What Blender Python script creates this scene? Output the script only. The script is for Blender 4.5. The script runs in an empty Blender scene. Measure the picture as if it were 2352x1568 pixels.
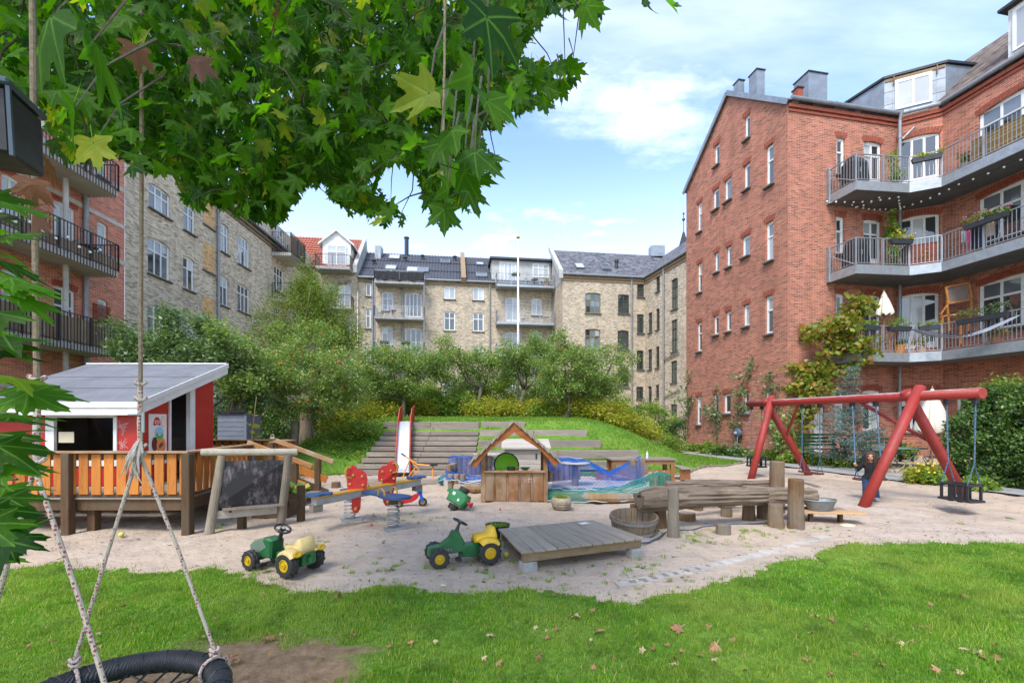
import bpy, math, random
import numpy as np
from mathutils import Vector, Matrix, Euler
random.seed(7)
rng = np.random.default_rng(7)
SC = bpy.context.scene
COL = SC.collection
PI = math.pi
R = math.radians

# ---------------------------------------------------------------- camera
cam_data = bpy.data.cameras.new('camera')
cam_data.sensor_width = 36.0
cam_data.lens = 16.0
cam_data.shift_y = 0.0782
cam_data.clip_start = 0.05
cam_data.clip_end = 600.0
CAM_H = 1.7
cam = bpy.data.objects.new('camera', cam_data)
cam.location = (0, 0, CAM_H)
cam.rotation_euler = (R(90), 0, 0)
COL.objects.link(cam)
SC.camera = cam

# ---------------------------------------------------------------- sky and sun
SUN_ELEV, SUN_AZ = 52.0, 206.0      # azimuth: clockwise from +Y, where the sun stands
world = bpy.data.worlds.new('World')
SC.world = world
world.use_nodes = True
wn, wl = world.node_tree.nodes, world.node_tree.links
wn.clear()
w_out = wn.new('ShaderNodeOutputWorld')
w_bg = wn.new('ShaderNodeBackground')
w_bg.inputs['Strength'].default_value = 0.15
sky = wn.new('ShaderNodeTexSky')
sky.sky_type = 'NISHITA'
sky.sun_disc = False
sky.sun_elevation = R(SUN_ELEV)
sky.sun_rotation = R(SUN_AZ)
sky.air_density = 1.0
sky.dust_density = 1.0
sky.ozone_density = 1.0
w_tc = wn.new('ShaderNodeTexCoord')
# clouds: direction projected on a flat layer high above the yard
w_sep = wn.new('ShaderNodeSeparateXYZ')
wl.new(w_tc.outputs['Generated'], w_sep.inputs[0])
def wmath(op, a, b=None, c=None):
    n = wn.new('ShaderNodeMath'); n.operation = op
    for i, v in enumerate((a, b, c)):
        if v is None: continue
        if isinstance(v, (int, float)): n.inputs[i].default_value = v
        else: wl.new(v, n.inputs[i])
    return n.outputs[0]
w_zc = wmath('MAXIMUM', wmath('ADD', w_sep.outputs['Z'], 0.10), 0.02)
w_cmb = wn.new('ShaderNodeCombineXYZ')
wl.new(wmath('DIVIDE', w_sep.outputs['X'], w_zc), w_cmb.inputs[0])
wl.new(wmath('DIVIDE', w_sep.outputs['Y'], w_zc), w_cmb.inputs[1])
def wnoise(scale, detail, rough, off, sx=1.0):
    m = wn.new('ShaderNodeMapping')
    m.inputs['Location'].default_value = off
    m.inputs['Scale'].default_value = (sx, 1, 1)
    wl.new(w_cmb.outputs[0], m.inputs[0])
    n = wn.new('ShaderNodeTexNoise')
    n.inputs['Scale'].default_value = scale
    n.inputs['Detail'].default_value = detail
    n.inputs['Roughness'].default_value = rough
    wl.new(m.outputs[0], n.inputs['Vector'])
    return n.outputs['Fac']
def wramp(fac, p0, p1, v0=0.0, v1=1.0):
    r = wn.new('ShaderNodeMapRange')
    r.interpolation_type = 'SMOOTHSTEP'
    for k, v in (('From Min', p0), ('From Max', p1), ('To Min', v0), ('To Max', v1)):
        r.inputs[k].default_value = v
    wl.new(fac, r.inputs['Value'])
    return r.outputs[0]
cl_big = wramp(wnoise(1.15, 9, 0.62, (2.91, 1.589, 0.0), 0.6), 0.545, 0.78, 0.0, 0.9)
cl_wisp = wramp(wnoise(0.9, 7, 0.6, (7.3, 2.2, 0.0), 0.35), 0.47, 0.8, 0.0, 0.5)
cl_haze = wramp(w_sep.outputs['Z'], 0.0, 0.55, 0.62, 0.0)
cl = wmath('MAXIMUM', wmath('MAXIMUM', cl_big, cl_wisp), cl_haze)
w_mix = wn.new('ShaderNodeMix'); w_mix.data_type = 'RGBA'
wl.new(cl, w_mix.inputs['Factor'])
w_gain = wn.new('ShaderNodeMix'); w_gain.data_type = 'RGBA'; w_gain.blend_type = 'MULTIPLY'
w_gain.inputs['Factor'].default_value = 1.0
w_gain.inputs['B'].default_value = (.92, .98, 1.02, 1)
wl.new(sky.outputs[0], w_gain.inputs['A'])
wl.new(w_gain.outputs['Result'], w_mix.inputs['A'])
w_mix.inputs['B'].default_value = (5.6, 5.75, 6.0, 1)
wl.new(w_mix.outputs['Result'], w_bg.inputs['Color'])
wl.new(w_bg.outputs[0], w_out.inputs['Surface'])

sun_data = bpy.data.lights.new('sun', 'SUN')
sun_data.energy = 1.5
sun_data.angle = R(18)
sun_data.color = (1.0, 0.95, 0.87)
sun = bpy.data.objects.new('sun', sun_data)
sun.location = (-20, -20, 30)
_sd = Vector((math.sin(R(SUN_AZ)) * math.cos(R(SUN_ELEV)), math.cos(R(SUN_AZ)) * math.cos(R(SUN_ELEV)), math.sin(R(SUN_ELEV))))
sun.rotation_euler = _sd.to_track_quat('Z', 'Y').to_euler()
COL.objects.link(sun)

SC.view_settings.view_transform = 'Standard'
SC.view_settings.look = 'None'
SC.view_settings.gamma = 1.0
SC.view_settings.use_curve_mapping = False
SC.view_settings.exposure = 1.5
SC.cycles.use_denoising = True
try: SC.cycles.denoiser = 'OPENIMAGEDENOISE'
except Exception: pass
SC.cycles.max_bounces = 8
SC.cycles.transparent_max_bounces = 8
SC.cycles.use_adaptive_sampling = True
SC.cycles.caustics_reflective = False
SC.cycles.caustics_refractive = False

# ---------------------------------------------------------------- measuring: photo grid (2352 x 1568) -> metres
FX, CX, HZ = 1045.0, 1176.0, 968.0
def W(x, y, d):
    return Vector(((x - CX) / FX * d, d, CAM_H + (HZ - y) / FX * d))
def G(x, y, z=0.0):
    return W(x, y, (CAM_H - z) * FX / (y - HZ))
def proj(p):
    return (CX + p[0] / p[1] * FX, HZ - (p[2] - CAM_H) / p[1] * FX)

# ---------------------------------------------------------------- mesh building
I4 = Matrix.Identity(4)
def T(x, y=0, z=0):
    return Matrix.Translation(Vector((x, y, z)) if not isinstance(x, Vector) else x)
def RZ(a): return Matrix.Rotation(a, 4, 'Z')
def RX(a): return Matrix.Rotation(a, 4, 'X')
def RY(a): return Matrix.Rotation(a, 4, 'Y')
def SCL(x, y, z): return Matrix.Diagonal((x, y, z, 1))

class MB:
    def __init__(self):
        self.v, self.f, self.uv = [], [], None
    def add(self, vs, fs, m=None):
        k = len(self.v)
        if m is not None: vs = [m @ Vector(p) for p in vs]
        self.v.extend([tuple(p) for p in vs])
        self.f.extend([tuple(i + k for i in f) for f in fs])
        return self
    def box(self, x0, x1, y0, y1, z0, z1, m=None, ch=0.0):
        if ch > 0:
            c = min(ch, (x1-x0)*.3, (y1-y0)*.3, (z1-z0)*.3)
            vs = []
            for z, s in ((z0, c), (z0+c, 0), (z1-c, 0), (z1, c)):
                a, b, e, g = x0+s, x1-s, y0+s, y1-s
                vs += [(a+c*(s==0), e, z), (b-c*(s==0), e, z), (b, e+c*(s==0), z), (b, g-c*(s==0), z), (b-c*(s==0), g, z), (a+c*(s==0), g, z), (a, g-c*(s==0), z), (a, e+c*(s==0), z)]
            fs = [tuple(range(7, -1, -1)), tuple(range(24, 32))]
            for k in range(3):
                for i in range(8):
                    j = (i+1) % 8
                    fs.append((k*8+i, k*8+j, k*8+8+j, k*8+8+i))
            return self.add(vs, fs, m)
        vs = [(x0,y0,z0),(x1,y0,z0),(x1,y1,z0),(x0,y1,z0),(x0,y0,z1),(x1,y0,z1),(x1,y1,z1),(x0,y1,z1)]
        fs = [(0,3,2,1),(4,5,6,7),(0,1,5,4),(1,2,6,5),(2,3,7,6),(3,0,4,7)]
        return self.add(vs, fs, m)
    def beam(self, p0, p1, w, h, up=(0,0,1), ch=0.0):
        p0, p1 = Vector(p0), Vector(p1)
        d = p1 - p0; L = d.length; d = d / L
        up = Vector(up)
        if abs(d.dot(up)) > .98: up = Vector((0,1,0))
        y = up.cross(d).normalized(); z = d.cross(y)
        m = Matrix(((d.x,y.x,z.x,p0.x),(d.y,y.y,z.y,p0.y),(d.z,y.z,z.z,p0.z),(0,0,0,1)))
        return self.box(0, L, -w/2, w/2, -h/2, h/2, m, ch)
    def tube(self, pts, r, n=8, cap=True, closed=False, wob=0.0, squash=1.0):
        pts = [Vector(p) for p in pts]
        N = len(pts)
        rs = r if isinstance(r, (list, tuple)) else [r]*N
        vs, fs = [], []
        up = None
        for i in range(N):
            a = pts[(i-1) % N] if (i > 0 or closed) else pts[i]
            b = pts[(i+1) % N] if (i < N-1 or closed) else pts[i]
            d = (b - a)
            d = d.normalized() if d.length > 1e-9 else Vector((0,0,1))
            if up is None:
                up = Vector((0,0,1)) if abs(d.z) < .9 else Vector((0,1,0))
            s = d.cross(up)
            if s.length < 1e-4: s = d.cross(Vector((1,.3,.2)))
            s.normalize(); up = s.cross(d).normalized()
            for k in range(n):
                t = 2*PI*k/n
                rr = rs[i] * (1 + (random.uniform(-wob, wob) if wob else 0))
                vs.append(pts[i] + s*math.cos(t)*rr + up*math.sin(t)*rr*squash)
        M = N if closed else N-1
        for i in range(M):
            for k in range(n):
                a, b = i*n+k, i*n+(k+1) % n
                c, d2 = ((i+1) % N)*n+(k+1) % n, ((i+1) % N)*n+k
                fs.append((a, d2, c, b))
        if cap and not closed:
            fs.append(tuple(range(n)))
            fs.append(tuple(range((N-1)*n+n-1, (N-1)*n-1, -1)))
        return self.add(vs, fs)
    def lathe(self, prof, n=20, m=None, cap=True):
        vs, fs = [], []
        for (r, z) in prof:
            for k in range(n):
                t = 2*PI*k/n
                vs.append((r*math.cos(t), r*math.sin(t), z))
        for i in range(len(prof)-1):
            for k in range(n):
                fs.append((i*n+k, i*n+(k+1) % n, (i+1)*n+(k+1) % n, (i+1)*n+k))
        if cap:
            if prof[0][0] > 1e-6: fs.append(tuple(range(n-1, -1, -1)))
            if prof[-1][0] > 1e-6: fs.append(tuple(range((len(prof)-1)*n, len(prof)*n)))
        return self.add(vs, fs, m)
    def prism(self, poly, z0, z1, m=None):
        n = len(poly)
        a = sum(poly[i][0]*poly[(i+1) % n][1]-poly[(i+1) % n][0]*poly[i][1] for i in range(n))
        if a < 0: poly = poly[::-1]
        vs = [(p[0], p[1], z0) for p in poly] + [(p[0], p[1], z1) for p in poly]
        fs = [tuple(range(n-1, -1, -1)), tuple(range(n, 2*n))]
        for i in range(n):
            j = (i+1) % n
            fs.append((i, j, n+j, n+i))
        return self.add(vs, fs, m)
    def ball(self, c, r, n=8, m=6, sq=(1,1,1), wob=0):
        vs, fs = [(0,0,-1)], []
        for i in range(1, m):
            t = PI*i/m
            for k in range(n):
                p = 2*PI*k/n
                vs.append((math.sin(t)*math.cos(p), math.sin(t)*math.sin(p), -math.cos(t)))
        vs.append((0,0,1))
        for k in range(n):
            fs.append((0, 1+(k+1) % n, 1+k))
            for i in range(m-2):
                fs.append((1+i*n+k, 1+i*n+(k+1) % n, 1+(i+1)*n+(k+1) % n, 1+(i+1)*n+k))
            fs.append((1+(m-2)*n+k, 1+(m-2)*n+(k+1) % n, len(vs)-1))
        if not isinstance(r, (tuple, list)): r = (r, r, r)
        vs = [(c[0]+p[0]*r[0]*(1+random.uniform(-wob,wob)), c[1]+p[1]*r[1]*(1+random.uniform(-wob,wob)), c[2]+p[2]*r[2]) for p in vs]
        return self.add(vs, fs)
    def quad(self, a, b, c, d):
        return self.add([a, b, c, d], [(0, 1, 2, 3)])
    def mesh(self, name, mat=None, smooth=False, uv=None):
        me = bpy.data.meshes.new(name)
        me.from_pydata(self.v, [], self.f)
        if uv is not None:
            l = me.uv_layers.new(name='UVMap')
            vi = np.empty(len(me.loops), dtype=np.int32)
            me.loops.foreach_get('vertex_index', vi)
            l.data.foreach_set('uv', np.asarray(uv, dtype=np.float32)[vi].ravel())
        if mat is not None: me.materials.append(mat)
        if smooth: me.shade_smooth()
        me.update()
        return me

WM = {}
def link(o, parent=None, mw=None):
    mw = I4.copy() if mw is None else mw
    if parent is not None:
        o.parent = parent
        o.matrix_parent_inverse = WM[parent.name].inverted()
    o.matrix_basis = mw
    COL.objects.link(o)
    WM[o.name] = mw
    return o
def tag(o, label=None, cat=None, group=None, kind=None):
    if label: o['label'] = label
    if cat: o['category'] = cat
    if group: o['group'] = group
    if kind: o['kind'] = kind
    return o
def thing(name, label, cat, loc=(0,0,0), group=None):
    o = bpy.data.objects.new(name, None)
    o.empty_display_size = .2
    link(o, None, T(Vector(loc)))
    return tag(o, label, cat, group)
def part(name, mb, mat, parent=None, mw=None, smooth=False, uv=None):
    me = mb if isinstance(mb, bpy.types.Mesh) else mb.mesh(name, mat, smooth, uv)
    o = bpy.data.objects.new(name, me)
    return link(o, parent, mw)
def place(root, mw):
    """Move a finished thing (built round the origin) to where it stands."""
    root.matrix_basis = mw
    return root
def copy_tree(o, parent=None):
    c = o.copy(); COL.objects.link(c)
    if parent is not None: c.parent = parent
    WM[c.name] = WM[o.name]
    for ch in o.children: copy_tree(ch, c)
    return c
def npmesh(name, verts, faces_flat, loops_per, mat, smooth=False):
    """Fast mesh from numpy: verts (n,3), all faces with loops_per corners."""
    me = bpy.data.meshes.new(name)
    nv, nf = len(verts), len(faces_flat)//loops_per
    me.vertices.add(nv); me.vertices.foreach_set('co', np.asarray(verts, dtype=np.float32).ravel())
    me.loops.add(nf*loops_per); me.loops.foreach_set('vertex_index', np.asarray(faces_flat, dtype=np.int32))
    me.polygons.add(nf)
    me.polygons.foreach_set('loop_start', np.arange(0, nf*loops_per, loops_per, dtype=np.int32))
    if mat: me.materials.append(mat)
    me.update(calc_edges=True)
    if smooth: me.shade_smooth()
    return me

# ---------------------------------------------------------------- materials
MATS = {}
def _nt(name):
    m = bpy.data.materials.new(name); m.use_nodes = True
    nt = m.node_tree
    b = nt.nodes['Principled BSDF']
    return m, nt, b
def rgb(c): return (c[0], c[1], c[2], 1.0)
def s2l(*c):
    return tuple(((v/255)/12.92 if v/255 <= .04045 else ((v/255+.055)/1.055)**2.4) for v in c)
def _noise(nt, vec, scale, detail=4, rough=.6, w=None):
    n = nt.nodes.new('ShaderNodeTexNoise')
    n.inputs['Scale'].default_value = scale; n.inputs['Detail'].default_value = detail; n.inputs['Roughness'].default_value = rough
    if vec is not None: nt.links.new(vec, n.inputs['Vector'])
    return n.outputs['Fac']
def _range(nt, v, a, b, c=0., d=1.):
    r = nt.nodes.new('ShaderNodeMapRange')
    for k, x in (('From Min',a),('From Max',b),('To Min',c),('To Max',d)): r.inputs[k].default_value = x
    nt.links.new(v, r.inputs['Value'])
    return r.outputs[0]
def _mix(nt, fac, a, b, mode='MIX'):
    n = nt.nodes.new('ShaderNodeMix'); n.data_type = 'RGBA'; n.blend_type = mode
    for k, v in (('Factor', fac), ('A', a), ('B', b)):
        if isinstance(v, (int, float)): n.inputs[k].default_value = v
        elif isinstance(v, tuple): n.inputs[k].default_value = rgb(v)
        else: nt.links.new(v, n.inputs[k])
    return n.outputs['Result']
def _bump(nt, b, h, strength, dist=.02):
    n = nt.nodes.new('ShaderNodeBump'); n.inputs['Strength'].default_value = strength; n.inputs['Distance'].default_value = dist
    nt.links.new(h, n.inputs['Height']); nt.links.new(n.outputs[0], b.inputs['Normal'])
def _math(nt, op, a, b=None):
    n = nt.nodes.new('ShaderNodeMath'); n.operation = op
    for i, v in enumerate((a, b)):
        if v is None: continue
        if isinstance(v, (int, float)): n.inputs[i].default_value = v
        else: nt.links.new(v, n.inputs[i])
    return n.outputs[0]
def _objvec(nt, scale=(1,1,1)):
    tc = nt.nodes.new('ShaderNodeTexCoord'); oi = nt.nodes.new('ShaderNodeObjectInfo')
    mp = nt.nodes.new('ShaderNodeMapping'); mp.inputs['Scale'].default_value = scale
    ad = nt.nodes.new('ShaderNodeVectorMath'); ad.operation = 'ADD'
    ml = nt.nodes.new('ShaderNodeMath'); ml.operation = 'MULTIPLY'; ml.inputs[1].default_value = 37.0
    nt.links.new(oi.outputs['Random'], ml.inputs[0])
    nt.links.new(tc.outputs['Object'], mp.inputs[0]); nt.links.new(mp.outputs[0], ad.inputs[0]); nt.links.new(ml.outputs[0], ad.inputs[1])
    return ad.outputs[0], oi.outputs['Random']
def _pos(nt):
    return nt.nodes.new('ShaderNodeNewGeometry').outputs['Position']

def mat(name, col, rough=.6, var=.18, scale=6., bump=.15, metal=0., dark=None, spec=.5, rnd=.0, dist=.02, coat=0.):
    """Plain surface with blotchy wear, fine relief and, when asked, a slight change from copy to copy."""
    if name in MATS: return MATS[name]
    m, nt, b = _nt(name)
    v, r = _objvec(nt)
    n1 = _noise(nt, v, scale, 6, .65); n2 = _noise(nt, v, scale*9, 3, .6)
    d = dark if dark else tuple(c*(1-2.2*var) for c in col)
    c = _mix(nt, _range(nt, n1, .35, .72), tuple(min(1, x*(1+var*.6)) for x in col), d)
    c = _mix(nt, _range(nt, n2, .3, .8, 0, .35*min(1, var*4)), c, tuple(x*.55 for x in col))
    if rnd: c = _mix(nt, 1.0, c, _mix(nt, r, (1-rnd,)*3, (1+rnd*.6,)*3), 'MULTIPLY')
    nt.links.new(c, b.inputs['Base Color'])
    b.inputs['Metallic'].default_value = metal
    b.inputs['Specular IOR Level'].default_value = spec
    nt.links.new(_range(nt, n1, .3, .7, max(.03, rough-.1), min(1, rough+.12)), b.inputs['Roughness'])
    if coat: b.inputs['Coat Weight'].default_value = coat
    if bump: _bump(nt, b, n2, bump, dist)
    MATS[name] = m
    return m

def wood(name, c1, c2, axis='x', rough=.75, grain=14., grey=None, rnd=.25, bump=.35, knots=True):
    """Timber with grain along one local axis, knots, and a shade of its own per piece."""
    if name in MATS: return MATS[name]
    m, nt, b = _nt(name)
    sc = {'x': (.12,1,1), 'y': (1,.12,1), 'z': (1,1,.12)}[axis]
    v, r = _objvec(nt, tuple(s*grain for s in sc))
    v2, _ = _objvec(nt, (1,1,1))
    n1 = _noise(nt, v, 1.0, 8, .7); n2 = _noise(nt, v, 4.5, 4, .7); n3 = _noise(nt, v2, 2.3, 4, .6)
    c = _mix(nt, _range(nt, n1, .3, .7), c1, c2)
    c = _mix(nt, _range(nt, n2, .55, .72, 0, .6), c, tuple(x*.4 for x in c2))
    if grey: c = _mix(nt, _range(nt, n3, .4, .66), c, grey)
    c = _mix(nt, 1.0, c, _mix(nt, r, (1-rnd,)*3, (1+rnd*.5,)*3), 'MULTIPLY')
    nt.links.new(c, b.inputs['Base Color'])
    b.inputs['Roughness'].default_value = rough
    b.inputs['Specular IOR Level'].default_value = .3
    _bump(nt, b, _math(nt, 'ADD', n1, n2), bump, .012)
    MATS[name] = m
    return m

def brick(name, c1, c2, mortar, stain, tone=(1,1,1), soot=.5):
    if name in MATS: return MATS[name]
    m, nt, b = _nt(name)
    uv = nt.nodes.new('ShaderNodeUVMap'); uv.uv_map = 'UVMap'
    def bt(a, bb, off, sq, w=.235, h=.067, ms=.009):
        t = nt.nodes.new('ShaderNodeTexBrick')
        t.offset = .5; t.squash = 1.0
        t.inputs['Scale'].default_value = 1.0
        t.inputs['Brick Width'].default_value = w; t.inputs['Row Height'].default_value = h
        t.inputs['Mortar Size'].default_value = ms; t.inputs['Mortar Smooth'].default_value = .2
        t.inputs['Bias'].default_value = off
        t.inputs['Color1'].default_value = rgb(a); t.inputs['Color2'].default_value = rgb(bb); t.inputs['Mortar'].default_value = rgb(mortar)
        nt.links.new(uv.outputs[0], t.inputs['Vector'])
        return t
    t = bt(c1, c2, -.1, 1)
    t2 = bt((0,0,0), (1,1,1), 0, 1); t2.inputs['Mortar'].default_value = (.5,.5,.5,1)
    sh = nt.nodes.new('ShaderNodeVectorMath'); sh.operation = 'ADD'; sh.inputs[1].default_value = (.235*37, .067*54, 0)
    nt.links.new(uv.outputs[0], sh.inputs[0]); nt.links.new(sh.outputs[0], t2.inputs['Vector'])
    st_ = nt.nodes.new('ShaderNodeMapping'); st_.inputs['Scale'].default_value = (2.2,.22,1); nt.links.new(uv.outputs[0], st_.inputs[0])
    n5 = _noise(nt, st_.outputs[0], 1.0, 6, .65)
    n1 = _noise(nt, uv.outputs[0], .55, 6, .62); n2 = _noise(nt, uv.outputs[0], 3.5, 5, .7); n3 = _noise(nt, uv.outputs[0], 60, 2, .5)
    n4 = _noise(nt, uv.outputs[0], 11., 3, .6)
    c = _mix(nt, _math(nt, 'MULTIPLY', _range(nt, t2.outputs['Color'], .68, .86), _range(nt, n4, .35, .55, .35, 1.)), t.outputs['Color'], _mix(nt, 1.0, t.outputs['Color'], (.40,.38,.40), 'MULTIPLY'))
    c = _mix(nt, _range(nt, t2.outputs['Color'], .30, .08, 0, .45), c, tuple(min(1, x*1.45+.03) for x in c1))
    c = _mix(nt, _range(nt, n5, .5, .72, 0, .45), c, stain)
    c = _mix(nt, _range(nt, n1, .48, .75, 0, soot), c, stain)
    c = _mix(nt, _range(nt, n2, .45, .75, 0, .3), c, _mix(nt, 1.0, c, (.6,.58,.56), 'MULTIPLY'))
    c = _mix(nt, _range(nt, n3, .35, .8, 0, .3), c, mortar)
    nt.links.new(c, b.inputs['Base Color'])
    b.inputs['Roughness'].default_value = .88
    b.inputs['Specular IOR Level'].default_value = .2
    _bump(nt, b, _math(nt, 'ADD', _math(nt, 'MULTIPLY', t.outputs['Fac'], -1.0), _math(nt, 'MULTIPLY', n3, .35)), .3, .012)
    MATS[name] = m
    return m

def leafmat(name, c1, c2, c3=None, rough=.45, trans=.35, share3=.12, spec=.4, tcol=None, patch=None):
    """Foliage: colour changes from leaf to leaf, part of the light comes through."""
    if name in MATS: return MATS[name]
    m, nt, b = _nt(name)
    g = nt.nodes.new('ShaderNodeNewGeometry')
    oi = nt.nodes.new('ShaderNodeObjectInfo')
    ri = _math(nt, 'FRACT', _math(nt, 'ADD', g.outputs['Random Per Island'], oi.outputs['Random']))
    n = _noise(nt, g.outputs['Position'], 1.3, 3, .6)
    c = _mix(nt, ri, c1, c2)
    if c3:
        c = _mix(nt, _range(nt, _math(nt, 'FRACT', _math(nt, 'MULTIPLY', ri, 17.3)), 1-share3, 1-share3+.02), c, c3)
    c = _mix(nt, _range(nt, n, .35, .7, .0, .45), c, tuple(x*.6 for x in c1))
    if patch:
        c = _mix(nt, _range(nt, _noise(nt, g.outputs['Position'], .75, 5, .65), .42, .66, 0, .8), c, patch[0])
        c = _mix(nt, _range(nt, _noise(nt, g.outputs['Position'], 2.6, 4, .6), .5, .7, 0, .75), c, patch[1])
    nt.links.new(c, b.inputs['Base Color'])
    b.inputs['Roughness'].default_value = rough
    b.inputs['Specular IOR Level'].default_value = spec
    tr = nt.nodes.new('ShaderNodeBsdfTranslucent')
    tc = _mix(nt, 1.0, c, tcol if tcol else (1.5, 1.55, .7), 'MULTIPLY')
    nt.links.new(tc, tr.inputs['Color'])
    mx = nt.nodes.new('ShaderNodeMixShader'); mx.inputs[0].default_value = trans
    out = nt.nodes['Material Output']
    nt.links.new(b.outputs[0], mx.inputs[1]); nt.links.new(tr.outputs[0], mx.inputs[2]); nt.links.new(mx.outputs[0], out.inputs['Surface'])
    MATS[name] = m
    return m

def glass(name, col, rough=.04, spec=.9, var=0.0):
    if name in MATS: return MATS[name]
    m, nt, b = _nt(name)
    v, r = _objvec(nt)
    n = _noise(nt, v, 1.1, 3, .5)
    c = _mix(nt, r, tuple(x*.75 for x in col), tuple(min(1,x*1.25) for x in col))
    c = _mix(nt, _range(nt, n, .35, .75, 0, .6), c, tuple(x*.6 for x in col))
    nt.links.new(c, b.inputs['Base Color'])
    b.inputs['Roughness'].default_value = rough
    b.inputs['Specular IOR Level'].default_value = spec
    b.inputs['Coat Weight'].default_value = .6
    b.inputs['Coat Roughness'].default_value = .02
    _bump(nt, b, _noise(nt, v, .9, 2, .5), .05, .05)
    MATS[name] = m
    return m

WHITE = mat('white_paint', (.68,.68,.665), .45, .06, 4, .05)
M_DARK = mat('black_metal', (.02,.021,.024), .45, .1, 6, .05)
M_GALV = mat('galvanised_steel', (.36,.385,.41), .45, .12, 5, .05, metal=.55)
M_ZINC = mat('zinc_sheet', (.27,.30,.335), .5, .16, 2.2, .05, metal=.45)
M_PIPE = mat('grey_pipe', (.25,.265,.28), .5, .12, 5, .05, metal=.3)
M_CONC = mat('concrete', (.33,.325,.31), .9, .2, 5, .3)
M_SILL = mat('slate_sill', (.11,.105,.10), .75, .15, 6, .2)
M_BEIGE_SILL = mat('sandstone_sill', (.26,.23,.19), .85, .2, 6, .2)
M_BRICK_RED = brick('red_brick', s2l(176,98,74), s2l(140,73,55), s2l(174,147,130), s2l(112,72,56), soot=.5)
M_BRICK_LRED = brick('orange_red_brick', s2l(204,106,74), s2l(170,80,54), s2l(194,170,152), s2l(146,82,62), soot=.35)
M_BRICK_YEL = brick('yellow_brick', s2l(198,184,160), s2l(168,152,130), s2l(168,156,140), s2l(134,120,104), soot=.5)
M_BRICK_BUFF = brick('grey_buff_brick', s2l(216,199,174), s2l(182,164,140), s2l(172,160,144), s2l(124,115,105), soot=.5)
M_BRICK_NICHE = brick('clean_buff_brick', s2l(206,166,116), s2l(198,158,110), s2l(190,156,116), s2l(190,150,104), soot=.2)
M_PANES = [glass('pane_dark', (.035,.04,.045)), glass('pane_grey', (.13,.15,.17)), glass('pane_pale', (.42,.44,.46), .25, .5), glass('pane_dim', (.07,.08,.09))]  # pale pane colour paints in sky reflection as well as white curtains
M_WOODWIN_GREEN = mat('green_window_paint', s2l(58,70,54), .5, .15, 5, .05)
M_WOODWIN_OLIVE = mat('olive_window_paint', s2l(118,116,84), .5, .12, 5, .05)
# ================================================================= the ground
def sst(a, b, x):
    t = np.clip((np.asarray(x, dtype=float)-a)/(b-a), 0, 1)
    return t*t*(3-2*t)
PATH_Y = [-5, 5, 9.5, 11, 12.5, 15, 18, 25, 60]
PATH_X = [12.6, 11.5, 10.95, 10.7, 10.25, 9.85, 9.2, 8.2, 3.2]
def path_x(y): return np.interp(y, PATH_Y, PATH_X)
def vnoise(x, y, s, seed=0):
    """smooth value noise on numpy arrays"""
    x = np.asarray(x, dtype=float)/s+seed*13.7; y = np.asarray(y, dtype=float)/s+seed*7.1
    xi, yi = np.floor(x), np.floor(y); fx, fy = x-xi, y-yi
    fx = fx*fx*(3-2*fx); fy = fy*fy*(3-2*fy)
    def h(a, b):
        t = np.sin(a*127.1+b*311.7)*43758.5453
        return t-np.floor(t)
    return (h(xi,yi)*(1-fx)+h(xi+1,yi)*fx)*(1-fy)+(h(xi,yi+1)*(1-fx)+h(xi+1,yi+1)*fx)*fy
def gz(x, y, rough=True):
    x = np.asarray(x, dtype=float); y = np.asarray(y, dtype=float)
    gx = sst(-10.2, -5.0, x)*(1-sst(2.8, 8.6, x))
    y0 = 15.0-1.2*sst(-5.2, -7.2, x)*1.0-1.0*(1-sst(-9, -5.5, x))
    fy = np.clip((y-y0)/3.3, 0, 1)*.90+sst(17.8, 20.0, y)*.10
    z = 1.86*gx*fy*(1-.6*sst(25, 33, y))
    d = x-path_x(y)
    z = z+.10*sst(-1.8, 0, d)+.22*sst(1.3, 2.3, d)
    z = z-.15*sst(-5.25,-5.0,x)*(1-sst(-1.35,-1.2,x))*sst(14.8,15.0,y)*(1-sst(17.5,17.8,y))
    z = z+.10*np.exp(-((x+2.3)**2+(y-7.2)**2)/1.0)*0.6
    if rough:
        z = z+(vnoise(x, y, .55, 1)-.5)*.036+(vnoise(x, y, .22, 2)-.5)*.024-.022*sst(.66, .84, vnoise(x, y, .19, 51))-.06*np.exp(-((x-8.45)/.45)**2-((y-8.6)/.35)**2)-.05*np.exp(-((x-8.2)/.5)**2-((y-12.1)/.35)**2)
    return z
def gzf(x, y): return float(gz(x, y, False))
def GG(x, y, lift=0.0):
    """photo point -> the spot on the (uneven) ground it shows"""
    z = 0.0
    for _ in range(30):
        p = G(x, y, z); z = .5*z+.5*gzf(p.x, p.y)
    p = G(x, y, z); p.z += lift
    return p
def inpoly(px, py, poly):
    poly = np.asarray(poly, dtype=float)
    ins = np.zeros(len(px), dtype=bool)
    j = len(poly)-1
    for i in range(len(poly)):
        xi, yi = poly[i]; xj, yj = poly[j]
        c = ((yi > py) != (yj > py)) & (px < (xj-xi)*(py-yi)/(yj-yi+1e-12)+xi)
        ins ^= c; j = i
    return ins

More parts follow.
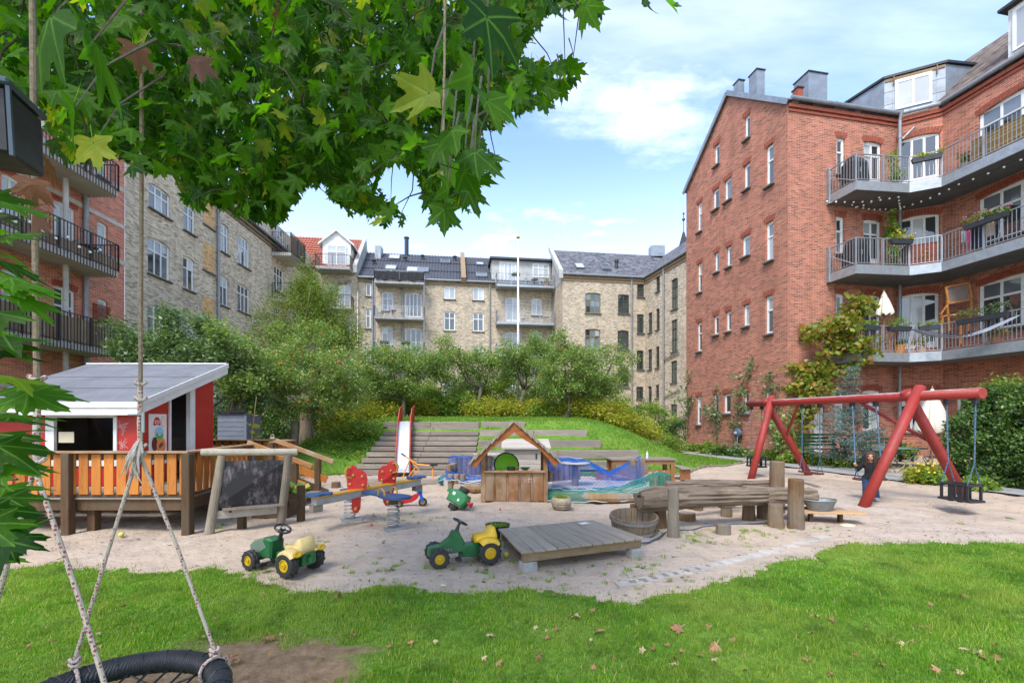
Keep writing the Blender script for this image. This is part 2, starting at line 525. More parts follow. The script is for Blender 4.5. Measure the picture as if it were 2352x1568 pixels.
def m_sand():
    m, nt, b = _nt('sand')
    p = _pos(nt)
    n1 = _noise(nt, p, .35, 5, .6); n2 = _noise(nt, p, 2.2, 6, .65); n3 = _noise(nt, p, 60, 3, .7); n4 = _noise(nt, p, 9, 5, .7); n6 = _noise(nt, p, 3.4, 2, .4)
    c = _mix(nt, _range(nt, n1, .35, .65), s2l(174,157,141), s2l(179,156,131))
    c = _mix(nt, _range(nt, n2, .48, .74, 0, .7), c, s2l(126,108,96))
    c = _mix(nt, _range(nt, n4, .55, .72, 0, .5), c, s2l(118,100,88))
    c = _mix(nt, _range(nt, n3, .35, .75, 0, .5), c, s2l(186,177,168))
    vo = nt.nodes.new('ShaderNodeTexVoronoi'); vo.inputs['Scale'].default_value = 26
    nt.links.new(p, vo.inputs['Vector'])
    c = _mix(nt, _range(nt, vo.outputs['Distance'], .05, .12, .55, 0), c, s2l(112,98,86))
    nt.links.new(c, b.inputs['Base Color'])
    b.inputs['Roughness'].default_value = .95; b.inputs['Specular IOR Level'].default_value = .15
    _bump(nt, b, _math(nt, 'ADD', _math(nt, 'ADD', _math(nt, 'MULTIPLY', n4, 1.4), _math(nt, 'MULTIPLY', n2, 3.0)), _math(nt, 'ADD', _math(nt, 'MULTIPLY', n3, .3), _math(nt, 'MULTIPLY', _range(nt, n6, .36, .56), .35))), .65, .03)
    return m
M_SAND = m_sand()
M_SOIL = mat('lawn_soil', s2l(128,106,84), .95, .25, 3, .5, dark=s2l(86,68,52))
def m_turf():
    m, nt, b = _nt('turf')
    p = _pos(nt)
    n1 = _noise(nt, p, .8, 5, .6); n2 = _noise(nt, p, 14, 5, .7)
    c = _mix(nt, _range(nt, n1, .35, .7), s2l(84,126,40), s2l(120,148,60))
    c = _mix(nt, _range(nt, n2, .4, .7, 0, .8), c, s2l(52,80,30))
    nt.links.new(c, b.inputs['Base Color']); b.inputs['Roughness'].default_value = .9; b.inputs['Specular IOR Level'].default_value = .1
    _bump(nt, b, n2, .8, .04)
    return m
M_TURF = m_turf()
M_ASPH = mat('path_asphalt', s2l(150,148,146), .92, .12, 2.5, .3, dark=s2l(124,122,118))

gxs = np.unique(np.concatenate([np.arange(-60, -9, 3.), np.arange(-9, 13.01, .14), np.arange(13.5, 60, 3.)]))
gys = np.unique(np.concatenate([np.arange(-12, 2, 1.), np.arange(2, 19.01, .14), np.arange(19.4, 36, .6), np.arange(37, 110, 4.)]))
def heightgrid(name, xs, ys, mt, lift=0.0, keep=None, rough=True, sink=None):
    X, Y = np.meshgrid(xs, ys)
    Z = gz(X, Y, rough)+lift
    if sink is not None: Z = Z-sink(X.ravel(), Y.ravel()).reshape(Z.shape)
    nx, ny = len(xs), len(ys)
    idx = np.arange(nx*ny).reshape(ny, nx)
    q = np.stack([idx[:-1,:-1], idx[:-1,1:], idx[1:,1:], idx[1:,:-1]], -1).reshape(-1, 4)
    if keep is not None:
        cx = (X[:-1,:-1]+X[1:,1:]).ravel()/2; cy = (Y[:-1,:-1]+Y[1:,1:]).ravel()/2
        q = q[keep(cx, cy)]
    v = np.stack([X.ravel(), Y.ravel(), Z.ravel()], 1)
    used = np.unique(q); rm = np.zeros(nx*ny, dtype=np.int64); rm[used] = np.arange(len(used))
    return npmesh(name, v[used], rm[q].ravel(), 4, mt, True)
LAWN = [(-8, 5.3)]+[tuple(GG(x, y)[:2]) for x, y in ((-200,1300),(0,1300),(150,1302),(330,1312),(480,1312),(600,1330),(680,1345),(800,1352),(1000,1355),(1176,1362),(1330,1368),(1440,1388),(1480,1385),(1520,1362),(1600,1352),(1680,1330),(1750,1312),(1800,1300),(1880,1285),(1910,1262),(2000,1250),(2150,1245),(2352,1248),(2800,1250))]+[(12, -3), (-9, -3)]
def in_lawn(x, y):
    wob = (vnoise(x, y, .4, 5)-.5)*.26+(vnoise(x, y, .11, 25)-.5)*.14
    return inpoly(x, y+wob, LAWN)
BARE = [(G(640,1545), .55, .42), (G(560,1500), .35, .22), (G(760,1490), .4, .12), (G(330,1560), .55, .3)]
def bare(x, y):
    m = np.zeros(len(x))
    for p, rx, ry in BARE:
        m = np.maximum(m, np.exp(-(((x-p.x)/rx)**2+((y-p.y)/ry)**2)))
    return m
lx = np.arange(-8.5, 11.5, .07); ly = np.arange(-2, 7.6, .07)
def in_core(x, y):
    return in_lawn(x, y)
lawn_me = heightgrid('lawn', lx, ly, None, .006, in_core)
co = np.empty(len(lawn_me.vertices)*3, dtype=np.float32); lawn_me.vertices.foreach_get('co', co); co = co.reshape(-1,3)
at_ = lawn_me.attributes.new('soil', 'FLOAT', 'POINT')
at_.data.foreach_set('value', np.clip((bare(co[:,0], co[:,1])+(vnoise(co[:,0], co[:,1], .16, 21)-.5)*.5-.18)*3.2+.55*(vnoise(co[:,0], co[:,1], .4, 22)-.55), 0, 1).astype(np.float32))
def m_lawn():
    m = M_TURF.copy(); m.name = 'lawn_turf'; nt = m.node_tree; b = nt.nodes['Principled BSDF']
    a = nt.nodes.new('ShaderNodeAttribute'); a.attribute_name = 'soil'
    src = b.inputs['Base Color'].links[0].from_socket; p = _pos(nt)
    so = _mix(nt, _range(nt, _noise(nt, p, 9, 6, .7), .35, .7), s2l(146,124,100), s2l(104,84,64))
    nt.links.new(_mix(nt, a.outputs['Fac'], src, so), b.inputs['Base Color'])
    return m
lawn_me.materials.clear(); lawn_me.materials.append(m_lawn())
tag(part('lawn', lawn_me, None), kind='structure')
MOUND = [(-16,12.2),(-9,12.4),(-7.2,13.2),(-6.3,14.2),(-5.3,14.85),(-1.3,14.85),(-1.1,14.2),(3.9,14.2),(5.06,14.5),(7.4,16.6),(9.2,18.0),(8.3,24.5),(6.5,34),(-18,40),(-18,13)]
def in_mound(x, y):
    return inpoly(x, y+(vnoise(x, y, .5, 6)-.5)*.2, MOUND)
mound = tag(part('mound', heightgrid('mound', np.arange(-18, 9.6, .16), np.arange(12, 36, .16), M_TURF, .02, in_mound), None), kind='structure')
# bare sandy soil under everything; a little lower beneath the turf
ground = tag(part('ground', heightgrid('ground', gxs, gys, M_SAND, sink=lambda x, y: .07*(in_lawn(x, y+.16) & in_lawn(x, y)) + .09*(in_mound(x, y-.2) & in_mound(x-.2, y) & in_mound(x+.2, y))), None), kind='structure')
# footpath
pv, pf = [], []
pys = np.arange(-3, 33, .5)
for i, y in enumerate(pys):
    x0 = float(path_x(y)); w = 1.05
    for k in (0, 1):
        pv.append((x0+k*w, y, gzf(x0+k*w*.3, y)+.03))
    if i: pf.append((2*i-2, 2*i-1, 2*i+1, 2*i))
mb = MB(); mb.add(pv, pf)
tag(part('footpath', mb, M_ASPH), kind='structure')
# patio with its own slabs
M_SLAB = mat('patio_slab', s2l(158,152,144), .92, .18, 3, .3, rnd=.15)
patio = tag(part('patio', MB().box(10.9, 15.6, 12.6, 16.4, -.1, .14), M_CONC), kind='structure')
me = MB().box(-.24, .24, -.24, .24, 0, .02, ch=.004).mesh('slab', M_SLAB)
for i in range(9):
    for j in range(7):
        part('slab', me, None, patio, T(11.2+i*.5, 12.95+j*.5, .138+random.uniform(0,.006)))
# edging: stone kerb of the lawn strip by the mound
M_EDGE = mat('edging_stone', s2l(140,130,112), .95, .2, 5, .4, rnd=.2)
me = MB().box(-.16, .16, -.035, .035, -.1, .05, ch=.01).mesh('edging_stone', M_EDGE)
pts = [(5.2,14.45),(7.4,16.5),(9.3,17.95)]
for a, b in zip(pts[:-1], pts[1:]):
    L = math.dist(a, b); n = int(L/.34)
    for k in range(n):
        t = (k+.5)/n; x, y = a[0]+(b[0]-a[0])*t, a[1]+(b[1]-a[1])*t
        part('edging_stone', me, None, mound, T(x, y, gzf(x, y)+random.uniform(-.01,.02)) @ RZ(math.atan2(b[1]-a[1], b[0]-a[0])+random.uniform(-.05,.05)))
# paving stones half buried between sand and lawn
M_PSTONE = mat('paving_stone', s2l(182,172,161), .95, .12, 4, .35, rnd=.12)
pm = [MB().prism([(.10+.03*random.random(), .06+.02*random.random()), (-.10-.03*random.random(), .06+.02*random.random()), (-.10-.03*random.random(), -.06-.02*random.random()), (.10+.03*random.random(), -.06-.02*random.random())], -.05, .012).mesh('stone', M_PSTONE) for _ in range(5)]
for k in range(19):
    x = 1440+k*25; y = 1341-(x-1440)*.19-.00010*(x-1440)**2
    p = GG(x, y)
    part('stone', pm[k % 5], None, ground, T(p.x, p.y, p.z+.004) @ RZ(random.uniform(.1,.5)))

# ----------------------------------------------------------------- grass blades
M_GRASS = leafmat('grass_blades', s2l(90,138,37), s2l(140,178,58), s2l(198,190,118), .55, .5, .13, .3, None, (s2l(158,168,84), s2l(70,104,42)))
M_GRASS2 = leafmat('mound_grass_blades', s2l(78,120,34), s2l(132,162,58), s2l(186,178,100), .5, .4, .10, .3)
def blades(name, P, hmin, hmax, wid, mt, lean=.6):
    n = len(P)
    a = rng.uniform(0, 2*PI, n); h = rng.uniform(hmin, hmax, n)*(.65+.9*vnoise(P[:,0], P[:,1], .22, 14)**1.5); w = wid*rng.uniform(.7, 1.3, n)
    la = rng.uniform(0, 2*PI, n); lm = h*rng.uniform(.1, lean, n)
    dx, dy = np.cos(a)*w/2, np.sin(a)*w/2
    V = np.empty((n, 3, 3))
    V[:,0] = P+np.stack([dx,dy,np.zeros(n)],1); V[:,1] = P-np.stack([dx,dy,np.zeros(n)],1)
    V[:,2] = P+np.stack([np.cos(la)*lm, np.sin(la)*lm, h], 1)
    return npmesh(name, V.reshape(-1,3), np.arange(n*3), 3, mt)
def scatter(n, x0, x1, y0, y1, test):
    x = rng.uniform(x0, x1, n); y = rng.uniform(y0, y1, n)
    k = test(x, y)
    return x[k], y[k]
def lawn_test(x, y):
    k = (in_lawn(x, y) | (in_lawn(x, y-.16) & (rng.random(len(x)) < .10))) & (np.abs(x) < y*1.25+.7)
    dens = .55+.75*vnoise(x, y, .28, 3)*vnoise(x, y, 1.1, 8)+.25*vnoise(x, y, .06, 9)-bare(x, y)*1.35
    near = np.clip(5.2/(y+1.0), .55, 1.0)
    return k & (rng.random(len(x)) < dens*near)
x, y = scatter(720000, -9, 11, 1.9, 7.4, lawn_test)
P = np.stack([x, y, gz(x, y)+.004], 1)
tag(part('lawn_grass', blades('lawn_grass', P, .016, .048, .0095, M_GRASS), None), 'short green lawn grass round the sand', 'grass', kind='stuff')
def mound_test(x, y):
    steps = (x > -5.15) & (x < -1.2) & (y > 14.7) & (y < 17.95) | (x > -1.3) & (x < 2.9) & (y > 14.9) & (y < 17.4)
    return in_mound(x, y) & ~steps & (rng.random(len(x)) < .35+.65*vnoise(x, y, .5, 4))
x, y = scatter(150000, -10, 9.5, 12.3, 22, mound_test)
P = np.stack([x, y, gz(x, y)+.015], 1)
tag(part('mound_grass', blades('mound_grass', P, .03, .085, .022, M_GRASS2), None), 'rough grass on the mound behind the sandpit', 'grass', kind='stuff')
# sparse tufts growing in the sand
tp = []
spots = [(G(px_, py_), s) for px_, py_, s in ((920,1200,.18),(905,1185,.2),(1585,1240,.2),(1660,1232,.35),(1700,1215,.3),(1750,1225,.25),(1620,1245,.2),(1560,1225,.2),(1300,1320,.5),(1180,1315,.6),(960,1325,.5),(860,1330,.4),(1230,1345,.5),(1420,1300,.3),(1500,1335,.3),(620,1310,.2),(1840,1300,.2),(1900,1216,.1),(2180,1200,.08),(2320,1190,.1),(1800,1300,.12),(1000,1190,.1),(1860,1290,.15),(700,1250,.2),(520,1210,.12))]
for c, s in spots:
    for _ in range(int(9*s/.2)):
        ox, oy = rng.normal(0, s, 2)
        k = rng.integers(8, 26)
        tp.append(np.stack([c.x+ox+rng.normal(0,.022,k), c.y+oy+rng.normal(0,.022,k), np.zeros(k)], 1))
P = np.concatenate(tp); P = P[~in_lawn(P[:,0], P[:,1])]; P[:,2] = gz(P[:,0], P[:,1])
tag(part('sand_grass', blades('sand_grass', P, .012, .05, .009, M_GRASS, .9), None), 'thin grass tufts growing in the sand', 'grass', kind='stuff')
# wood chips, crumbs of leaf and pebbles strewn over the sand
x, y = scatter(9000, -8, 10.5, 4.2, 13.5, lambda x, y: ~in_lawn(x, y) & (rng.random(len(x)) < .25+.75*(vnoise(x, y, .9, 31) > .5)))
C = np.stack([x, y, gz(x, y)+.006], 1); N = rng.normal(size=C.shape)*.3; N[:,2] = 1; N /= np.linalg.norm(N, axis=1)[:,None]
t_ = rng.normal(size=C.shape); t_[:,2] = 0; t_ /= np.linalg.norm(t_, axis=1)[:,None]; b_ = np.cross(N, t_); s_ = (rng.uniform(.006,.02,len(x))*(1+1.2*(rng.random(len(x)) < .08)))[:,None]
V = np.empty((len(x),4,3)); V[:,0] = C-t_*s_; V[:,2] = C+t_*s_; V[:,1] = C+b_*s_*.5+N*.004; V[:,3] = C-b_*s_*.5
tag(part('sand_litter', npmesh('sand_litter', V.reshape(-1,3), np.arange(len(x)*4), 4, leafmat('chip', s2l(96,76,60), s2l(150,126,102), s2l(206,196,180), .9, .05, .2)), None), 'wood chips and leaf crumbs strewn over the sand', 'litter', kind='stuff')
# ================================================================= buildings
def hit(x, P0, u):
    t = (x-CX)/FX
    return (t*P0[1]-P0[0])/(u[0]-t*u[1])
class Facade:
    """A wall standing on the line P0 + s*u (left to right seen from the yard) with real openings."""
    def __init__(self, root, P0, P1, z0, z1, mt, name='wall', clip=None):
        self.root, self.P0 = root, Vector(P0[:2])
        d = Vector(P1[:2])-self.P0
        self.L = d.length; self.u = d/self.L
        self.n = Vector((self.u.y, -self.u.x))
        self.z0, self.z1, self.mt, self.name, self.ops, self.clip = z0, z1, mt, name, [], clip
        u, n = self.u, self.n
        self.M = Matrix(((u.x, -n.x, 0, self.P0.x), (u.y, -n.y, 0, self.P0.y), (0, 0, 1, 0), (0, 0, 0, 1)))
    def s(self, x): return hit(x, self.P0, self.u)
    def z(self, x, y):
        p = self.P0+self.u*self.s(x)
        return CAM_H+(HZ-y)/FX*p.y
    def pt(self, s, off=0., z=0.):
        p = self.P0+self.u*s+self.n*off
        return Vector((p.x, p.y, z))
    def op(self, x0, x1, yt, yb, style, **kw):
        s0, s1 = self.s(x0), self.s(x1); xc = (x0+x1)/2
        return self.ops_add(s0, s1, self.z(xc, yb), self.z(xc, yt), style, **kw)
    def ops_add(self, s0, s1, z0, z1, style, **kw):
        s0 = max(.03, s0); s1 = min(self.L-.03, s1)
        o = dict(s0=s0, s1=s1, z0=z0, z1=z1, style=style); o.update(kw)
        for q in self.ops:
            if s0 < q['s1']+.02 and s1 > q['s0']-.02 and z0 < q['z1']+.02 and z1 > q['z0']-.02: return None
        if z0 < self.z0 or s1-s0 < .1: return None
        self.ops.append(o)
        return o
    def build(self, reveal=.13, uvoff=0.0):
        S = sorted({0.0, self.L} | {o[k] for o in self.ops for k in ('s0','s1')})
        Z = sorted({self.z0, self.z1} | {o[k] for o in self.ops for k in ('z0','z1')})
        mb, uv = MB(), []
        def addp(pts):
            mb.add(pts, [tuple(range(len(pts)))])
            uv.extend([(p[0]+p[1]+uvoff, p[2]) for p in pts])
        for i in range(len(S)-1):
            for j in range(len(Z)-1):
                a, b, c, d = S[i], S[i+1], Z[j], Z[j+1]
                if b-a < 1e-5 or d-c < 1e-5: continue
                if any(o['s0']-1e-6 <= a and b <= o['s1']+1e-6 and o['z0']-1e-6 <= c and d <= o['z1']+1e-6 for o in self.ops): continue
                poly = [(a,c),(b,c),(b,d),(a,d)]
                if self.clip:
                    for (A, B, C) in self.clip:      # keep A*s + B*z <= C
                        out = []
                        for k in range(len(poly)):
                            p, q = poly[k], poly[(k+1) % len(poly)]
                            fp, fq = A*p[0]+B*p[1]-C, A*q[0]+B*q[1]-C
                            if fp <= 0: out.append(p)
                            if fp*fq < 0:
                                t = fp/(fp-fq); out.append((p[0]+(q[0]-p[0])*t, p[1]+(q[1]-p[1])*t))
                        poly = out
                        if len(poly) < 3: break
                if len(poly) >= 3: addp([(p[0], 0, p[1]) for p in poly])
        for o in self.ops:
            s0, s1, z0, z1 = o['s0'], o['s1'], o['z0'], o['z1']
            w = s1-s0; r = o.get('rise', .07)*w
            for a, b in (((s0,z0),(s0,z1)), ((s1,z1),(s1,z0)), ((s1,z0),(s0,z0)), ((s0,z1),(s1,z1))):
                addp([(a[0],0,a[1]), (b[0],0,b[1]), (b[0],reveal,b[1]), (a[0],reveal,a[1])])
            if r > 0:
                N = 8
                arc = [(s0+w*k/N, z1-r+r*(1-(2*k/N-1)**2)) for k in range(N+1)]
                for k in range(N):
                    p, q = arc[k], arc[k+1]
                    if z1-p[1] > 1e-6 or z1-q[1] > 1e-6:
                        addp([(p[0],0,p[1]), (q[0],0,q[1]), (q[0],0,z1), (p[0],0,z1)])
                    addp([(q[0],0,q[1]), (p[0],0,p[1]), (p[0],reveal*.6,p[1]), (q[0],reveal*.6,q[1])])
        self.wall = part(self.name, mb, self.mt, self.root, self.M, uv=uv)
        for o in self.ops: self.window(o)
        return self
    def window(self, o):
        w, h = round((o['s1']-o['s0'])/.04)*.04, round((o['z1']-o['z0'])/.04)*.04
        st = STYLES[o['style']]
        fm = o.get('paint', WHITE)
        m = self.M @ T((o['s0']+o['s1'])/2, .075, (o['z0']+o['z1'])/2)
        me, cells = window_mesh(w, h, o['style'], fm)
        win = part('door' if st.get('door') else 'window', me, None, self.root, m)
        if st.get('blind'): return
        for k, (cx, cz, cw, chh) in enumerate(cells):
            pm = o.get('pane')
            if pm is None: pm = random.choices(M_PANES, (5, 3, 2, 3))[0]
            elif isinstance(pm, (list, tuple)): pm = pm[k % len(pm)]
            part('pane', pane_mesh(cw, chh, pm), None, win, m @ T(cx, .032, cz))
        if o.get('sill', not st.get('door')):
            sm = o.get('sillmat', M_SILL)
            me = cached(('sill', w, sm.name), lambda: MB().box(-w/2-.07, w/2+.07, -.21, .03, -.09, -.012, ch=.012).mesh('sill', sm))
            part('sill', me, None, win, m @ T(0, .0, -h/2))
        if o.get('arch'):
            am = o['arch']; r = o.get('rise', .07)*w
            a = MB(); n = max(5, int(w/.085))
            if n % 2 == 0: n += 1
            hh = .24
            for k in range(n):
                t = (k+.5)/n*2-1
                sx = t*(w/2+.05); zz = h/2-r+r*(1-min(1, abs(t))**2); ang = -t*2*r/(w/2)*.9-t*.12
                a.box(-(w+.1)/n*.44, (w+.1)/n*.44, -.012-random.uniform(0,.006), .02, .012, hh+random.uniform(-.01,.01), T(sx, 0, zz) @ RY(-ang))
            ao = part('brick_arch', a, am, self.root, self.M @ T((o['s0']+o['s1'])/2, 0, (o['z0']+o['z1'])/2))
CACHE = {}
def cached(key, fn):
    if key not in CACHE: CACHE[key] = fn()
    return CACHE[key]
STYLES = {
    'single': dict(cols=[1], rows=[1]),
    'slim2': dict(cols=[1], rows=[.36,.64]),
    'case2': dict(cols=[.5,.5], rows=[.33,.67]),
    'case2b': dict(cols=[.5,.5], rows=[1]),
    'case3': dict(cols=[.34,.32,.34], rows=[.33,.67]),
    'case4': dict(cols=[.25,.25,.25,.25], rows=[.32,.68]),
    'door2': dict(cols=[.5,.5], rows=[.30,.70], door=True),
    'door3': dict(cols=[.34,.33,.33], rows=[1], door=True),
    'door4': dict(cols=[.26,.24,.24,.26], rows=[1], door=True),
    'french': dict(cols=[.5,.5], rows=[.27,.35,.38]),
    'plank_door': dict(cols=[1], rows=[1], door=True, blind=True),
}
def window_mesh(w, h, style, fm):
    def make():
        st = STYLES[style]; mb = MB(); cells = []
        fr = .065; door = st.get('door')
        bot = .16 if door else fr
        mb.box(-w/2, -w/2+fr, 0, .07, -h/2, h/2, ch=.006); mb.box(w/2-fr, w/2, 0, .07, -h/2, h/2, ch=.006)
        mb.box(-w/2+fr, w/2-fr, .001, .069, h/2-fr-.02, h/2); mb.box(-w/2+fr, w/2-fr, .001, .069, -h/2, -h/2+fr*.8)
        if st.get('blind'):
            n = 5
            for k in range(n):
                x0 = -w/2+fr+(w-2*fr)*k/n; mb.box(x0+.004, x0+(w-2*fr)/n-.004, .02, .055, -h/2+fr*.8, h/2-fr-.02)
            mb.box(w/2-fr-.09, w/2-fr-.06, -.03, .0, -.1, .06)
            return mb.mesh('door', fm), cells
        xs = np.concatenate([[0], np.cumsum(st['cols'])])*(w-2*fr)-(w/2-fr)
        zs = h/2-fr-.02-np.concatenate([[0], np.cumsum(st['rows'])])*(h-fr*1.8-.02)
        mu = .03
        for x in xs[1:-1]: mb.box(x-mu, x+mu, .004, .072, zs[-1], zs[0])
        for z in zs[1:-1]: mb.box(-w/2+fr, w/2-fr, -.006, .066, z-mu, z+mu)
        sb = .042
        for i in range(len(xs)-1):
            for j in range(len(zs)-1):
                a, b, t, c = xs[i], xs[i+1], zs[j], zs[j+1]
                kb = .20 if (door and j == len(zs)-2) else sb
                mb.box(a, a+sb, .012, .06, c, t); mb.box(b-sb, b, .012, .06, c, t)
                mb.box(a+sb, b-sb, .0125, .0595, t-sb, t); mb.box(a+sb, b-sb, .0125, .0595, c, c+kb)
                cells.append(((a+b)/2, (t-sb+c+kb)/2, b-a-2*sb, t-c-sb-kb))
        return mb.mesh('window', fm), cells
    return cached(('win', round(w,3), round(h,3), style, fm.name), make)
def pane_mesh(w, h, m):
    w, h = round(w, 3), round(h, 3)
    return cached(('pane', w, h, m.name), lambda: MB().box(-w/2-.008, w/2+.008, 0, .008, -h/2-.008, h/2+.008).mesh('pane', m))
def pipe(root, pts, r, m=M_PIPE, name='downpipe'):
    mb = MB(); mb.tube(pts, r, 10)
    p0, p1 = Vector(pts[0]), Vector(pts[-1])
    if abs(p0.z-p1.z) > 3:
        z = min(p0.z, p1.z)+1.4
        while z < max(p0.z, p1.z): mb.lathe([(r*1.25,-.04),(r*1.25,.04)], 10, T(p1.x, p1.y, z)); z += 2.0
    return part(name, mb, m, root, smooth=False)
def rail(bal, pts, z, h, m, sp=.115, bar=.008, post_every=1.3, posts=True, low=.08, drop=0.0):
    """posts, hand rail, bottom rail and one bar after the other along a line of points"""
    pts = [Vector((p[0], p[1], 0)) for p in pts]
    top, bot = MB(), MB()
    bm = cached(('bar', round(h,2), bar, m.name, drop), lambda: MB().box(-bar, bar, -bar, bar, low-drop-.02 if drop else low, h-.01).mesh('baluster', m))
    pm = cached(('post', round(h,2), m.name), lambda: MB().box(-.024, .024, -.024, .024, 0, h-.005).mesh('post', m))
    for a, b in zip(pts[:-1], pts[1:]):
        d = b-a; L = d.length; ang = math.atan2(d.y, d.x); dn = d/L
        top.beam(a+Vector((0,0,z+h)), b+Vector((0,0,z+h)), .045, .03)
        bot.beam(a+Vector((0,0,z+low)), b+Vector((0,0,z+low)), .03, .02)
        npost = max(1, round(L/post_every))
        if posts:
            for k in range(npost+1):
                p = a+d*(k/npost); part('post', pm, None, bal, T(p.x, p.y, z) @ RZ(ang))
        n = max(2, int(L/sp))
        for k in range(1, n):
            p = a+d*(k/n); part('baluster', bm, None, bal, T(p.x, p.y, z) @ RZ(ang))
    part('handrail', top, m, bal); part('bottom_rail', bot, m, bal)
def sheet(name, root, pts, m, thick=.06, uvs=None):
    """a flat piece with thickness; pts counter-clockwise seen from above/outside"""
    pts = [Vector(p) for p in pts]
    n = (pts[1]-pts[0]).cross(pts[2]-pts[0]).normalized()
    mb = MB(); k = len(pts)
    u = (pts[1]-pts[0]).normalized(); v = n.cross(u)
    vs = pts+[p-n*thick for p in pts]
    mb.add(vs, [tuple(range(k)), tuple(range(2*k-1, k-1, -1))]+[(i, k+i, k+(i+1) % k, (i+1) % k) for i in range(k)])
    uv = [((p-pts[0]).dot(u), (p-pts[0]).dot(v)) for p in vs]
    return part(name, mb, m, root, uv=uv)
def wave_roof(name, root, P, u, up, L, S, m, pitch=.24, amp=.03, rows=1, step=.03):
    """corrugated sheets or pantiles: waves across, overlapping rows up the slope"""
    P, u, up = Vector(P), Vector(u).normalized(), Vector(up).normalized()
    n = u.cross(up).normalized()
    nw = int(L/pitch); mb = MB()
    for r in range(rows):
        a, b = S*r/rows, S*(r+1)/rows
        vs, fs = [], []
        for i in range(nw*4+1):
            x = i*pitch/4
            if x > L: x = L
            hgt = amp*math.sin(2*PI*i/4+.7)
            vs.append(P+u*x+up*a+n*(hgt+step)); vs.append(P+u*x+up*b+n*(hgt+(0 if rows > 1 else step)))
            if i: fs.append((2*i-2, 2*i, 2*i+1, 2*i-1))
        mb.add(vs, fs)
        if rows > 1:
            mb.add([P+up*a+n*(step+amp), P+u*L+up*a+n*(step+amp), P+u*L+up*a-n*.03, P+up*a-n*.03], [(0,3,2,1)])
    mb.add([P+u*0-n*.05, P+u*L-n*.05, P+u*L+up*S-n*.05, P+up*S-n*.05], [(0,1,2,3)])
    return part(name, mb, m, root)
def skylight(root, P, u, up, w, h, m=None, lift=.09):
    P, u, up = Vector(P), Vector(u).normalized(), Vector(up).normalized()
    n = u.cross(up).normalized()
    M = Matrix(((u.x,up.x,n.x,P.x),(u.y,up.y,n.y,P.y),(u.z,up.z,n.z,P.z),(0,0,0,1)))
    f = MB()
    f.box(-w/2, w/2, -h/2, -h/2+.07, 0, lift+.05); f.box(-w/2, w/2, h/2-.07, h/2, 0, lift+.05)
    f.box(-w/2, -w/2+.07, -h/2+.07, h/2-.07, 0, lift+.05); f.box(w/2-.07, w/2, -h/2+.07, h/2-.07, 0, lift+.05)
    o = part('skylight', f, M_ZINC, root, M)
    part('pane', MB().box(-w/2+.06, w/2-.06, -h/2+.06, h/2-.06, 0, lift+.02), m or M_PANES[1], o, M)
def zc(x, y, d): return CAM_H+(HZ-y)/FX*d

M_VOUS_RED = mat('arch_brick_red', s2l(150,78,60), .9, .25, 14, .3, rnd=.1)
M_TILE_BROWN = brick('brown_roof_tile', s2l(128,112,104), s2l(104,92,88), s2l(60,54,50), s2l(92,86,70), soot=.5)
M_SLATE = brick('slate_roof', s2l(112,112,118), s2l(96,98,106), s2l(70,72,78), s2l(92,88,86), soot=.5)
for _m in (M_TILE_BROWN, M_SLATE):
    for n_ in _m.node_tree.nodes:
        if n_.bl_idname == 'ShaderNodeTexBrick':
            n_.inputs['Brick Width'].default_value = .33; n_.inputs['Row Height'].default_value = .26; n_.inputs['Mortar Size'].default_value = .018
M_TILE_RED = mat('red_pantile', s2l(172,102,82), .85, .16, 3, .2, rnd=.05)
M_CORR = mat('black_corrugated', s2l(66,68,76), .7, .12, 2, .1)

# ---------------------------------------------------------------- red brick wing beside the swings
ANG = R(10.7)
UR = Vector((math.cos(ANG), math.sin(ANG))); VR = Vector((-math.sin(ANG), math.cos(ANG)))
A_ = Vector((10.98, 18.1)); B_ = A_+VR*7.2; C_ = A_+UR*5.23; D_ = C_+Vector((1.27, -.71)); E_ = D_-VR*13.5
EAVE = 14.45
red = thing('brick_apartment_building', 'red brick apartment building with steep gable and grey steel balconies', 'building', (A_.x, A_.y, 0))
LG = 7.2; RIDGE = 17.3
gab = Facade(red, B_, A_, -.2, RIDGE+.05, M_BRICK_RED, 'gable_wall', clip=[(-(RIDGE-EAVE)/(LG/2), 1, EAVE), ((RIDGE-EAVE)/(LG/2), 1, EAVE+(RIDGE-EAVE)*2)])
def z5(x0,x1,y0,y1): return (1528.8+.35*x0, 1528.8+.35*x1, 117.6+.35*y0, 117.6+.35*y1)
def z6(x0,x1,y0,y1): return (1528.8+.35*x0, 1528.8+.35*x1, 588+.35*y0, 588+.35*y1)
for t in ((515,553,425,575),(318,352,615,750),(512,553,740,905),(386,432,838,980),(309,350,905,1035),(500,553,1210,1345),(398,432,1280,1415),(319,350,1322,1448)):
    gab.op(*z5(*t), 'single', arch=M_VOUS_RED)
for t in ((658,708,615,880),(208,238,995,1185),(657,706,1118,1375),(209,237,1392,1582)): gab.op(*z5(*t), 'slim2', arch=M_VOUS_RED)
for t in ((315,347,390,515),(395,428,362,492),(509,549,318,460),(312,346,905,1030),(381,426,900,1030),(508,547,890,1030)): gab.op(*z6(*t), 'single', arch=M_VOUS_RED)
for t in ((207,236,435,625),(654,704,260,508),(203,231,920,1105),(650,702,880,1115)): gab.op(*z6(*t), 'slim2', arch=M_VOUS_RED)
gab.build()
fac = Facade(red, A_, C_, -.2, EAVE, M_BRICK_RED)
kw = dict(arch=M_VOUS_RED)
fac.op(*z5(1122,1178,568,810), 'slim2', **kw); fac.op(*z5(1118,1172,1085,1330), 'slim2', **kw)
fac.op(*z6(1118,1172,248,490), 'slim2', **kw); fac.op(*z6(1110,1170,872,1140), 'slim2', sillmat=M_BEIGE_SILL, **kw)
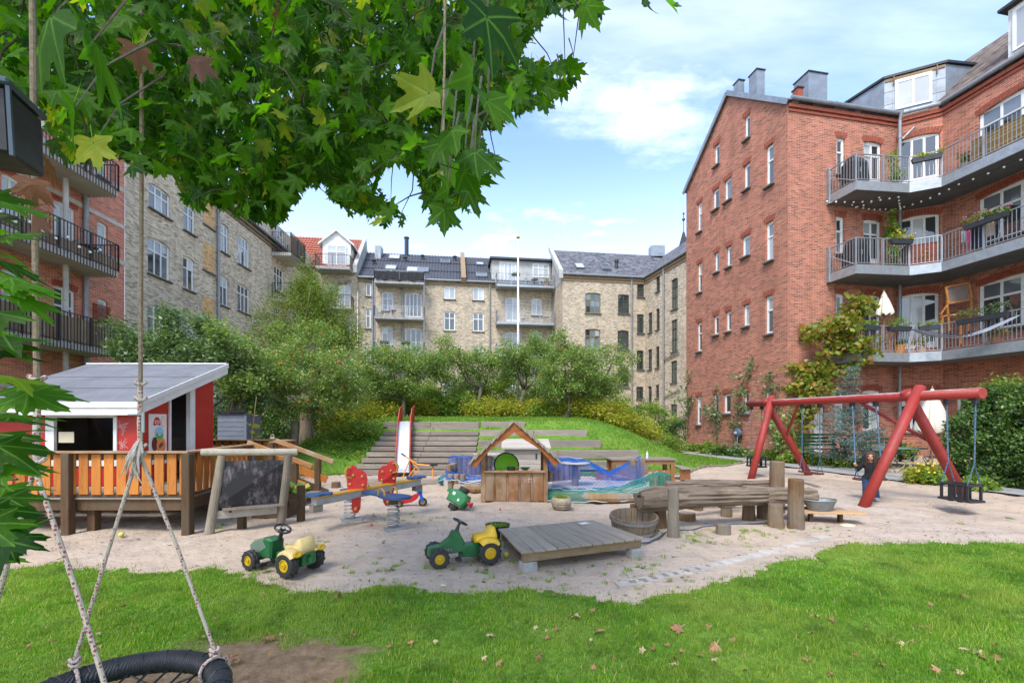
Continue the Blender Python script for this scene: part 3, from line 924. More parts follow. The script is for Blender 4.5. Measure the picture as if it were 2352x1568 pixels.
fac.op(*z5(1300,1418,595,868), 'door2', **kw); fac.op(*z5(1298,1415,1105,1395), 'door2', **kw)
fac.op(*z6(1295,1410,255,590), 'door2', **kw); fac.op(*z6(1293,1412,880,1145), 'case2', sillmat=M_BEIGE_SILL, pane=[M_PANES[0],M_PANES[0],M_PANES[2],M_PANES[2]], **kw)
fac.op(*z6(942,1043,975,1285), 'plank_door', rise=.05, sill=False, **kw)
fac.build()
cha = Facade(red, C_, D_, -.2, EAVE, M_BRICK_RED)
for zt, zb, st in ((554,868,'door3'),(1078,1415,'door3')):
    cha.op(*z5(1512,1798,zt,zb), st, **kw)
cha.op(*z6(1508,1793,245,605), 'door3', **kw)
cha.op(*z6(1508,1790,880,1150), 'case3', sillmat=M_BEIGE_SILL, **kw)
cha.build()
sid = Facade(red, D_, E_, -.2, EAVE, M_BRICK_RED)
sa = sid.s(2246)
for zb in (10.9, 7.72, 4.45):
    sid.ops_add(sa, sa+2.5, zb+.62, zb+2.45, 'case4', rise=.05, pane=[M_PANES[1],M_PANES[0]], **kw)
    sid.ops_add(sa+4.2, sa+5.6, zb, zb+2.4, 'door2', rise=.05, **kw)
sb_ = sid.s(2195)
sid.ops_add(sb_, sid.s(2266), 1.0, 2.75, 'case2', sillmat=M_BEIGE_SILL, **kw)
sid.ops_add(sid.s(2325), sid.s(2325)+1.5, .1, 2.9, 'plank_door', rise=.12, sill=False, paint=mat('porch_shade', (.03,.035,.04), .5, .1), **kw)  # near-black panel paints the shade inside the arched porch
sid.build()
# cornice bands, gutter, roofs
def offs(pts, o):
    """shift a polyline outward (towards the yard) by o"""
    out = []
    pts = [Vector(p) for p in pts]
    for i, p in enumerate(pts):
        n = Vector((0,0))
        ns = []
        for a, b in ((i-1,i),(i,i+1)):
            if a >= 0 and b < len(pts):
                d = (pts[b]-pts[a]).normalized(); ns.append(Vector((d.y,-d.x)))
        n = sum(ns, Vector((0,0)))/len(ns)
        n = n/(n.length**2)
        out.append(p+n*o)
    return out
EV = [A_, C_, D_, E_]
for k, (o, za, zb) in enumerate(((.05,-.42,-.34),(.09,-.27,-.14))):
    mb = MB(); q = offs(EV, o)
    for i in range(3):
        a, b = EV[i], EV[i+1]; c, d = q[i+1], q[i]
        mb.prism([tuple(a),tuple(b),tuple(c),tuple(d)], EAVE+za, EAVE+zb)
    part('cornice', mb, M_VOUS_RED, red)
q = offs(EV, .17)
mb = MB(); mb.tube([(p.x,p.y,EAVE+.02) for p in q], .085, 10)
for i in range(3):
    a, b = q[i], q[i+1]; n = int((b-a).length/.9)
    for k in range(1, n): p = a.lerp(b, k/n); mb.lathe([(.1,-.02),(.1,.02)], 8, T(p.x,p.y,EAVE+.02) @ RZ(math.atan2(*(b-a).yx)) @ RY(PI/2))
part('gutter', mb, M_ZINC, red)
pc = C_+Vector((-.12,-.30))
pipe(red, [(pc.x,pc.y-.1,EAVE), (pc.x,pc.y,EAVE-.35), (pc.x,pc.y,0)], .065)
pipe(red, [(pc.x+.05,pc.y-.05,EAVE-1.15), (pc.x+.42,pc.y-.2,EAVE-.75)], .05, name='pipe_branch')
mid = (A_+B_)/2
def P3(p, z): return Vector((p.x, p.y, z))
ov = .1
e0, e1 = A_-UR*.12-VR*.12, A_+UR*16-VR*.12
r0, r1 = mid-UR*.12, mid+UR*16
sl = (RIDGE-EAVE)/(LG/2)
sheet('roof', red, [P3(e0,EAVE-.02), P3(e1,EAVE-.02), P3(r1,RIDGE+.08), P3(r0,RIDGE+.08)], M_TILE_BROWN, .12)
b0, b1 = B_-UR*.12+VR*.12, B_+UR*16+VR*.12
sheet('roof', red, [P3(b1,EAVE-.02), P3(b0,EAVE-.02), P3(r0,RIDGE+.08), P3(r1,RIDGE+.08)], M_TILE_BROWN, .12)
# verge boards along the gable
mb = MB(); mb.beam(P3(e0-UR*.02,EAVE-.12), P3(r0-UR*.02,RIDGE), .05, .2); mb.beam(P3(b0-UR*.02,EAVE-.12), P3(r0-UR*.02,RIDGE), .05, .2)
part('verge', mb, M_ZINC, red)
f0, f1 = D_-UR*.12+VR*3.2, E_-UR*.12
g0, g1 = D_+UR*3.8+VR*3.2, E_+UR*3.8
sheet('roof', red, [P3(f0,EAVE-.02), P3(f1,EAVE-.02), P3(g1,EAVE+3.8*1.0), P3(g0,EAVE+3.8*1.0)], M_TILE_BROWN, .12)
sheet('roof_corner', red, [P3(C_,EAVE-.01), P3(D_,EAVE-.01), P3(D_+UR*1.4+VR*1.2,EAVE+.95), P3(C_+UR*.6+VR*2.0,EAVE+.95)], M_ZINC, .1)
# zinc dormer in the inner corner
dL, dR = Vector((16.28,19.9)), Vector((18.1,19.0))
plan = [dL, dR, Vector((19.75,19.2)), Vector((21.5,23.5)), Vector((15.6,22.6)), Vector((15.75,21.4))]
mb = MB(); mb.prism([tuple(p) for p in plan], EAVE+.2, 16.62)
dor = part('dormer', mb, M_ZINC, red)
ctr = sum(plan, Vector((0,0)))/6
mb = MB(); mb.prism([tuple(ctr+(p-ctr)*1.045) for p in plan], 16.64, 16.74)
part('dormer_roof', mb, M_DARK, dor)
dd = (dR-dL).normalized(); dn = Vector((dd.y,-dd.x))
Md = Matrix(((dd.x,-dn.x,0,dL.x),(dd.y,-dn.y,0,dL.y),(0,0,1,0),(0,0,0,1)))
Ld = (dR-dL).length
me, cells = window_mesh(1.24, 1.28, 'case2b', WHITE)
wm_ = Md @ T(Ld*.48, -.05, 15.82)
wo = part('dormer_window', me, None, dor, wm_)
for (cx_, cz_, cw, chh) in cells: part('pane', pane_mesh(cw, chh, M_PANES[2]), None, wo, wm_ @ T(cx_, .032, cz_))
mb = MB(); mb.box(.02, Ld-.02, -.03, -.003, 16.48, 16.6); part('trim_board', mb, wood('rotten_board', s2l(176,150,116), s2l(110,88,64)), dor, Md)
for s_ in (.32, Ld-.28):
    mb = MB(); mb.box(-.02,.02,-.07,-.035,16.28,16.66); part('bracket', mb, wood('bracket_wood', s2l(150,122,96), s2l(110,88,70), 'z'), dor, Md @ T(s_,0,0))
mb = MB(); [mb.box(0, Ld, -.012, -.004, z_, z_+.012) for z_ in (15.5, 16.05)]
mb.box(.28,.292,-.013,-.004,15.1,16.45); mb.box(Ld-.3,Ld-.288,-.013,-.004,15.1,16.45)
part('seam', mb, M_ZINC, dor, Md)
# second dormer further along the side wing
s0_ = sid.s(2274)+.25
Ms = sid.M
dor2 = part('dormer', MB().box(s0_, s0_+3.6, .45, 3.2, EAVE+.3, 16.72), mat('dormer_white_board', (.62,.61,.58), .7, .15), red, Ms)
part('dormer_roof', MB().box(s0_-.18, s0_+3.8, .22, 3.3, 16.74, 16.84), M_DARK, dor2, Ms)
for k in range(2):
    me, cells = window_mesh(1.6, 1.52, 'case2b', WHITE)
    wm_ = Ms @ T(s0_+.95+k*1.7, .39, 15.85)
    wo = part('dormer_window', me, None, dor2, wm_)
    for (cx_, cz_, cw, chh) in cells: part('pane', pane_mesh(cw, chh, random.choice([M_PANES[2], M_PANES[1]])), None, wo, wm_ @ T(cx_, .032, cz_))
# chimneys and vents on the gable roof
def roofz(p):
    d = (p-A_).dot(VR); return EAVE+sl*min(d, LG-d)
for (xx, yt, wd, dp, back, nm, mt_) in ((1738,171,.42,.5,2.6,'flue_box',M_ZINC),(1697,192,.3,.35,3.3,'flue_box',M_ZINC),(1861,184,.95,.8,1.6,'vent_box',M_ZINC),(1832,208,.25,.28,.55,'chimney',M_VOUS_RED)):
    sx = hit(xx, A_+VR*back, UR); p = A_+VR*back+UR*sx
    zt = zc(xx, yt, p.y); zb = roofz(p)-.3
    Mx = Matrix(((UR.x,VR.x,0,p.x),(UR.y,VR.y,0,p.y),(0,0,1,0),(0,0,0,1)))
    o = part(nm, MB().box(-wd/2, wd/2, -dp/2, dp/2, zb, zt), mt_, red, Mx)
    part('cap', MB().box(-wd/2-.03, wd/2+.03, -dp/2-.04, dp/2+.04, zt+.002, zt+.05), M_DARK, o, Mx)
# steel balconies winding round the corner
M_UNDER = mat('balcony_soffit', s2l(110,112,114), .8, .12, 1.5, .05)
bw0 = fac.pt(fac.s(1899), .02); bp2 = Vector((12.99,17.19)); bp3 = Vector((15.2,17.42)); bp4 = Vector((16.03,16.98)); bp5 = bp4-VR*10.5
bwall = [Vector((bw0.x,bw0.y)), bp2, bp3, bp4, bp5]
for zb in (10.45, 7.29, 3.98):
    bal = part('balcony', MB().prism([tuple(p) for p in bwall]+[tuple(E_), tuple(D_), tuple(C_)], zb+.02, zb+.33), M_UNDER, red)
    fm_ = MB()
    for a, b in zip(bwall[:-1], bwall[1:]): fm_.beam(P3(a,zb+.175), P3(b,zb+.175), .05, .35)
    part('fascia', fm_, M_GALV, bal)
    part('end_plate', MB().beam(P3(bwall[0],zb), P3(bwall[0],zb+1.42), .08, .3, up=(0,1,0)), M_GALV, bal)
    rail(bal, bwall, zb+.33, 1.03, M_GALV)
    sup = MB(); sup.tube([P3(bwall[0]+Vector((.05,0)),zb+1.1), P3(bp2+Vector((-.05,0)),zb+.36)], .018, 6); part('tie_rod', sup, M_GALV, bal)

# ---------------------------------------------------------------- yellow brick wings at the back
def Z4(x0,x1,y0,y1): return (1254.4+.325*x0, 1254.4+.325*x1, 509.6+.325*y0, 509.6+.325*y1)
yb = thing('yellow_brick_building', 'yellow brick apartment building with grey slate roof and dark green windows', 'building', (4.55, 41, 0))
P_, Q_, R_ = Vector((4.55,41.0)), Vector((12.3,42.1)), Vector((14.3,33.5))
EY = 14.95
back = Facade(yb, P_, Q_, -.3, EY, M_BRICK_YEL)
for t in ((277,385,500,645),(275,383,755,900),(277,383,1020,1165)): back.op(*Z4(*t), 'case3', paint=M_WOODWIN_OLIVE)
for t in ((508,587,512,648),(505,585,765,903),(505,585,1025,1165),(505,585,1290,1410)): back.op(*Z4(*t), 'case2', paint=M_WOODWIN_GREEN, pane=M_PANES[0])
for t in ((643,692,440,532),(643,690,652,787),(640,688,908,1042),(638,687,1163,1250),(635,685,1295,1410)): back.op(*Z4(*t), 'slim2', paint=M_WOODWIN_GREEN, pane=M_PANES[0])
back.build()
wq = Facade(yb, Q_, R_, -.3, EY, M_BRICK_YEL)
for t in ((776,803,385,492),(722,749,640,782),(776,801,612,760),(720,747,898,1040),(775,799,880,1028),(720,745,1160,1290),(773,797,1150,1243)): wq.op(*Z4(*t), 'slim2', paint=M_WOODWIN_GREEN, pane=M_PANES[0])
for t in ((885,930,400,615),(885,928,690,915)): wq.op(*Z4(*t), 'french', paint=M_WOODWIN_GREEN, pane=M_PANES[3])
for t in ((882,925,980,1135),(880,925,1285,1400)): wq.op(*Z4(*t), 'case2', paint=M_WOODWIN_GREEN, pane=M_PANES[3])
wq.build()
uy = back.u; vy = Vector((-uy.y, uy.x))
lw = Facade(yb, P_+vy*8, P_, -.3, EY, M_BRICK_YEL); lw.build()
rz_ = 18.7
sheet('roof', yb, [P3(P_-vy*.2,EY-.05), P3(Q_+uy*4-vy*.2,EY-.05), P3(Q_+uy*4+vy*4.2,rz_), P3(P_+vy*4.2,rz_)], M_SLATE, .15)
wu = wq.u; wn_ = -wq.n
sheet('roof', yb, [P3(Q_-wu*4-wn_*.2,EY-.05), P3(R_-wn_*.2,EY-.05), P3(R_+wn_*4.2,rz_), P3(Q_-wu*4+wn_*4.2,rz_)], M_SLATE, .15)
M_RENDER = mat('pale_render', s2l(178,176,170), .9, .15, 1.2, .1)
gm = MB(); gv = [P3(P_-vy*.25,EY-.4), P3(P_+vy*4.2,rz_-.1), P3(P_+vy*4.2,rz_+.35), P3(P_-vy*.25,EY+.35)]
gm.add(gv+[p+P3(uy*-.35,0) for p in gv], [(0,1,2,3),(7,6,5,4),(0,4,5,1),(1,5,6,2),(2,6,7,3),(3,7,4,0)])
part('parapet', gm, M_RENDER, yb)
gw = MB(); gw.add([P3(P_-uy*.02,EY-.5), P3(P_-uy*.02+vy*8.4,EY-.5), P3(P_-uy*.02+vy*4.2,rz_)], [(0,2,1)]); part('gable_top', gw, M_RENDER, yb)
mb = MB(); mb.tube([P3(P_-vy*.28,EY), P3(Q_-vy*.28-uy*.2,EY), P3(R_-wn_*.28,EY)], .1, 8); part('gutter', mb, M_PIPE, yb)
mb = MB()
for fc in (back, wq):
    for k, (o, z_) in enumerate(((.06,.45),(.12,.22))): mb.box(0, fc.L, -o, -.001, EY-z_-.1, EY-z_+.08, fc.M)
part('cornice', mb, mat('cornice_brick', s2l(150,126,96), .9, .2, 8, .2), yb)
for fc, xx in ((back,1450),(wq,1526)):
    p = fc.pt(fc.s(xx), .1); pipe(yb, [(p.x,p.y,EY-.05),(p.x,p.y,0)], .08)
p = wq.pt(wq.s(1526), .1); p2 = wq.pt(wq.s(1562), .1)
pipe(yb, [(p.x,p.y,zc(1527,826,p.y)), (p2.x,p2.y,zc(1562,809,p2.y))], .05, name='pipe_branch'); pipe(yb, [(p.x,p.y,zc(1527,912,p.y)), (p2.x,p2.y,zc(1555,895,p2.y))], .05, name='pipe_branch')
upv = (P3(P_+vy*4.2,rz_)-P3(P_-vy*.2,EY)).normalized()
for xx, fr, mt_ in ((1331,.33,M_PANES[2]),(1391,.33,M_PANES[0])):
    b0_ = P3(P_-vy*.2,EY)+upv*(fr*5.7); s_ = hit(xx, b0_, uy)
    skylight(yb, b0_+P3(uy*s_,0), P3(uy,0), upv, .85, 1.1, mt_)
vb = P3(P_+vy*1.3,EY+1.1); s_ = hit(1416, vb, uy); vb = vb+P3(uy*s_,0); part('roof_vent', MB().lathe([(.14,0),(.14,.7),(.2,.7),(.2,.95)], 8, T(vb)), M_DARK, yb)
vb = P3(P_+vy*4.2,rz_-.2); s_ = hit(1508, vb, uy); vb = vb+P3(uy*s_,0); part('chimney', MB().box(-.7,.7,-.5,.5,0,1.1,T(vb)), M_ZINC, yb)

# ---------------------------------------------------------------- long yellow building with the black corrugated roof
def Z3(x0,x1,y0,y1): return (548.8+x0/3, 548.8+x1/3, 470.4+y0/3, 470.4+y1/3)
mbd = thing('yellow_brick_building', 'long yellow brick apartment building with black corrugated roof', 'building', (-14.35, 42.35, 0))
um = Vector((12.37,1.65)).normalized(); vm = Vector((-um.y, um.x))
L0 = Vector((-14.35,42.35)); EM = 15.1
ML = L0+um*hit(822, L0, um); MR = L0+um*(hit(1292, L0, um)+1.5)
mf = Facade(mbd, ML, MR, -.3, EM, M_BRICK_YEL)
for t in ((872,910,540,628),): mf.op(*Z3(*t), 'single')
for t in ((870,908,715,850),(870,908,958,1080)): mf.op(*Z3(*t), 'slim2')
for t in ((985,1063,600,730),(982,1060,840,965),(985,1060,1080,1210)): mf.op(*Z3(*t), 'case2')
for t in ((1145,1260,605,782),(1145,1258,848,1035)): mf.op(*Z3(*t), 'door4' if t[2] < 700 else 'door3', pane=[M_PANES[3],M_PANES[0],M_PANES[0]])
for t in ((1412,1490,560,650),(1610,1688,568,658)): mf.op(*Z3(*t), 'case2b', pane=M_PANES[2])
for t in ((1412,1490,735,865),(1412,1490,972,1095),(1610,1688,742,872),(1610,1688,977,1105),(1412,1490,1212,1340),(1610,1688,1215,1345)): mf.op(*Z3(*t), 'case2', sillmat=M_BEIGE_SILL)
for t in ((1835,1940,637,808),(1832,1938,875,1045),(1832,1938,1110,1290)): mf.op(*Z3(*t), 'door2', pane=M_PANES[2])
for t in ((2015,2088,643,762),(2015,2088,875,992),(2015,2088,1110,1230)): mf.op(*Z3(*t), 'case2', pane=M_PANES[2])
mf.build()
RM = 19.2; up_m = (P3(vm*5.0, RM-EM)).normalized(); Sm = math.hypot(5.0, RM-EM)
e_ = ML-vm*.25
wave_roof('roof', mbd, P3(e_,EM-.02), P3(um,0), up_m, mf.L, Sm, M_CORR, .3, .035, 3)
mb = MB(); mb.tube([P3(ML-vm*.32,EM-.02), P3(MR-vm*.32,EM-.02)], .09, 8); part('gutter', mb, M_PIPE, mbd)
mb = MB(); mb.box(0, mf.L, -.08, -.001, EM-.4, EM-.22, mf.M); part('cornice', mb, MATS['cornice_brick'], mbd)
def on_roof(xx, fr, base, uu, upv_, S): 
    b = base+upv_*(fr*S); s = hit(xx, b, uu); return b+P3(uu*s,0)
for xx, fr, w_, h_, mt_ in ((906,.80,1.1,1.1,M_PANES[2]),(1023,.72,.95,1.0,M_PANES[0]),(898,.36,1.05,1.1,M_PANES[2]),(947,.32,1.05,1.1,M_PANES[2]),(972,.33,1.05,1.2,M_PANES[1]),(1102,.68,.75,.7,M_PANES[2]),(1106,.22,1.1,.95,M_PANES[1])):
    skylight(mbd, on_roof(xx, fr, P3(e_,EM), um, up_m, Sm), P3(um,0), up_m, w_, h_, mt_, .14)
for xx, fr in ((859,.5),(931,.68),(971,.8),(1045,.82)):
    q_ = on_roof(xx, fr, P3(e_,EM), um, up_m, Sm); part('roof_vent', MB().lathe([(.13,-.1),(.13,.3),(.24,.32),(.24,.4),(.05,.5)], 8, T(q_)), M_DARK, mbd)
q_ = on_roof(934, .95, P3(e_,EM), um, up_m, Sm); part('chimney', MB().lathe([(.22,-.4),(.22,1.7),(.28,1.7),(.28,1.85)], 12, T(q_)), M_DARK, mbd)
q_ = on_roof(871, .85, P3(e_,EM), um, up_m, Sm); part('flue_box', MB().box(-.3,.3,-.5,.5,-.5,.9,T(q_)), M_ZINC, mbd)
for xx, mt_ in ((1065,MATS['cornice_brick']),):
    b_ = P3(ML-vm*.3,EM-.2); s_ = hit(xx, b_, um); a_ = b_+P3(um*s_,0); c_ = a_+up_m*(Sm+.3)
    mb = MB(); nn = P3(um,0).cross(up_m); mb.add([a_+P3(um*-.22,0), a_+P3(um*.22,0), c_+P3(um*.22,0), c_+P3(um*-.22,0)]+[p+nn*.55 for p in (a_+P3(um*-.22,0), a_+P3(um*.22,0), c_+P3(um*.22,0), c_+P3(um*-.22,0))], [(3,2,1,0),(4,5,6,7),(0,1,5,4),(1,2,6,5),(2,3,7,6),(3,0,4,7)])
    part('fire_wall', mb, mt_, mbd)
for xx in (857, 925, 1125, 1268):
    p = mf.pt(mf.s(xx), .1); pipe(mbd, [(p.x,p.y,EM-.05),(p.x,p.y,0)], .075)
# roof terrace front above the second stack
s0_, s1_ = mf.s(1130), mf.s(1266)
ter = part('dormer', MB().box(s0_, s1_, .3, 3.5, EM-.1, EM+2.35), mat('dormer_grey_cladding', s2l(170,170,166), .7, .12, 2, .1), mbd, mf.M)
part('dormer_roof', MB().box(s0_-.2, s1_+.2, -.1, 3.7, EM+2.37, EM+2.55), M_CORR, ter, mf.M)
for (a, b, st) in ((1148,1187,'door4'),(1224,1262,'case3')):
    w_ = mf.s(b)-mf.s(a); hh = 2.0 if st == 'door4' else 1.35
    me, cells = window_mesh(round(w_/.04)*.04, hh, st, WHITE)
    wm_ = mf.M @ T((mf.s(a)+mf.s(b))/2, .22, EM+2.15-hh/2)
    wo = part('dormer_window', me, None, ter, wm_)
    for (cx_, cz_, cw, chh) in cells: part('pane', pane_mesh(cw, chh, M_PANES[2]), None, wo, wm_ @ T(cx_, .032, cz_))
def simple_balcony(root, fc, xa, xb, z, depth, m, slab=.22, h=1.0, mat_slab=None, sp=.12, bar=.009):
    a, b = fc.s(xa), fc.s(xb)
    bal = part('balcony', MB().box(a, b, -depth, -.01, z-slab, z, fc.M), mat_slab or M_CONC, root)
    pts = [fc.pt(a, .03), fc.pt(a, depth-.02), fc.pt(b, depth-.02), fc.pt(b, .03)]
    rail(bal, pts, z, h, m, sp, bar)
    return bal
M_WHITE_SLAB = mat('white_slab', s2l(178,178,176), .8, .12, 3, .1)
BALZ = {}
for key, xa, xb, ys in (('a',864,977,(660,738.7,818.7)), ('b',1137,1267,(667,750.4,822))):
    for y_ in ys:
        z_ = mf.z((xa+xb)/2, y_)+.16
        bl = simple_balcony(mbd, mf, xa+1, xb-1, z_, 1.35, M_GALV, .22, 1.0, M_GALV if key == 'b' else M_CONC, .13)
        BALZ[(key, y_)] = z_
    if key == 'a':
        for xx in (866, 976):
            p = mf.pt(mf.s(xx), 1.25); part('column', MB().tube([(p.x,p.y,0),(p.x,p.y,BALZ[('a',660)]-.2)], .06, 8), M_PIPE, mbd)

# ---------------------------------------------------------------- corner house with the red tiles
cor = thing('corner_apartment_house', 'yellow brick corner house with red tiled roof and white gabled dormer', 'building', (-18, 42, 0))
K1 = ML+um*.02-vm*.25; K0 = K1-um*8.0
EK = 15.75
kf = Facade(cor, K0, K1, -.3, EK, M_BRICK_YEL)
kf.op(*Z3(610,655,548,650), 'slim2', pane=M_PANES[0]); kf.op(*Z3(685,770,550,722), 'door2', pane=M_PANES[2])
kf.op(*Z3(485,535,480,600), 'case2'); kf.op(*Z3(685,770,800,970), 'door2', pane=M_PANES[3]); kf.op(*Z3(610,655,790,900), 'slim2'); kf.op(*Z3(485,535,740,850), 'case2')
kf.op(*Z3(560,590,800,900), 'single'); kf.op(*Z3(685,770,1060,1210), 'door2')
kf.build()
RK = 20.2; up_k = P3(vm*4.6, RK-EK).normalized(); Sk = math.hypot(4.6, RK-EK)
wave_roof('roof', cor, P3(K0-vm*.25-um*4,EK), P3(um,0), up_k, 12.0, Sk, M_TILE_RED, .28, .035, 13, .05)
gm = MB(); gv = [P3(K1-vm*.35,EK-.4), P3(K1+vm*4.6,RK-.1), P3(K1+vm*4.6,RK+.35), P3(K1-vm*.35,EK+.3)]
gm.add(gv+[p+P3(um*-.35,0) for p in gv], [(0,1,2,3),(7,6,5,4),(0,4,5,1),(1,5,6,2),(2,6,7,3),(3,7,4,0)])
part('parapet', gm, M_RENDER, cor)
gw = MB(); gw.add([P3(K1,EK-2), P3(K1+vm*9.2,EK-2), P3(K1+vm*4.6,RK), P3(K1,EK)], [(0,1,2,3)]); part('gable_wall', gw, M_RENDER, cor)
skylight(cor, on_roof(703, .80, P3(K0,EK), um, up_k, Sk), P3(um,0), up_k, 1.1, .9, M_PANES[2], .1)
sA, sB = kf.s(740), kf.s(805)
dz = EK
dk = part('dormer', MB().prism([(0,0),(sB-sA,0),(sB-sA,2.45),((sB-sA)/2,3.5),(0,2.45)], 0, 3.2, kf.M @ T(sA,.15,dz) @ RX(PI/2) @ SCL(1,1,-1)), mat('dormer_cladding', s2l(206,206,202), .6, .08, 2, .05), cor)
w2 = sB-sA
rm = MB()
for sg in (-1, 1):
    a0 = Vector((w2/2, 3.62)); a1 = Vector((w2/2+sg*(w2/2+.35), 2.28))
    rm.add([(a0.x,-.25,a0.y),(a1.x,-.25,a1.y),(a1.x,3.4,a1.y),(a0.x,3.4,a0.y),(a0.x,-.25,a0.y-.14),(a1.x,-.25,a1.y-.14),(a1.x,3.4,a1.y-.14),(a0.x,3.4,a0.y-.14)], [(0,1,2,3),(7,6,5,4),(0,4,5,1),(1,5,6,2),(2,6,7,3),(3,7,4,0)], kf.M @ T(sA,.15,dz))
part('dormer_roof', rm, WHITE, dk)
me, cells = window_mesh(1.76, 2.0, 'door2', WHITE)
wm_ = kf.M @ T((sA+sB)/2, .06, dz+1.2)
wo = part('dormer_window', me, None, dk, wm_)
for (cx_, cz_, cw, chh) in cells: part('pane', pane_mesh(cw, chh, M_PANES[2]), None, wo, wm_ @ T(cx_, .032, cz_))
simple_balcony(cor, kf, 735, 812, zc(774,625,42), 1.5, M_DARK, .25, 1.05)
simple_balcony(cor, kf, 762, 812, zc(790,711,42), 1.1, M_DARK, .2, 1.05)
pz = kf.pt(kf.s(768), .12); pipe(cor, [(pz.x+1.6,pz.y,EK-1.1),(pz.x+.3,pz.y,EK-1.4),(pz.x,pz.y,EK-1.8),(pz.x,pz.y,0)], .07)

# ---------------------------------------------------------------- left wings: grey buff brick and red brick with black balconies
lb = thing('buff_brick_building', 'grey buff brick apartment wing with blind niches and white windows', 'building', (-17.6, 22, 0))
LP = Vector((-17.6, 22)); LD = Vector((-.04, 1)).normalized()
sL = hit(287, LP, LD)
lb0 = LP+LD*sL; lb1 = LP+LD*20.6
EL = 15.35
def Z2(x0,x1,y0,y1): return (.3*x0, .3*x1, 352.8+.3*y0, 352.8+.3*y1)
lf = Facade(lb, lb0, lb1, -.3, EL, M_BRICK_BUFF)
for t in ((1140,1305,262,455),(1133,1303,665,945),(1130,1295,1170,1430)): lf.op(*Z2(*t), 'case3')
for t in ((1407,1495,405,605),(1403,1490,795,1045),(1397,1487,1245,1470)): lf.op(*Z2(*t), 'case2')
for t in ((1688,1750,545,760),(1683,1750,940,1165),(1690,1748,1330,1530)): lf.op(*Z2(*t), 'case2')
for t in ((1823,1912,645,865),(1820,1912,1010,1215),(1823,1910,1380,1560)): lf.op(*Z2(*t), 'case3')
for t in ((2100,2172,870,1060),(2098,2150,1170,1330),(2105,2172,560,760)): lf.op(*Z2(*t), 'case3')
for q in list(lf.ops):        # the ground floor repeats the row above it
    if 4.2 < q['z0'] < 6.9: lf.ops_add(q['s0'], q['s1'], q['z0']-3.3, q['z1']-3.3, q['style'])
lf.build()
uvn = MATS['clean_buff_brick']
for t in ((1553,1642,690,905),(1550,1640,1100,1290),(1556,1642,350,560)):
    x0,x1,y0,y1 = Z2(*t); a, b = lf.s(x0), lf.s(x1); za, zb2 = lf.z((x0+x1)/2, y1), lf.z((x0+x1)/2, y0)
    mb = MB(); mb.box(a, b, -.008, .01, za, zb2)
    part('blind_niche', mb, uvn, lb, lf.M, uv=[(p[0], p[2]) for p in mb.v])
    part('sill', MB().box(a-.06, b+.06, -.1, -.001, za-.1, za-.001, ch=.01), M_SILL, lb, lf.M)
p = lf.pt(lf.s(498), .12); pipe(lb, [(p.x,p.y,EL),(p.x,p.y,0)], .08)
mb = MB(); [mb.box(0, lf.L, -o, -.001, EL-z_-.1, EL-z_+.06, lf.M) for o, z_ in ((.07,.5),(.14,.25))]
part('cornice', mb, mat('cornice_buff', s2l(120,104,84), .9, .2, 8, .2), lb)
lnv = Vector((-1, 0))
mb = MB(); mb.tube([lf.pt(0,.25,EL), lf.pt(lf.L,.25,EL)], .09, 8); part('gutter', mb, M_PIPE, lb)
sheet('roof', lb, [lf.pt(0,.2,EL-.02), lf.pt(lf.L+3,.2,EL-.02), lf.pt(lf.L+3,-4.5,EL+3.6), lf.pt(0,-4.5,EL+3.6)], M_SLATE, .15)
for xx, yy in ((601,505),(585,494)):
    s_ = lf.s(xx); part('roof_vent', MB().box(-.35,.35,-.6,.6,0,1.0, T(lf.pt(s_,-.4,EL+.2))), M_ZINC, lb)
M_TIMBERSLAT = wood('balcony_board', s2l(178,152,124), s2l(140,116,92), 'z')
def left_balcony(fc, sa, sb, z, depth, m, slab, h, boards=None, root=None):
    bal = part('balcony', MB().box(sa, sb, -depth, -.01, z-slab, z, fc.M), MATS.get('pale_soffit') or mat('pale_soffit', s2l(186,178,168), .8, .1, 2, .05), root)
    pts = [fc.pt(sa, .05), fc.pt(sa, depth+.03), fc.pt(sb, depth+.03), fc.pt(sb, .05)]
    rail(bal, pts, z, h, m, .13, .011, 1.25, True, .06, drop=slab+.08 if slab < .3 else 0.0)
    if boards:
        n = int((sb-sa)/.15); me = cached(('bb', round(boards,2)), lambda: MB().box(-.065,.065,-.012,.012,.06,boards).mesh('board', M_TIMBERSLAT))
        for k in range(n):
            p = fc.pt(sa+(sb-sa)*(k+.5)/n, depth-.04, z); part('board', me, None, bal, T(p) @ RZ(math.atan2(fc.u.y, fc.u.x)))
    return bal
sE = lf.s(655)
lz1 = lf.z(655, 610); lz2 = lf.z(655, 694)
lbal = left_balcony(lf, lf.s(627)-.2, lf.s(672)-1.0, EL-.9, 1.4, M_DARK, .25, 1.5, 1.45, lb)
lbal2 = left_balcony(lf, lf.s(627)-.2, lf.s(672)-1.2, EL-4.35, 1.35, M_DARK, .25, 1.15, None, lb)
mb = MB(); mb.beam(lf.pt(lf.s(627)-.2,1.38,EL-4.3), lf.pt(lf.s(627)+1.3,1.38,EL-3.2), .03, .03); part('cross_brace', mb, M_DARK, lbal2)

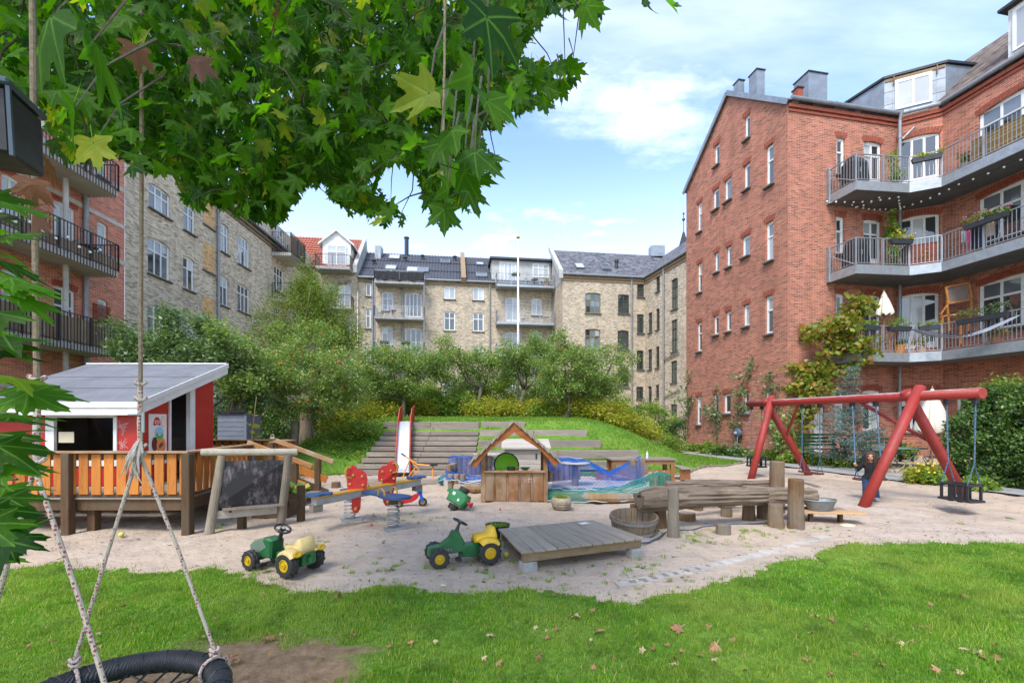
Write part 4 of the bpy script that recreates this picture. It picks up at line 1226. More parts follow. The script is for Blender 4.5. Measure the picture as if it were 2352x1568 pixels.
lr = thing('brick_apartment_building', 'orange red brick apartment wing with pale stone bands and black railed balconies', 'building', (-17.4, 18, 0))
lr0 = LP+LD*(-20); lr1 = lb0
ER = 15.35
rf = Facade(lr, lr0, lr1-LD*.01, -.3, ER, M_BRICK_LRED)
FZ = (11.12, 7.84, 4.57)            # balcony floor levels
for k, z_ in enumerate(FZ):
    kw2 = dict(arch=mat('arch_brick_orange', s2l(160,74,50), .9, .25, 14, .3))
    rf.ops_add(rf.s(124), rf.s(174), z_-.0, z_+2.35, 'door2', pane=M_PANES[2] if k == 1 else M_PANES[3], **kw2)
    rf.ops_add(rf.s(224), rf.s(248), z_+1.0, z_+2.35, 'single', pane=M_PANES[2])
    rf.ops_add(rf.s(4), rf.s(51), z_, z_+2.35, 'door2', pane=M_PANES[2], **kw2)
    rf.ops_add(rf.s(-130), rf.s(-60), z_+.6, z_+2.35, 'case3', **kw2)
rf.ops_add(rf.s(120), rf.s(165), .9, 2.6, 'case2'); rf.ops_add(rf.s(224), rf.s(248), 1.2, 2.6, 'single'); rf.ops_add(rf.s(-10), rf.s(50), .9, 2.6, 'case3')
rf.build()
mb = MB()
for z_ in (15.0, *[q+1.02-.02 for q in FZ], *[q+2.62 for q in FZ[:2]], 2.95):
    segs = [(0.0, rf.L)]
    for o in rf.ops:
        if o['z0']-.25 < z_ < o['z1']+.25:
            ns = []
            for a, b in segs:
                if o['s1']+.02 < a or o['s0']-.02 > b: ns.append((a, b)); continue
                if o['s0']-.02 > a: ns.append((a, o['s0']-.02))
                if o['s1']+.02 < b: ns.append((o['s1']+.02, b))
            segs = ns
    for a, b in segs: mb.box(a, b, -.02, .0, z_-.09, z_+.09, rf.M)
part('stone_band', mb, mat('pale_stone', s2l(186,178,168), .85, .12, 4, .2), lr)
sEnd = rf.s(195); sBeg = sEnd-7.6
for k, z_ in enumerate(FZ):
    left_balcony(rf, sBeg, sEnd, z_, 1.3, M_DARK, .22, 1.08, (.95 if k == 2 else .45 if k == 1 else None), lr)
for xx in (120, 192):
    p = rf.pt(rf.s(xx), .1 if xx == 192 else .5); part('column', MB().tube([(p.x,p.y,0),(p.x,p.y,FZ[0]-.22)], .09, 10), M_RENDER if xx == 120 else M_PIPE, lr)
sheet('roof', lr, [rf.pt(0,.3,ER-.02), rf.pt(rf.L,.3,ER-.02), rf.pt(rf.L,-4.5,ER+3.4), rf.pt(0,-4.5,ER+3.4)], M_SLATE, .15)
sa, sb2 = rf.s(212), rf.s(252)
mb = MB(); 
for k in range(11): mb.box(sa, sb2, -.06, -.03, 5.75+k*.085, 5.80+k*.085, rf.M)
part('slat_screen', mb, wood('red_slat', s2l(140,74,52), s2l(110,56,40)), lr)
# far church spire behind the roofs
sp = thing('church_spire', 'dark pointed spire rising behind the yellow brick roofs', 'tower', (24, 62, 0))
part('tower', MB().box(22.3,25.7,60.3,63.7,0,22.6), M_BRICK_YEL, sp)
q_ = W(1570, 605, 62); q2 = W(1570, 533, 62)
mb = MB(); mb.lathe([(2.0,22.5),(1.2,23.6),(.12,q2.z)], 8, T(q_.x,62,0)); part('roof', mb, M_SLATE, sp)
mb = MB(); mb.tube([(q_.x,62,q2.z-.1),(q_.x,62,q2.z+2.6)], .05, 6); mb.ball((q_.x,62,q2.z+1.7), .22); mb.ball((q_.x,62,q2.z+2.5), .15); part('finial', mb, M_DARK, sp)
# ================================================================= trees, shrubs, climbers
M_BARK = wood('apple_bark', s2l(104,92,78), s2l(66,56,48), 'z', .95, 9, s2l(112,114,96), .15, .8)
M_BARK2 = wood('pale_bark', s2l(150,136,118), s2l(104,90,76), 'z', .95, 9, None, .1, .8)
def leaf_mesh(name, C, Nrm, size, mt, aspect=.5, fold=.0):
    """one small rhombic leaf per centre, lying across its normal"""
    n = len(C)
    t = rng.normal(size=(n,3)); t -= (t*Nrm).sum(1)[:,None]*Nrm; t /= np.linalg.norm(t, axis=1)[:,None]+1e-9
    b = np.cross(Nrm, t)
    s = (size*rng.uniform(.65, 1.35, n))[:,None]
    V = np.empty((n,4,3))
    V[:,0] = C-t*s*.5; V[:,2] = C+t*s*.5
    V[:,1] = C+b*s*aspect*.5-Nrm*s*.08; V[:,3] = C-b*s*aspect*.5-Nrm*s*.08
    return npmesh(name, V.reshape(-1,3), np.arange(n*4), 4, mt)
def clumps(blobs, per, shell=.55):
    """clump centres spread through ellipsoids, denser towards the outside"""
    out = []
    for (c, r, k) in blobs:
        v = rng.normal(size=(k,3)); v /= np.linalg.norm(v, axis=1)[:,None]
        rad = (shell+(1-shell)*rng.random(k))[:,None]
        out.append(np.asarray(c)+v*rad*np.asarray(r))
    return np.concatenate(out)
def foliage(name, cl, n_per, spread, size, mt, aspect=.5, droop=0.0, up=.5):
    n_per = int(n_per*1.55); size = size*1.28
    n = len(cl)*n_per
    base = np.repeat(cl, n_per, axis=0)
    off = rng.normal(size=(n,3))*spread
    off[:,2] = off[:,2]*.75-np.abs(rng.normal(size=n))*droop
    C = base+off
    N = rng.normal(size=(n,3)); N[:,2] = np.abs(N[:,2])+up
    N /= np.linalg.norm(N, axis=1)[:,None]
    return leaf_mesh(name, C, N, size, mt, aspect)
def limbs(base, fork, cl, r0, mt_pts=6, n_limb=5, lean=0.15):
    mb = MB()
    base, fork = Vector(base), Vector(fork)
    m1 = base.lerp(fork, .5)+Vector((random.uniform(-lean,lean), random.uniform(-lean,lean), 0))
    mb.tube([base-Vector((0,0,.15)), base+Vector((0,0,.05)), m1, fork], [r0*1.5, r0*1.15, r0*.92, r0*.85], 9, wob=.06)
    idx = rng.permutation(len(cl))
    for k in range(min(n_limb, len(cl))):
        e = Vector(cl[idx[k]])
        d = e-fork
        a = fork+d*.35+Vector((d.x*.12+random.uniform(-.12,.12), d.y*.12+random.uniform(-.12,.12), -.10*d.length))
        b = fork+d*.7+Vector((random.uniform(-.1,.1), random.uniform(-.1,.1), random.uniform(-.05,.1)))
        mb.tube([fork-Vector((0,0,.05)), a, b, e], [r0*.62, r0*.45, r0*.28, r0*.1], 7, wob=.05)
        for j in range(3):
            t = idx[(k*3+j+n_limb) % len(cl)]; q = Vector(cl[t])
            s = a if j == 0 else b
            if (q-s).length < d.length*1.1:
                mm = s.lerp(q, .5)+Vector((random.uniform(-.1,.1), random.uniform(-.1,.1), random.uniform(0,.15)))
                mb.tube([s, mm, q], [r0*.26, r0*.15, r0*.05], 5)
    return mb
M_LEAF_APPLE = leafmat('apple_leaf', s2l(90,122,54), s2l(142,164,88), s2l(180,184,122), .5, .42, .16)
M_LEAF_PEAR = leafmat('pear_leaf', s2l(82,112,40), s2l(132,150,66), s2l(172,172,92), .5, .45, .15)
M_LEAF_BAY = leafmat('dark_bush_leaf', s2l(74,104,58), s2l(118,144,94), s2l(160,176,138), .4, .38, .1)
M_LEAF_YEL = leafmat('yellow_green_leaf', s2l(122,140,40), s2l(182,180,66), s2l(208,180,92), .5, .5, .15)
M_LEAF_MID = leafmat('shrub_leaf', s2l(88,126,44), s2l(146,168,70), s2l(188,180,92), .5, .45, .12)
M_LEAF_DARK = leafmat('hedge_leaf', s2l(52,82,34), s2l(94,126,54), s2l(134,148,70), .4, .3, .08)
M_LEAF_VINE = leafmat('vine_leaf', s2l(96,120,36), s2l(156,158,60), s2l(182,132,66), .5, .4, .2)
M_LEAF_SPRUCE = leafmat('spruce_needle', s2l(84,108,100), s2l(126,148,140), None, .6, .1)
M_APPLE = mat('apple_skin', s2l(206,96,48), .4, .2, 3, .0)
def tree(name, label, cat, base, forkh, blobs, n_per, spread, size, leaf, r0=.12, bark=None, n_limb=5, aspect=.5, droop=0., fruit=0, lean=.15, group=None, shell=.5, dens=True):
    root = thing(name, label, cat, base, group)
    g_ = 1.1 if dens else .92
    cl = clumps([(c, tuple(q*g_ for q in r), int(k*(1.4 if dens else .8))) for c, r, k in blobs], 0, shell)
    base = Vector(base)
    mb = limbs(base, base+Vector((random.uniform(-.1,.1), 0, forkh)), cl, r0, n_limb=n_limb, lean=lean)
    part('trunk', mb, bark or M_BARK, root, smooth=True)
    part('crown', foliage('crown', cl, n_per, spread, size, leaf, aspect, droop), None, root)
    if fruit:
        f = MB()
        for _ in range(fruit):
            c = cl[rng.integers(len(cl))]+rng.normal(size=3)*spread*.9
            f.ball(c, .038, 6, 4)
        tag(part('fruit', f, M_APPLE, root, smooth=True), kind='stuff')
    return root
def gp(x, d, sink=0):
    X = (x-CX)/FX*d
    return Vector((X, d, gzf(X, d)-sink))
def bl(x, y, d, rx, ry, rz, k):
    p = W(x, y, d); return ((p.x, p.y, p.z), (rx, ry, rz), k)
# apple trees along the mound
tree('apple_tree', 'broad apple tree full of orange fruit beside the wooden deck', 'apple tree', gp(672,15.2), 1.6,
     [bl(690,850,15.6,2.2,1.7,1.15,110), bl(600,880,15,1.1,1.1,.8,34), bl(780,890,16,1.2,1.2,.8,40), bl(700,930,15.2,1.7,1.0,.5,30)], 95, .17, .072, M_LEAF_APPLE, .13, n_limb=7, fruit=150, dens=False)
tree('apple_tree', 'thick pale trunked old tree behind the broad apple tree', 'tree', gp(703,18), 2.4,
     [bl(705,790,18.6,1.8,1.5,1.1,60), bl(640,860,19,1.4,1.2,.9,36)], 80, .2, .08, M_LEAF_APPLE, .24, M_BARK2, n_limb=6, fruit=30, dens=False)
tree('apple_tree', 'apple tree forking into two low bare limbs above the slide', 'apple tree', gp(925,21), 1.0,
     [bl(880,850,21,1.5,1.2,1.0,40), bl(960,835,21.5,1.3,1.2,.8,34), bl(905,885,21,1.3,.9,.5,18)], 90, .19, .08, M_LEAF_APPLE, .11, n_limb=6, fruit=40)
tree('apple_tree', 'slim leaning apple tree between forked tree and flagpole', 'apple tree', gp(1100,22.5), 1.5,
     [bl(1040,845,22.5,1.2,1.1,.9,32), bl(1110,835,22.8,1.0,1.0,.8,26), bl(1018,800,22.5,.35,.4,.9,9)], 85, .19, .08, M_LEAF_APPLE, .09, n_limb=6, fruit=24, lean=.4)
tree('apple_tree', 'apple tree standing close beside the white flagpole', 'apple tree', gp(1207,22), 1.4,
     [bl(1165,830,22,1.0,1.1,.9,30), bl(1225,825,22.3,1.1,1.0,.9,32), bl(1240,790,22,.4,.4,.7,8)], 85, .19, .08, M_LEAF_APPLE, .1, n_limb=7, fruit=20, lean=.3)
tree('apple_tree', 'wide spreading apple tree above the top terrace timbers', 'apple tree', gp(1302,19.8), 1.15,
     [bl(1300,845,20,1.4,1.2,1.0,44), bl(1385,850,20.5,1.4,1.2,1.1,44), bl(1320,900,20,1.6,1.0,.5,24), bl(1285,795,20,.4,.5,.8,9)], 92, .18, .078, M_LEAF_APPLE, .12, n_limb=8, fruit=60, lean=.3)
tree('pear_tree', 'tall weeping pear tree rising above the apple trees', 'tree', gp(690,25), 3.2,
     [bl(712,715,25,1.7,1.5,2.2,60), bl(690,790,25,3.0,2.0,1.7,84), bl(702,650,25,.8,.7,1.4,22), bl(785,760,25,1.3,1.2,1.9,36), bl(645,745,25,1.2,1.0,1.7,30), bl(740,690,25,1.2,1.0,1.5,22)], 85, .27, .095, M_LEAF_PEAR, .16, n_limb=12, droop=.45, aspect=.4, shell=.1)
tree('bay_tree', 'dark leafed bushy tree behind the red playhouse shed', 'tree', (-11.0,13.6,0), 1.6,
     [bl(420,805,13.4,1.7,1.2,.9,60), bl(300,800,13.6,1.2,1.0,.7,34), bl(515,830,13.2,.8,.8,.9,26), bl(400,745,13.4,.3,.4,.7,8), bl(470,740,13.3,.3,.3,.6,7), bl(280,775,13.6,.3,.3,.6,6), bl(560,900,14,.8,.8,.9,24)], 75, .17, .10, M_LEAF_BAY, .1, n_limb=9, aspect=.38, shell=.3, dens=False)
tree('bay_tree', 'round evergreen bush tree behind the shed roof corner', 'tree', (-8.7,13.2,0), 1.2,
     [bl(545,800,13.4,.7,.8,.9,26), bl(560,870,13.4,.8,.8,.8,28)], 75, .16, .09, M_LEAF_APPLE, .08, n_limb=5, aspect=.42, dens=False)
# shrubs along the crest of the mound and down its sides
SHR = [  # x, d, y centre, rx, rz, leaf, label
    (590,17.5,985,1.0,.75,M_LEAF_DARK,'dark glossy shrub between deck and pale trunk'), (560,18.5,950,1.3,1.0,M_LEAF_DARK,'tall dark shrub beside the grey garden cabinet'),
    (655,21,960,1.2,1.0,M_LEAF_DARK,'dense dark green shrub behind the pale trunk'), (745,20.5,935,1.0,1.0,M_LEAF_MID,'mid green shrub between pale trunk and mound top'),
    (800,20,945,1.0,.75,M_LEAF_YEL,'yellow green shrub at the shoulder of the mound'), (852,20.5,940,.9,.7,M_LEAF_YEL,'yellow green shrub under the forked apple tree'),
    (900,22.5,925,1.0,.8,M_LEAF_MID,'green shrub behind the slide top'), (960,22.5,930,1.0,.75,M_LEAF_YEL,'yellowing shrub beside the slide top rails'),
    (1015,23,920,1.1,1.0,M_LEAF_MID,'leafy green shrub under the slim leaning apple tree'), (1062,22.5,925,1.0,.8,M_LEAF_MID,'bright green shrub at the leaning trunk foot'),
    (1115,22,935,1.0,.65,M_LEAF_YEL,'golden shrub behind the top bench timber'), (1160,22,932,.9,.6,M_LEAF_YEL,'golden shrub to the near side of flagpole foot'),
    (1225,21.8,935,.9,.6,M_LEAF_YEL,'yellow green shrub past the flagpole foot'), (1270,21,938,.9,.6,M_LEAF_MID,'green shrub at the wide apple tree trunk'),
    (1335,20.5,945,1.0,.6,M_LEAF_YEL,'yellow shrub past the wide apple tree trunk'), (1390,20,950,1.0,.6,M_LEAF_YEL,'golden leafed shrub on the mound shoulder'),
    (1435,19.5,968,.9,.5,M_LEAF_YEL,'pale yellow shrub on the falling mound edge'), (1470,21,985,.8,.5,M_LEAF_YEL,'low yellow shrub near the far garden chairs'),
    (1500,26,955,1.0,.9,M_LEAF_MID,'round green bush before the yellow brick wing'), (1560,29,975,1.2,.8,M_LEAF_DARK,'dark low bush in the corner of the yellow wing'),
    (1465,28,955,1.0,.9,M_LEAF_DARK,'dark bush under the slate roofed wing'), (1535,23.5,1010,.6,.4,M_LEAF_MID,'small green bush beside the path bend'),
    (950,24.5,895,1.3,1.5,M_LEAF_MID,'tall leafy shrub behind the forked apple tree'), (1075,25,890,1.3,1.5,M_LEAF_APPLE,'grey green tall shrub behind the leaning apple tree'), (1160,25.5,890,1.2,1.4,M_LEAF_MID,'tall shrub between leaning tree and flagpole'), (1260,25,890,1.3,1.5,M_LEAF_APPLE,'grey green tall shrub past the flagpole'), (840,24,890,1.3,1.6,M_LEAF_MID,'tall green shrub beside the weeping pear tree'), (1345,24.5,885,1.2,1.6,M_LEAF_APPLE,'tall pale shrub behind the wide apple tree'),
    (820,17,1035,.55,.4,M_LEAF_MID,'low leafy bush on the slope beside the steps'), (1400,26,925,1.2,1.2,M_LEAF_MID,'tall green shrub behind the wide apple tree')]
for (x_, d_, y_, rx, rz, lf_, lab) in SHR:
    rx *= 1.2
    b = gp(x_, d_); c = W(x_, y_, d_)
    hz = max(rz*.9, c.z-b.z)
    root = thing('shrub', lab, 'shrub', b, 'shrubs on and round the mound')
    cl = clumps([((b.x,b.y,b.z+hz*.75),(rx,rx*.8,hz*.8),int(36*rx*max(.7,rz)))], 0, .4)
    mb = MB()
    for k in range(7):
        e = Vector(cl[k % len(cl)]); mb.tube([b-Vector((0,0,.1)), b.lerp(e,.5)+Vector((0,0,.1)), e], [.025,.018,.006], 5)
    part('stem', mb, M_BARK, root)
    part('foliage', foliage('foliage', cl, 85, .2, .085, lf_, .55), None, root)
# ground cover on the shaded slope
x, y = scatter(9000, -10, -4.7, 12.8, 18.5, lambda x, y: in_mound(x, y) & (vnoise(x, y, .8, 11) > .45))
C = np.stack([x, y, gz(x, y)+rng.uniform(.03,.2,len(x))], 1); N = rng.normal(size=C.shape)*.6; N[:,2] = 1; N /= np.linalg.norm(N,axis=1)[:,None]
tag(part('ground_cover', leaf_mesh('ground_cover', C, N, .085, M_LEAF_MID, .7), None), 'leafy ground cover on the shaded mound slope', 'ground cover', kind='stuff')
x, y = scatter(2500, -8.5, -4.9, 12.2, 14.9, lambda x, y: rng.random(len(x)) < np.exp(-((x+6.6)/.9)**2-((y-13.6)/.5)**2))
C = np.stack([x, y, gz(x, y)+.02], 1); N = rng.normal(size=C.shape)*.25; N[:,2] = 1; N /= np.linalg.norm(N,axis=1)[:,None]
tag(part('fallen_leaves', leaf_mesh('fallen_leaves', C, N, .06, leafmat('rust_leaf', s2l(176,92,58), s2l(208,140,96), s2l(120,84,60), .7, .2, .3), .7), None), 'rusty fallen leaves at the foot of the slope', 'fallen leaves', kind='stuff')

# hedge by the patio
root = thing('hedge', 'tall dense green beech hedge beside the path', 'hedge', (13.2,11,0))
hv = []
def hedge_pts(n):
    t = rng.random(n); side = rng.random(n)
    x = 11.95+rng.random(n)*4.2; y = 9.2+rng.random(n)*3.4; z = .15+rng.random(n)*2.4
    f = rng.random(n)
    x = np.where(f < .45, 11.95+rng.random(n)*.35, x); z = np.where((f >= .45) & (f < .62), 2.35+rng.random(n)*.3, z); y = np.where((f >= .62) & (f < .8), 12.3+rng.random(n)*.3, np.where(f >= .8, 8.2+rng.random(n)*.3, y))
    bul = (vnoise(y*1.0, z*1.0, .45, 3)-.5)*.45
    return np.stack([x+bul-.12*np.cos(z*1.5)+.35*np.clip(z-1.7,0,1), y+.2*bul, z], 1)
C = hedge_pts(30000); N = rng.normal(size=C.shape)+np.array([-.5,-.4,.5]); N /= np.linalg.norm(N,axis=1)[:,None]
part('foliage', leaf_mesh('foliage', C, N, .085, M_LEAF_DARK, .6), None, root)
mb = MB(); mb.box(12.5, 16, 8.7, 12.2, 0, 2.1); part('inner_shade', mb, mat('hedge_shade', (.012,.018,.008), .95, .2, 3, .8, spec=.05), root)  # near-black block stands in for the shade deep inside the hedge
mb = MB()
for k in range(9): mb.tube([(12.3+random.uniform(0,.4), 8.6+k*.42, -.1), (12.4+random.uniform(0,.4), 8.6+k*.42, 1.2)], .03, 6)
part('stem', mb, M_BARK, root)
root = thing('climbing_rose', 'leggy climbing rose growing above the hedge', 'rose', (14.0,13,0))
cl = clumps([bl(2310,905,12.4,.7,.5,.6,16), bl(2250,925,12.6,.5,.4,.4,10)], 0, .3)
mb = MB(); [mb.tube([(14,13,.0),(13.8,12.8,1.6),tuple(c)], [.02,.015,.005], 5) for c in cl[:12]]; part('stem', mb, M_BARK, root)
part('foliage', foliage('foliage', cl, 45, .14, .07, M_LEAF_MID, .6), None, root)

# blue spruce in front of the wall
sb0 = Vector((11.25,15.2,gzf(11.25,15.2)))
root = thing('spruce_tree', 'young blue spruce with bare tip before the brick wall', 'spruce', sb0)
mb = MB(); mb.tube([sb0, sb0+Vector((.05,0,1.6)), sb0+Vector((0,0,3.45))], [.06,.035,.008], 7); part('trunk', mb, M_BARK, root)
cc, nn_ = [], []
zz = .25
br = MB()
while zz < 3.4:
    f = 1-zz/3.5; Lb = .25+1.05*f**1.1 if zz < 1.7 else .2+.62*f
    for k in range(7):
        a = random.uniform(0, 2*PI); q = []
        for t in np.linspace(.15, 1, int(10+26*f)):
            p = np.array([sb0.x+math.cos(a)*Lb*t, sb0.y+math.sin(a)*Lb*t, sb0.z+zz+.18*t*Lb-.25*Lb*(1-f)*t*t*0+.1*t])
            w_ = .12*(1-t)+.04
            for _ in range(4 if zz < 1.9 else 3): cc.append(p+rng.normal(size=3)*np.array([w_,w_,.03]))
        e = Vector((sb0.x+math.cos(a)*Lb, sb0.y+math.sin(a)*Lb, sb0.z+zz+.18*Lb+.1)); br.tube([sb0+Vector((0,0,zz)), e], [.012,.004], 4)
    zz += .17 if zz < 1.8 else .26
part('branch', br, M_BARK, root)
C = np.array(cc); N = rng.normal(size=C.shape)*.7; N[:,2] += .6; N /= np.linalg.norm(N,axis=1)[:,None]
part('crown', leaf_mesh('crown', C, N, .095, M_LEAF_SPRUCE, .16), None, root)

# planting bed along the red brick building
BED = [(1590,24.5,.7,.5,M_LEAF_MID,'leafy green perennials at the far gable corner'),(1625,22.5,.7,.55,M_LEAF_MID,'bushy perennials under the gable'),(1660,21.3,.6,.45,M_LEAF_DARK,'dark perennials in the gable bed'),(1693,20.4,.4,.4,M_LEAF_BAY,'silvery low plants beside the hose reel'),
       (1735,19.4,.35,.3,M_LEAF_MID,'low green plants in front of the hose reel'),(1772,18.7,.35,.3,M_LEAF_MID,'spreading low ferns beside the corner'),(1815,17.6,.45,.35,M_LEAF_MID,'bright green ground plants before the corner'),(1855,17.0,.45,.5,M_LEAF_YEL,'variegated shrub before the white door'),
       (1925,16.2,.4,.4,M_LEAF_MID,'green lily clump beside the white door'),(1948,15.4,.4,.25,M_LEAF_MID,'low green edging plants by the path'),(1893,16.3,.45,.2,M_LEAF_MID,'creeping green plants beside the path'),(2010,15.6,.35,.55,M_LEAF_MID,'young leafy plant beside the patio'),
       (2125,11.9,.55,.4,M_LEAF_YEL,'yellow flowered plant clump beside the patio'),(2150,11.6,.4,.25,M_LEAF_MID,'low green clump at the hedge foot'),(2250,10.7,.3,.2,M_LEAF_MID,'small green weeds under the hedge'),(2075,16.6,.35,.6,M_LEAF_MID,'leafy climber behind the green benches')]
for (x_, d_, r_, h_, lf_, lab) in BED:
    b = gp(x_, d_)
    root = thing('garden_plant', lab, 'plant', b, 'plants in the bed along the building')
    cl = clumps([((b.x,b.y,b.z+h_*.5),(r_,r_*.7,h_*.6),int(10+22*r_))], 0, .2)
    mb = MB(); [mb.tube([b-Vector((0,0,.05)), Vector(c)], [.012,.004], 4) for c in cl[:8]]; part('stem', mb, MATS.get('green_stem') or mat('green_stem', s2l(90,104,50), .7, .15), root)
    part('foliage', foliage('foliage', cl, 40, .11, .085, lf_, .5), None, root)
    if 'flower' in lab:
        f = MB(); [f.ball(cl[rng.integers(len(cl))]+rng.normal(size=3)*.1+np.array([0,-.1,.12]), .03, 6, 4) for _ in range(30)]
        tag(part('flower', f, mat('yellow_petal', s2l(224,190,50), .6, .1), root), kind='stuff')
def climber(name, lab, cat, P, stems, leaf, n_per, spread, size, k_leaf):
    """stems: lists of points on the wall; leaves gather along them"""
    root = thing(name, lab, cat, P)
    mb = MB(); cl = []
    for st in stems:
        st = [Vector(q) for q in st]
        mb.tube(st, [.022*(1-.75*i/(len(st)-1)) for i in range(len(st))], 5)
        for a, b in zip(st[:-1], st[1:]):
            for _ in range(k_leaf): cl.append(np.array(a.lerp(b, random.random()))+rng.normal(size=3)*spread*.8)
    part('stem', mb, M_BARK, root)
    part('foliage', foliage('foliage', np.array(cl), n_per, spread*.7, size, leaf, .75, up=.1), None, root)
def wallpt(fc, x, y, off=.1):
    s = fc.s(x); p = fc.pt(s, off); return Vector((p.x, p.y, zc(x, y, p.y)))
# vine climbing from the corner to the lowest balcony
def vp(x, y, d): return W(x, y, d)
climber('grape_vine', 'yellow green grape vine climbing to the lowest steel balcony', 'vine', gp(1822,17.9),
        [[gp(1835,17.9), vp(1850,960,17.9), vp(1858,890,17.9), vp(1880,845,17.8), vp(1915,800,17.7), vp(1935,760,17.5), vp(1955,720,17.3)],
         [vp(1858,890,17.9), vp(1835,900,17.9), vp(1825,870,17.9)], [vp(1880,845,17.8), vp(1935,850,17.6), vp(1965,830,17.3), vp(1975,790,17.1)], [vp(1890,835,17.8), vp(1860,850,17.9), vp(1822,852,17.9)],
         [vp(1915,800,17.7), vp(1880,770,17.7), vp(1862,765,17.8)], [vp(1935,770,17.5), vp(1970,780,17.1), vp(1985,800,17.0)], [vp(1955,720,17.3), vp(1985,700,17.6), vp(2010,690,17.8)], [vp(1940,745,17.4), vp(1905,745,17.5), vp(1885,755,17.6)],
         [vp(1850,930,17.9), vp(1885,880,17.8), vp(1925,870,17.7)], [vp(1950,760,17.2), vp(1960,720,17.2), vp(1975,690,17.6)], [vp(1850,1000,17.9), vp(1842,950,17.8)]], M_LEAF_VINE, 10, .2, .15, 7)
climber('balcony_climber', 'green climber on the downpipe above the middle balcony', 'climber', (16.0,18.6,7.6),
        [[W(2052,645,18.3), W(2050,560,18.3), W(2046,520,18.4), W(2040,490,18.4)], [W(2050,560,18.3), W(2062,590,18.2), W(2066,625,18.2)], [W(2047,520,18.4), W(2060,535,18.3)]], M_LEAF_MID, 8, .13, .12, 7)
climber('balcony_climber', 'small climber on the top balcony beside the downpipe', 'climber', (16.0,18.4,10.8),
        [[W(2053,420,18.2), W(2056,395,18.2), W(2050,372,18.3), W(2052,350,18.3)], [W(2056,400,18.2), W(2062,415,18.1)]], M_LEAF_MID, 6, .1, .1, 6)
for lab, st in (('thin climbing rose at the far gable corner', [[(1582,1010),(1586,940),(1580,890),(1590,850)],[(1584,960),(1566,920),(1548,905)],[(1586,930),(1598,900)]]),
                ('climbing rose beside the low gable windows', [[(1650,1010),(1655,960),(1648,930),(1652,890)],[(1652,980),(1638,950),(1632,930)]]),
                ('tall thorny rose over the hose reel', [[(1700,1020),(1697,960),(1705,900),(1722,850),(1738,820)],[(1700,950),(1715,930),(1720,870)],[(1697,980),(1682,960)]]),
                ('leafy rose beside the tall gable window', [[(1790,1030),(1788,960),(1782,900),(1778,868)],[(1788,950),(1772,900),(1768,870)],[(1786,930),(1796,880)]])):
    stems = [[wallpt(gab, a, b, .12) for a, b in s_] for s_ in st]
    climber('climbing_rose', lab, 'rose', stems[0][0], stems, M_LEAF_BAY, 7, .17, .1, 6)
climber('wall_climber', 'leafy climber at the foot of the corner by the white door', 'climber', gp(1800,18.1), [[gp(1795,18.0), vp(1800,1000,17.9), vp(1812,950,17.9), vp(1826,930,17.9)], [vp(1800,1000,17.9), vp(1785,985,17.9), vp(1778,960,18)], [vp(1800,1010,17.9), vp(1822,1000,17.8)]], M_LEAF_APPLE, 9, .2, .1, 7)
# ================================================================= the playground
def Zb(x, y): return (666.4+.3667*x, 901.6+.3667*y)
W_GREY = wood('weathered_wood', s2l(150,140,126), s2l(112,102,92), 'x', .85, 12)
W_GREYZ = wood('weathered_post', s2l(148,138,122), s2l(108,98,86), 'z', .85, 12, s2l(120,112,100))
W_HONEY = wood('honey_stained_board', s2l(190,122,52), s2l(158,92,36), 'z', .6, 10, None, .25)
W_DARKP = wood('dark_stained_post', s2l(98,72,48), s2l(64,46,32), 'z', .7, 10, s2l(84,70,54), .15)
W_RAIL = wood('worn_handrail', s2l(170,122,78), s2l(132,90,52), 'x', .7, 12, s2l(160,140,116), .15)
W_BROWN = wood('brown_stained_wood', s2l(150,100,58), s2l(112,70,38), 'z', .7, 11, s2l(128,104,78), .25)
W_BROWNX = wood('brown_stained_beam', s2l(150,96,54), s2l(116,72,38), 'x', .7, 11, s2l(128,104,78), .15)
W_LOG = wood('grey_log', s2l(156,138,118), s2l(58,46,38), 'x', .9, 11, s2l(122,106,92), .15, 1.0)
W_LOGZ = wood('brown_log_post', s2l(128,98,68), s2l(80,60,44), 'z', .9, 6, s2l(112,104,92), .15, .8)
W_TIMB = wood('terrace_timber', s2l(162,150,138), s2l(118,107,98), 'x', .9, 7, s2l(136,124,116), .2, .7)
P_RED = mat('red_paint', s2l(178,34,24), .5, .10, 2, .04)
P_SWING = mat('worn_red_stain', s2l(152,46,38), .55, .16, 3, .15, dark=s2l(122,40,34))

# ---------------------------------------------------------------- terrace of timber steps and benches, slide, sand box
ter = thing('timber_terrace', 'weathered timber steps and bench terraces set into the grass mound', 'terrace', (-1,15,0))
def timber(x0, x1, y, zt, h=.2, w=.16):
    n = max(1, round((x1-x0)/2.4)); L = (x1-x0)/n
    for k in range(n):
        me = cached(('tim', round(L,2), h, w), lambda: MB().box(-L/2+.004, L/2-.004, 0, w, -h, 0, ch=.012).mesh('timber', W_TIMB))
        part('timber', me, None, ter, T(x0+L*(k+.5), y+random.uniform(-.008,.008), zt+random.uniform(-.006,.006)) @ RZ(random.uniform(-.006,.006)))
tread = MB()
for k in range(1, 9):
    y = 14.75+.375*k; z = .1+.175*k
    sh = .12*k*0
    xa = -5.05+.045*(k-4)*1.0; xb = -1.27
    timber(xa, xb, y, z, .155, .15)
    tread.box(xa, xb, y+.14, y+.40, z-.25, z-.045)
timber(-5.05, -1.3, 17.75, 1.68, .2, .12)
part('tread', tread, mat('dusty_tread', s2l(176,162,142), .95, .2, 4, .3, dark=s2l(120,118,84)), ter)
grass_tr = MB()
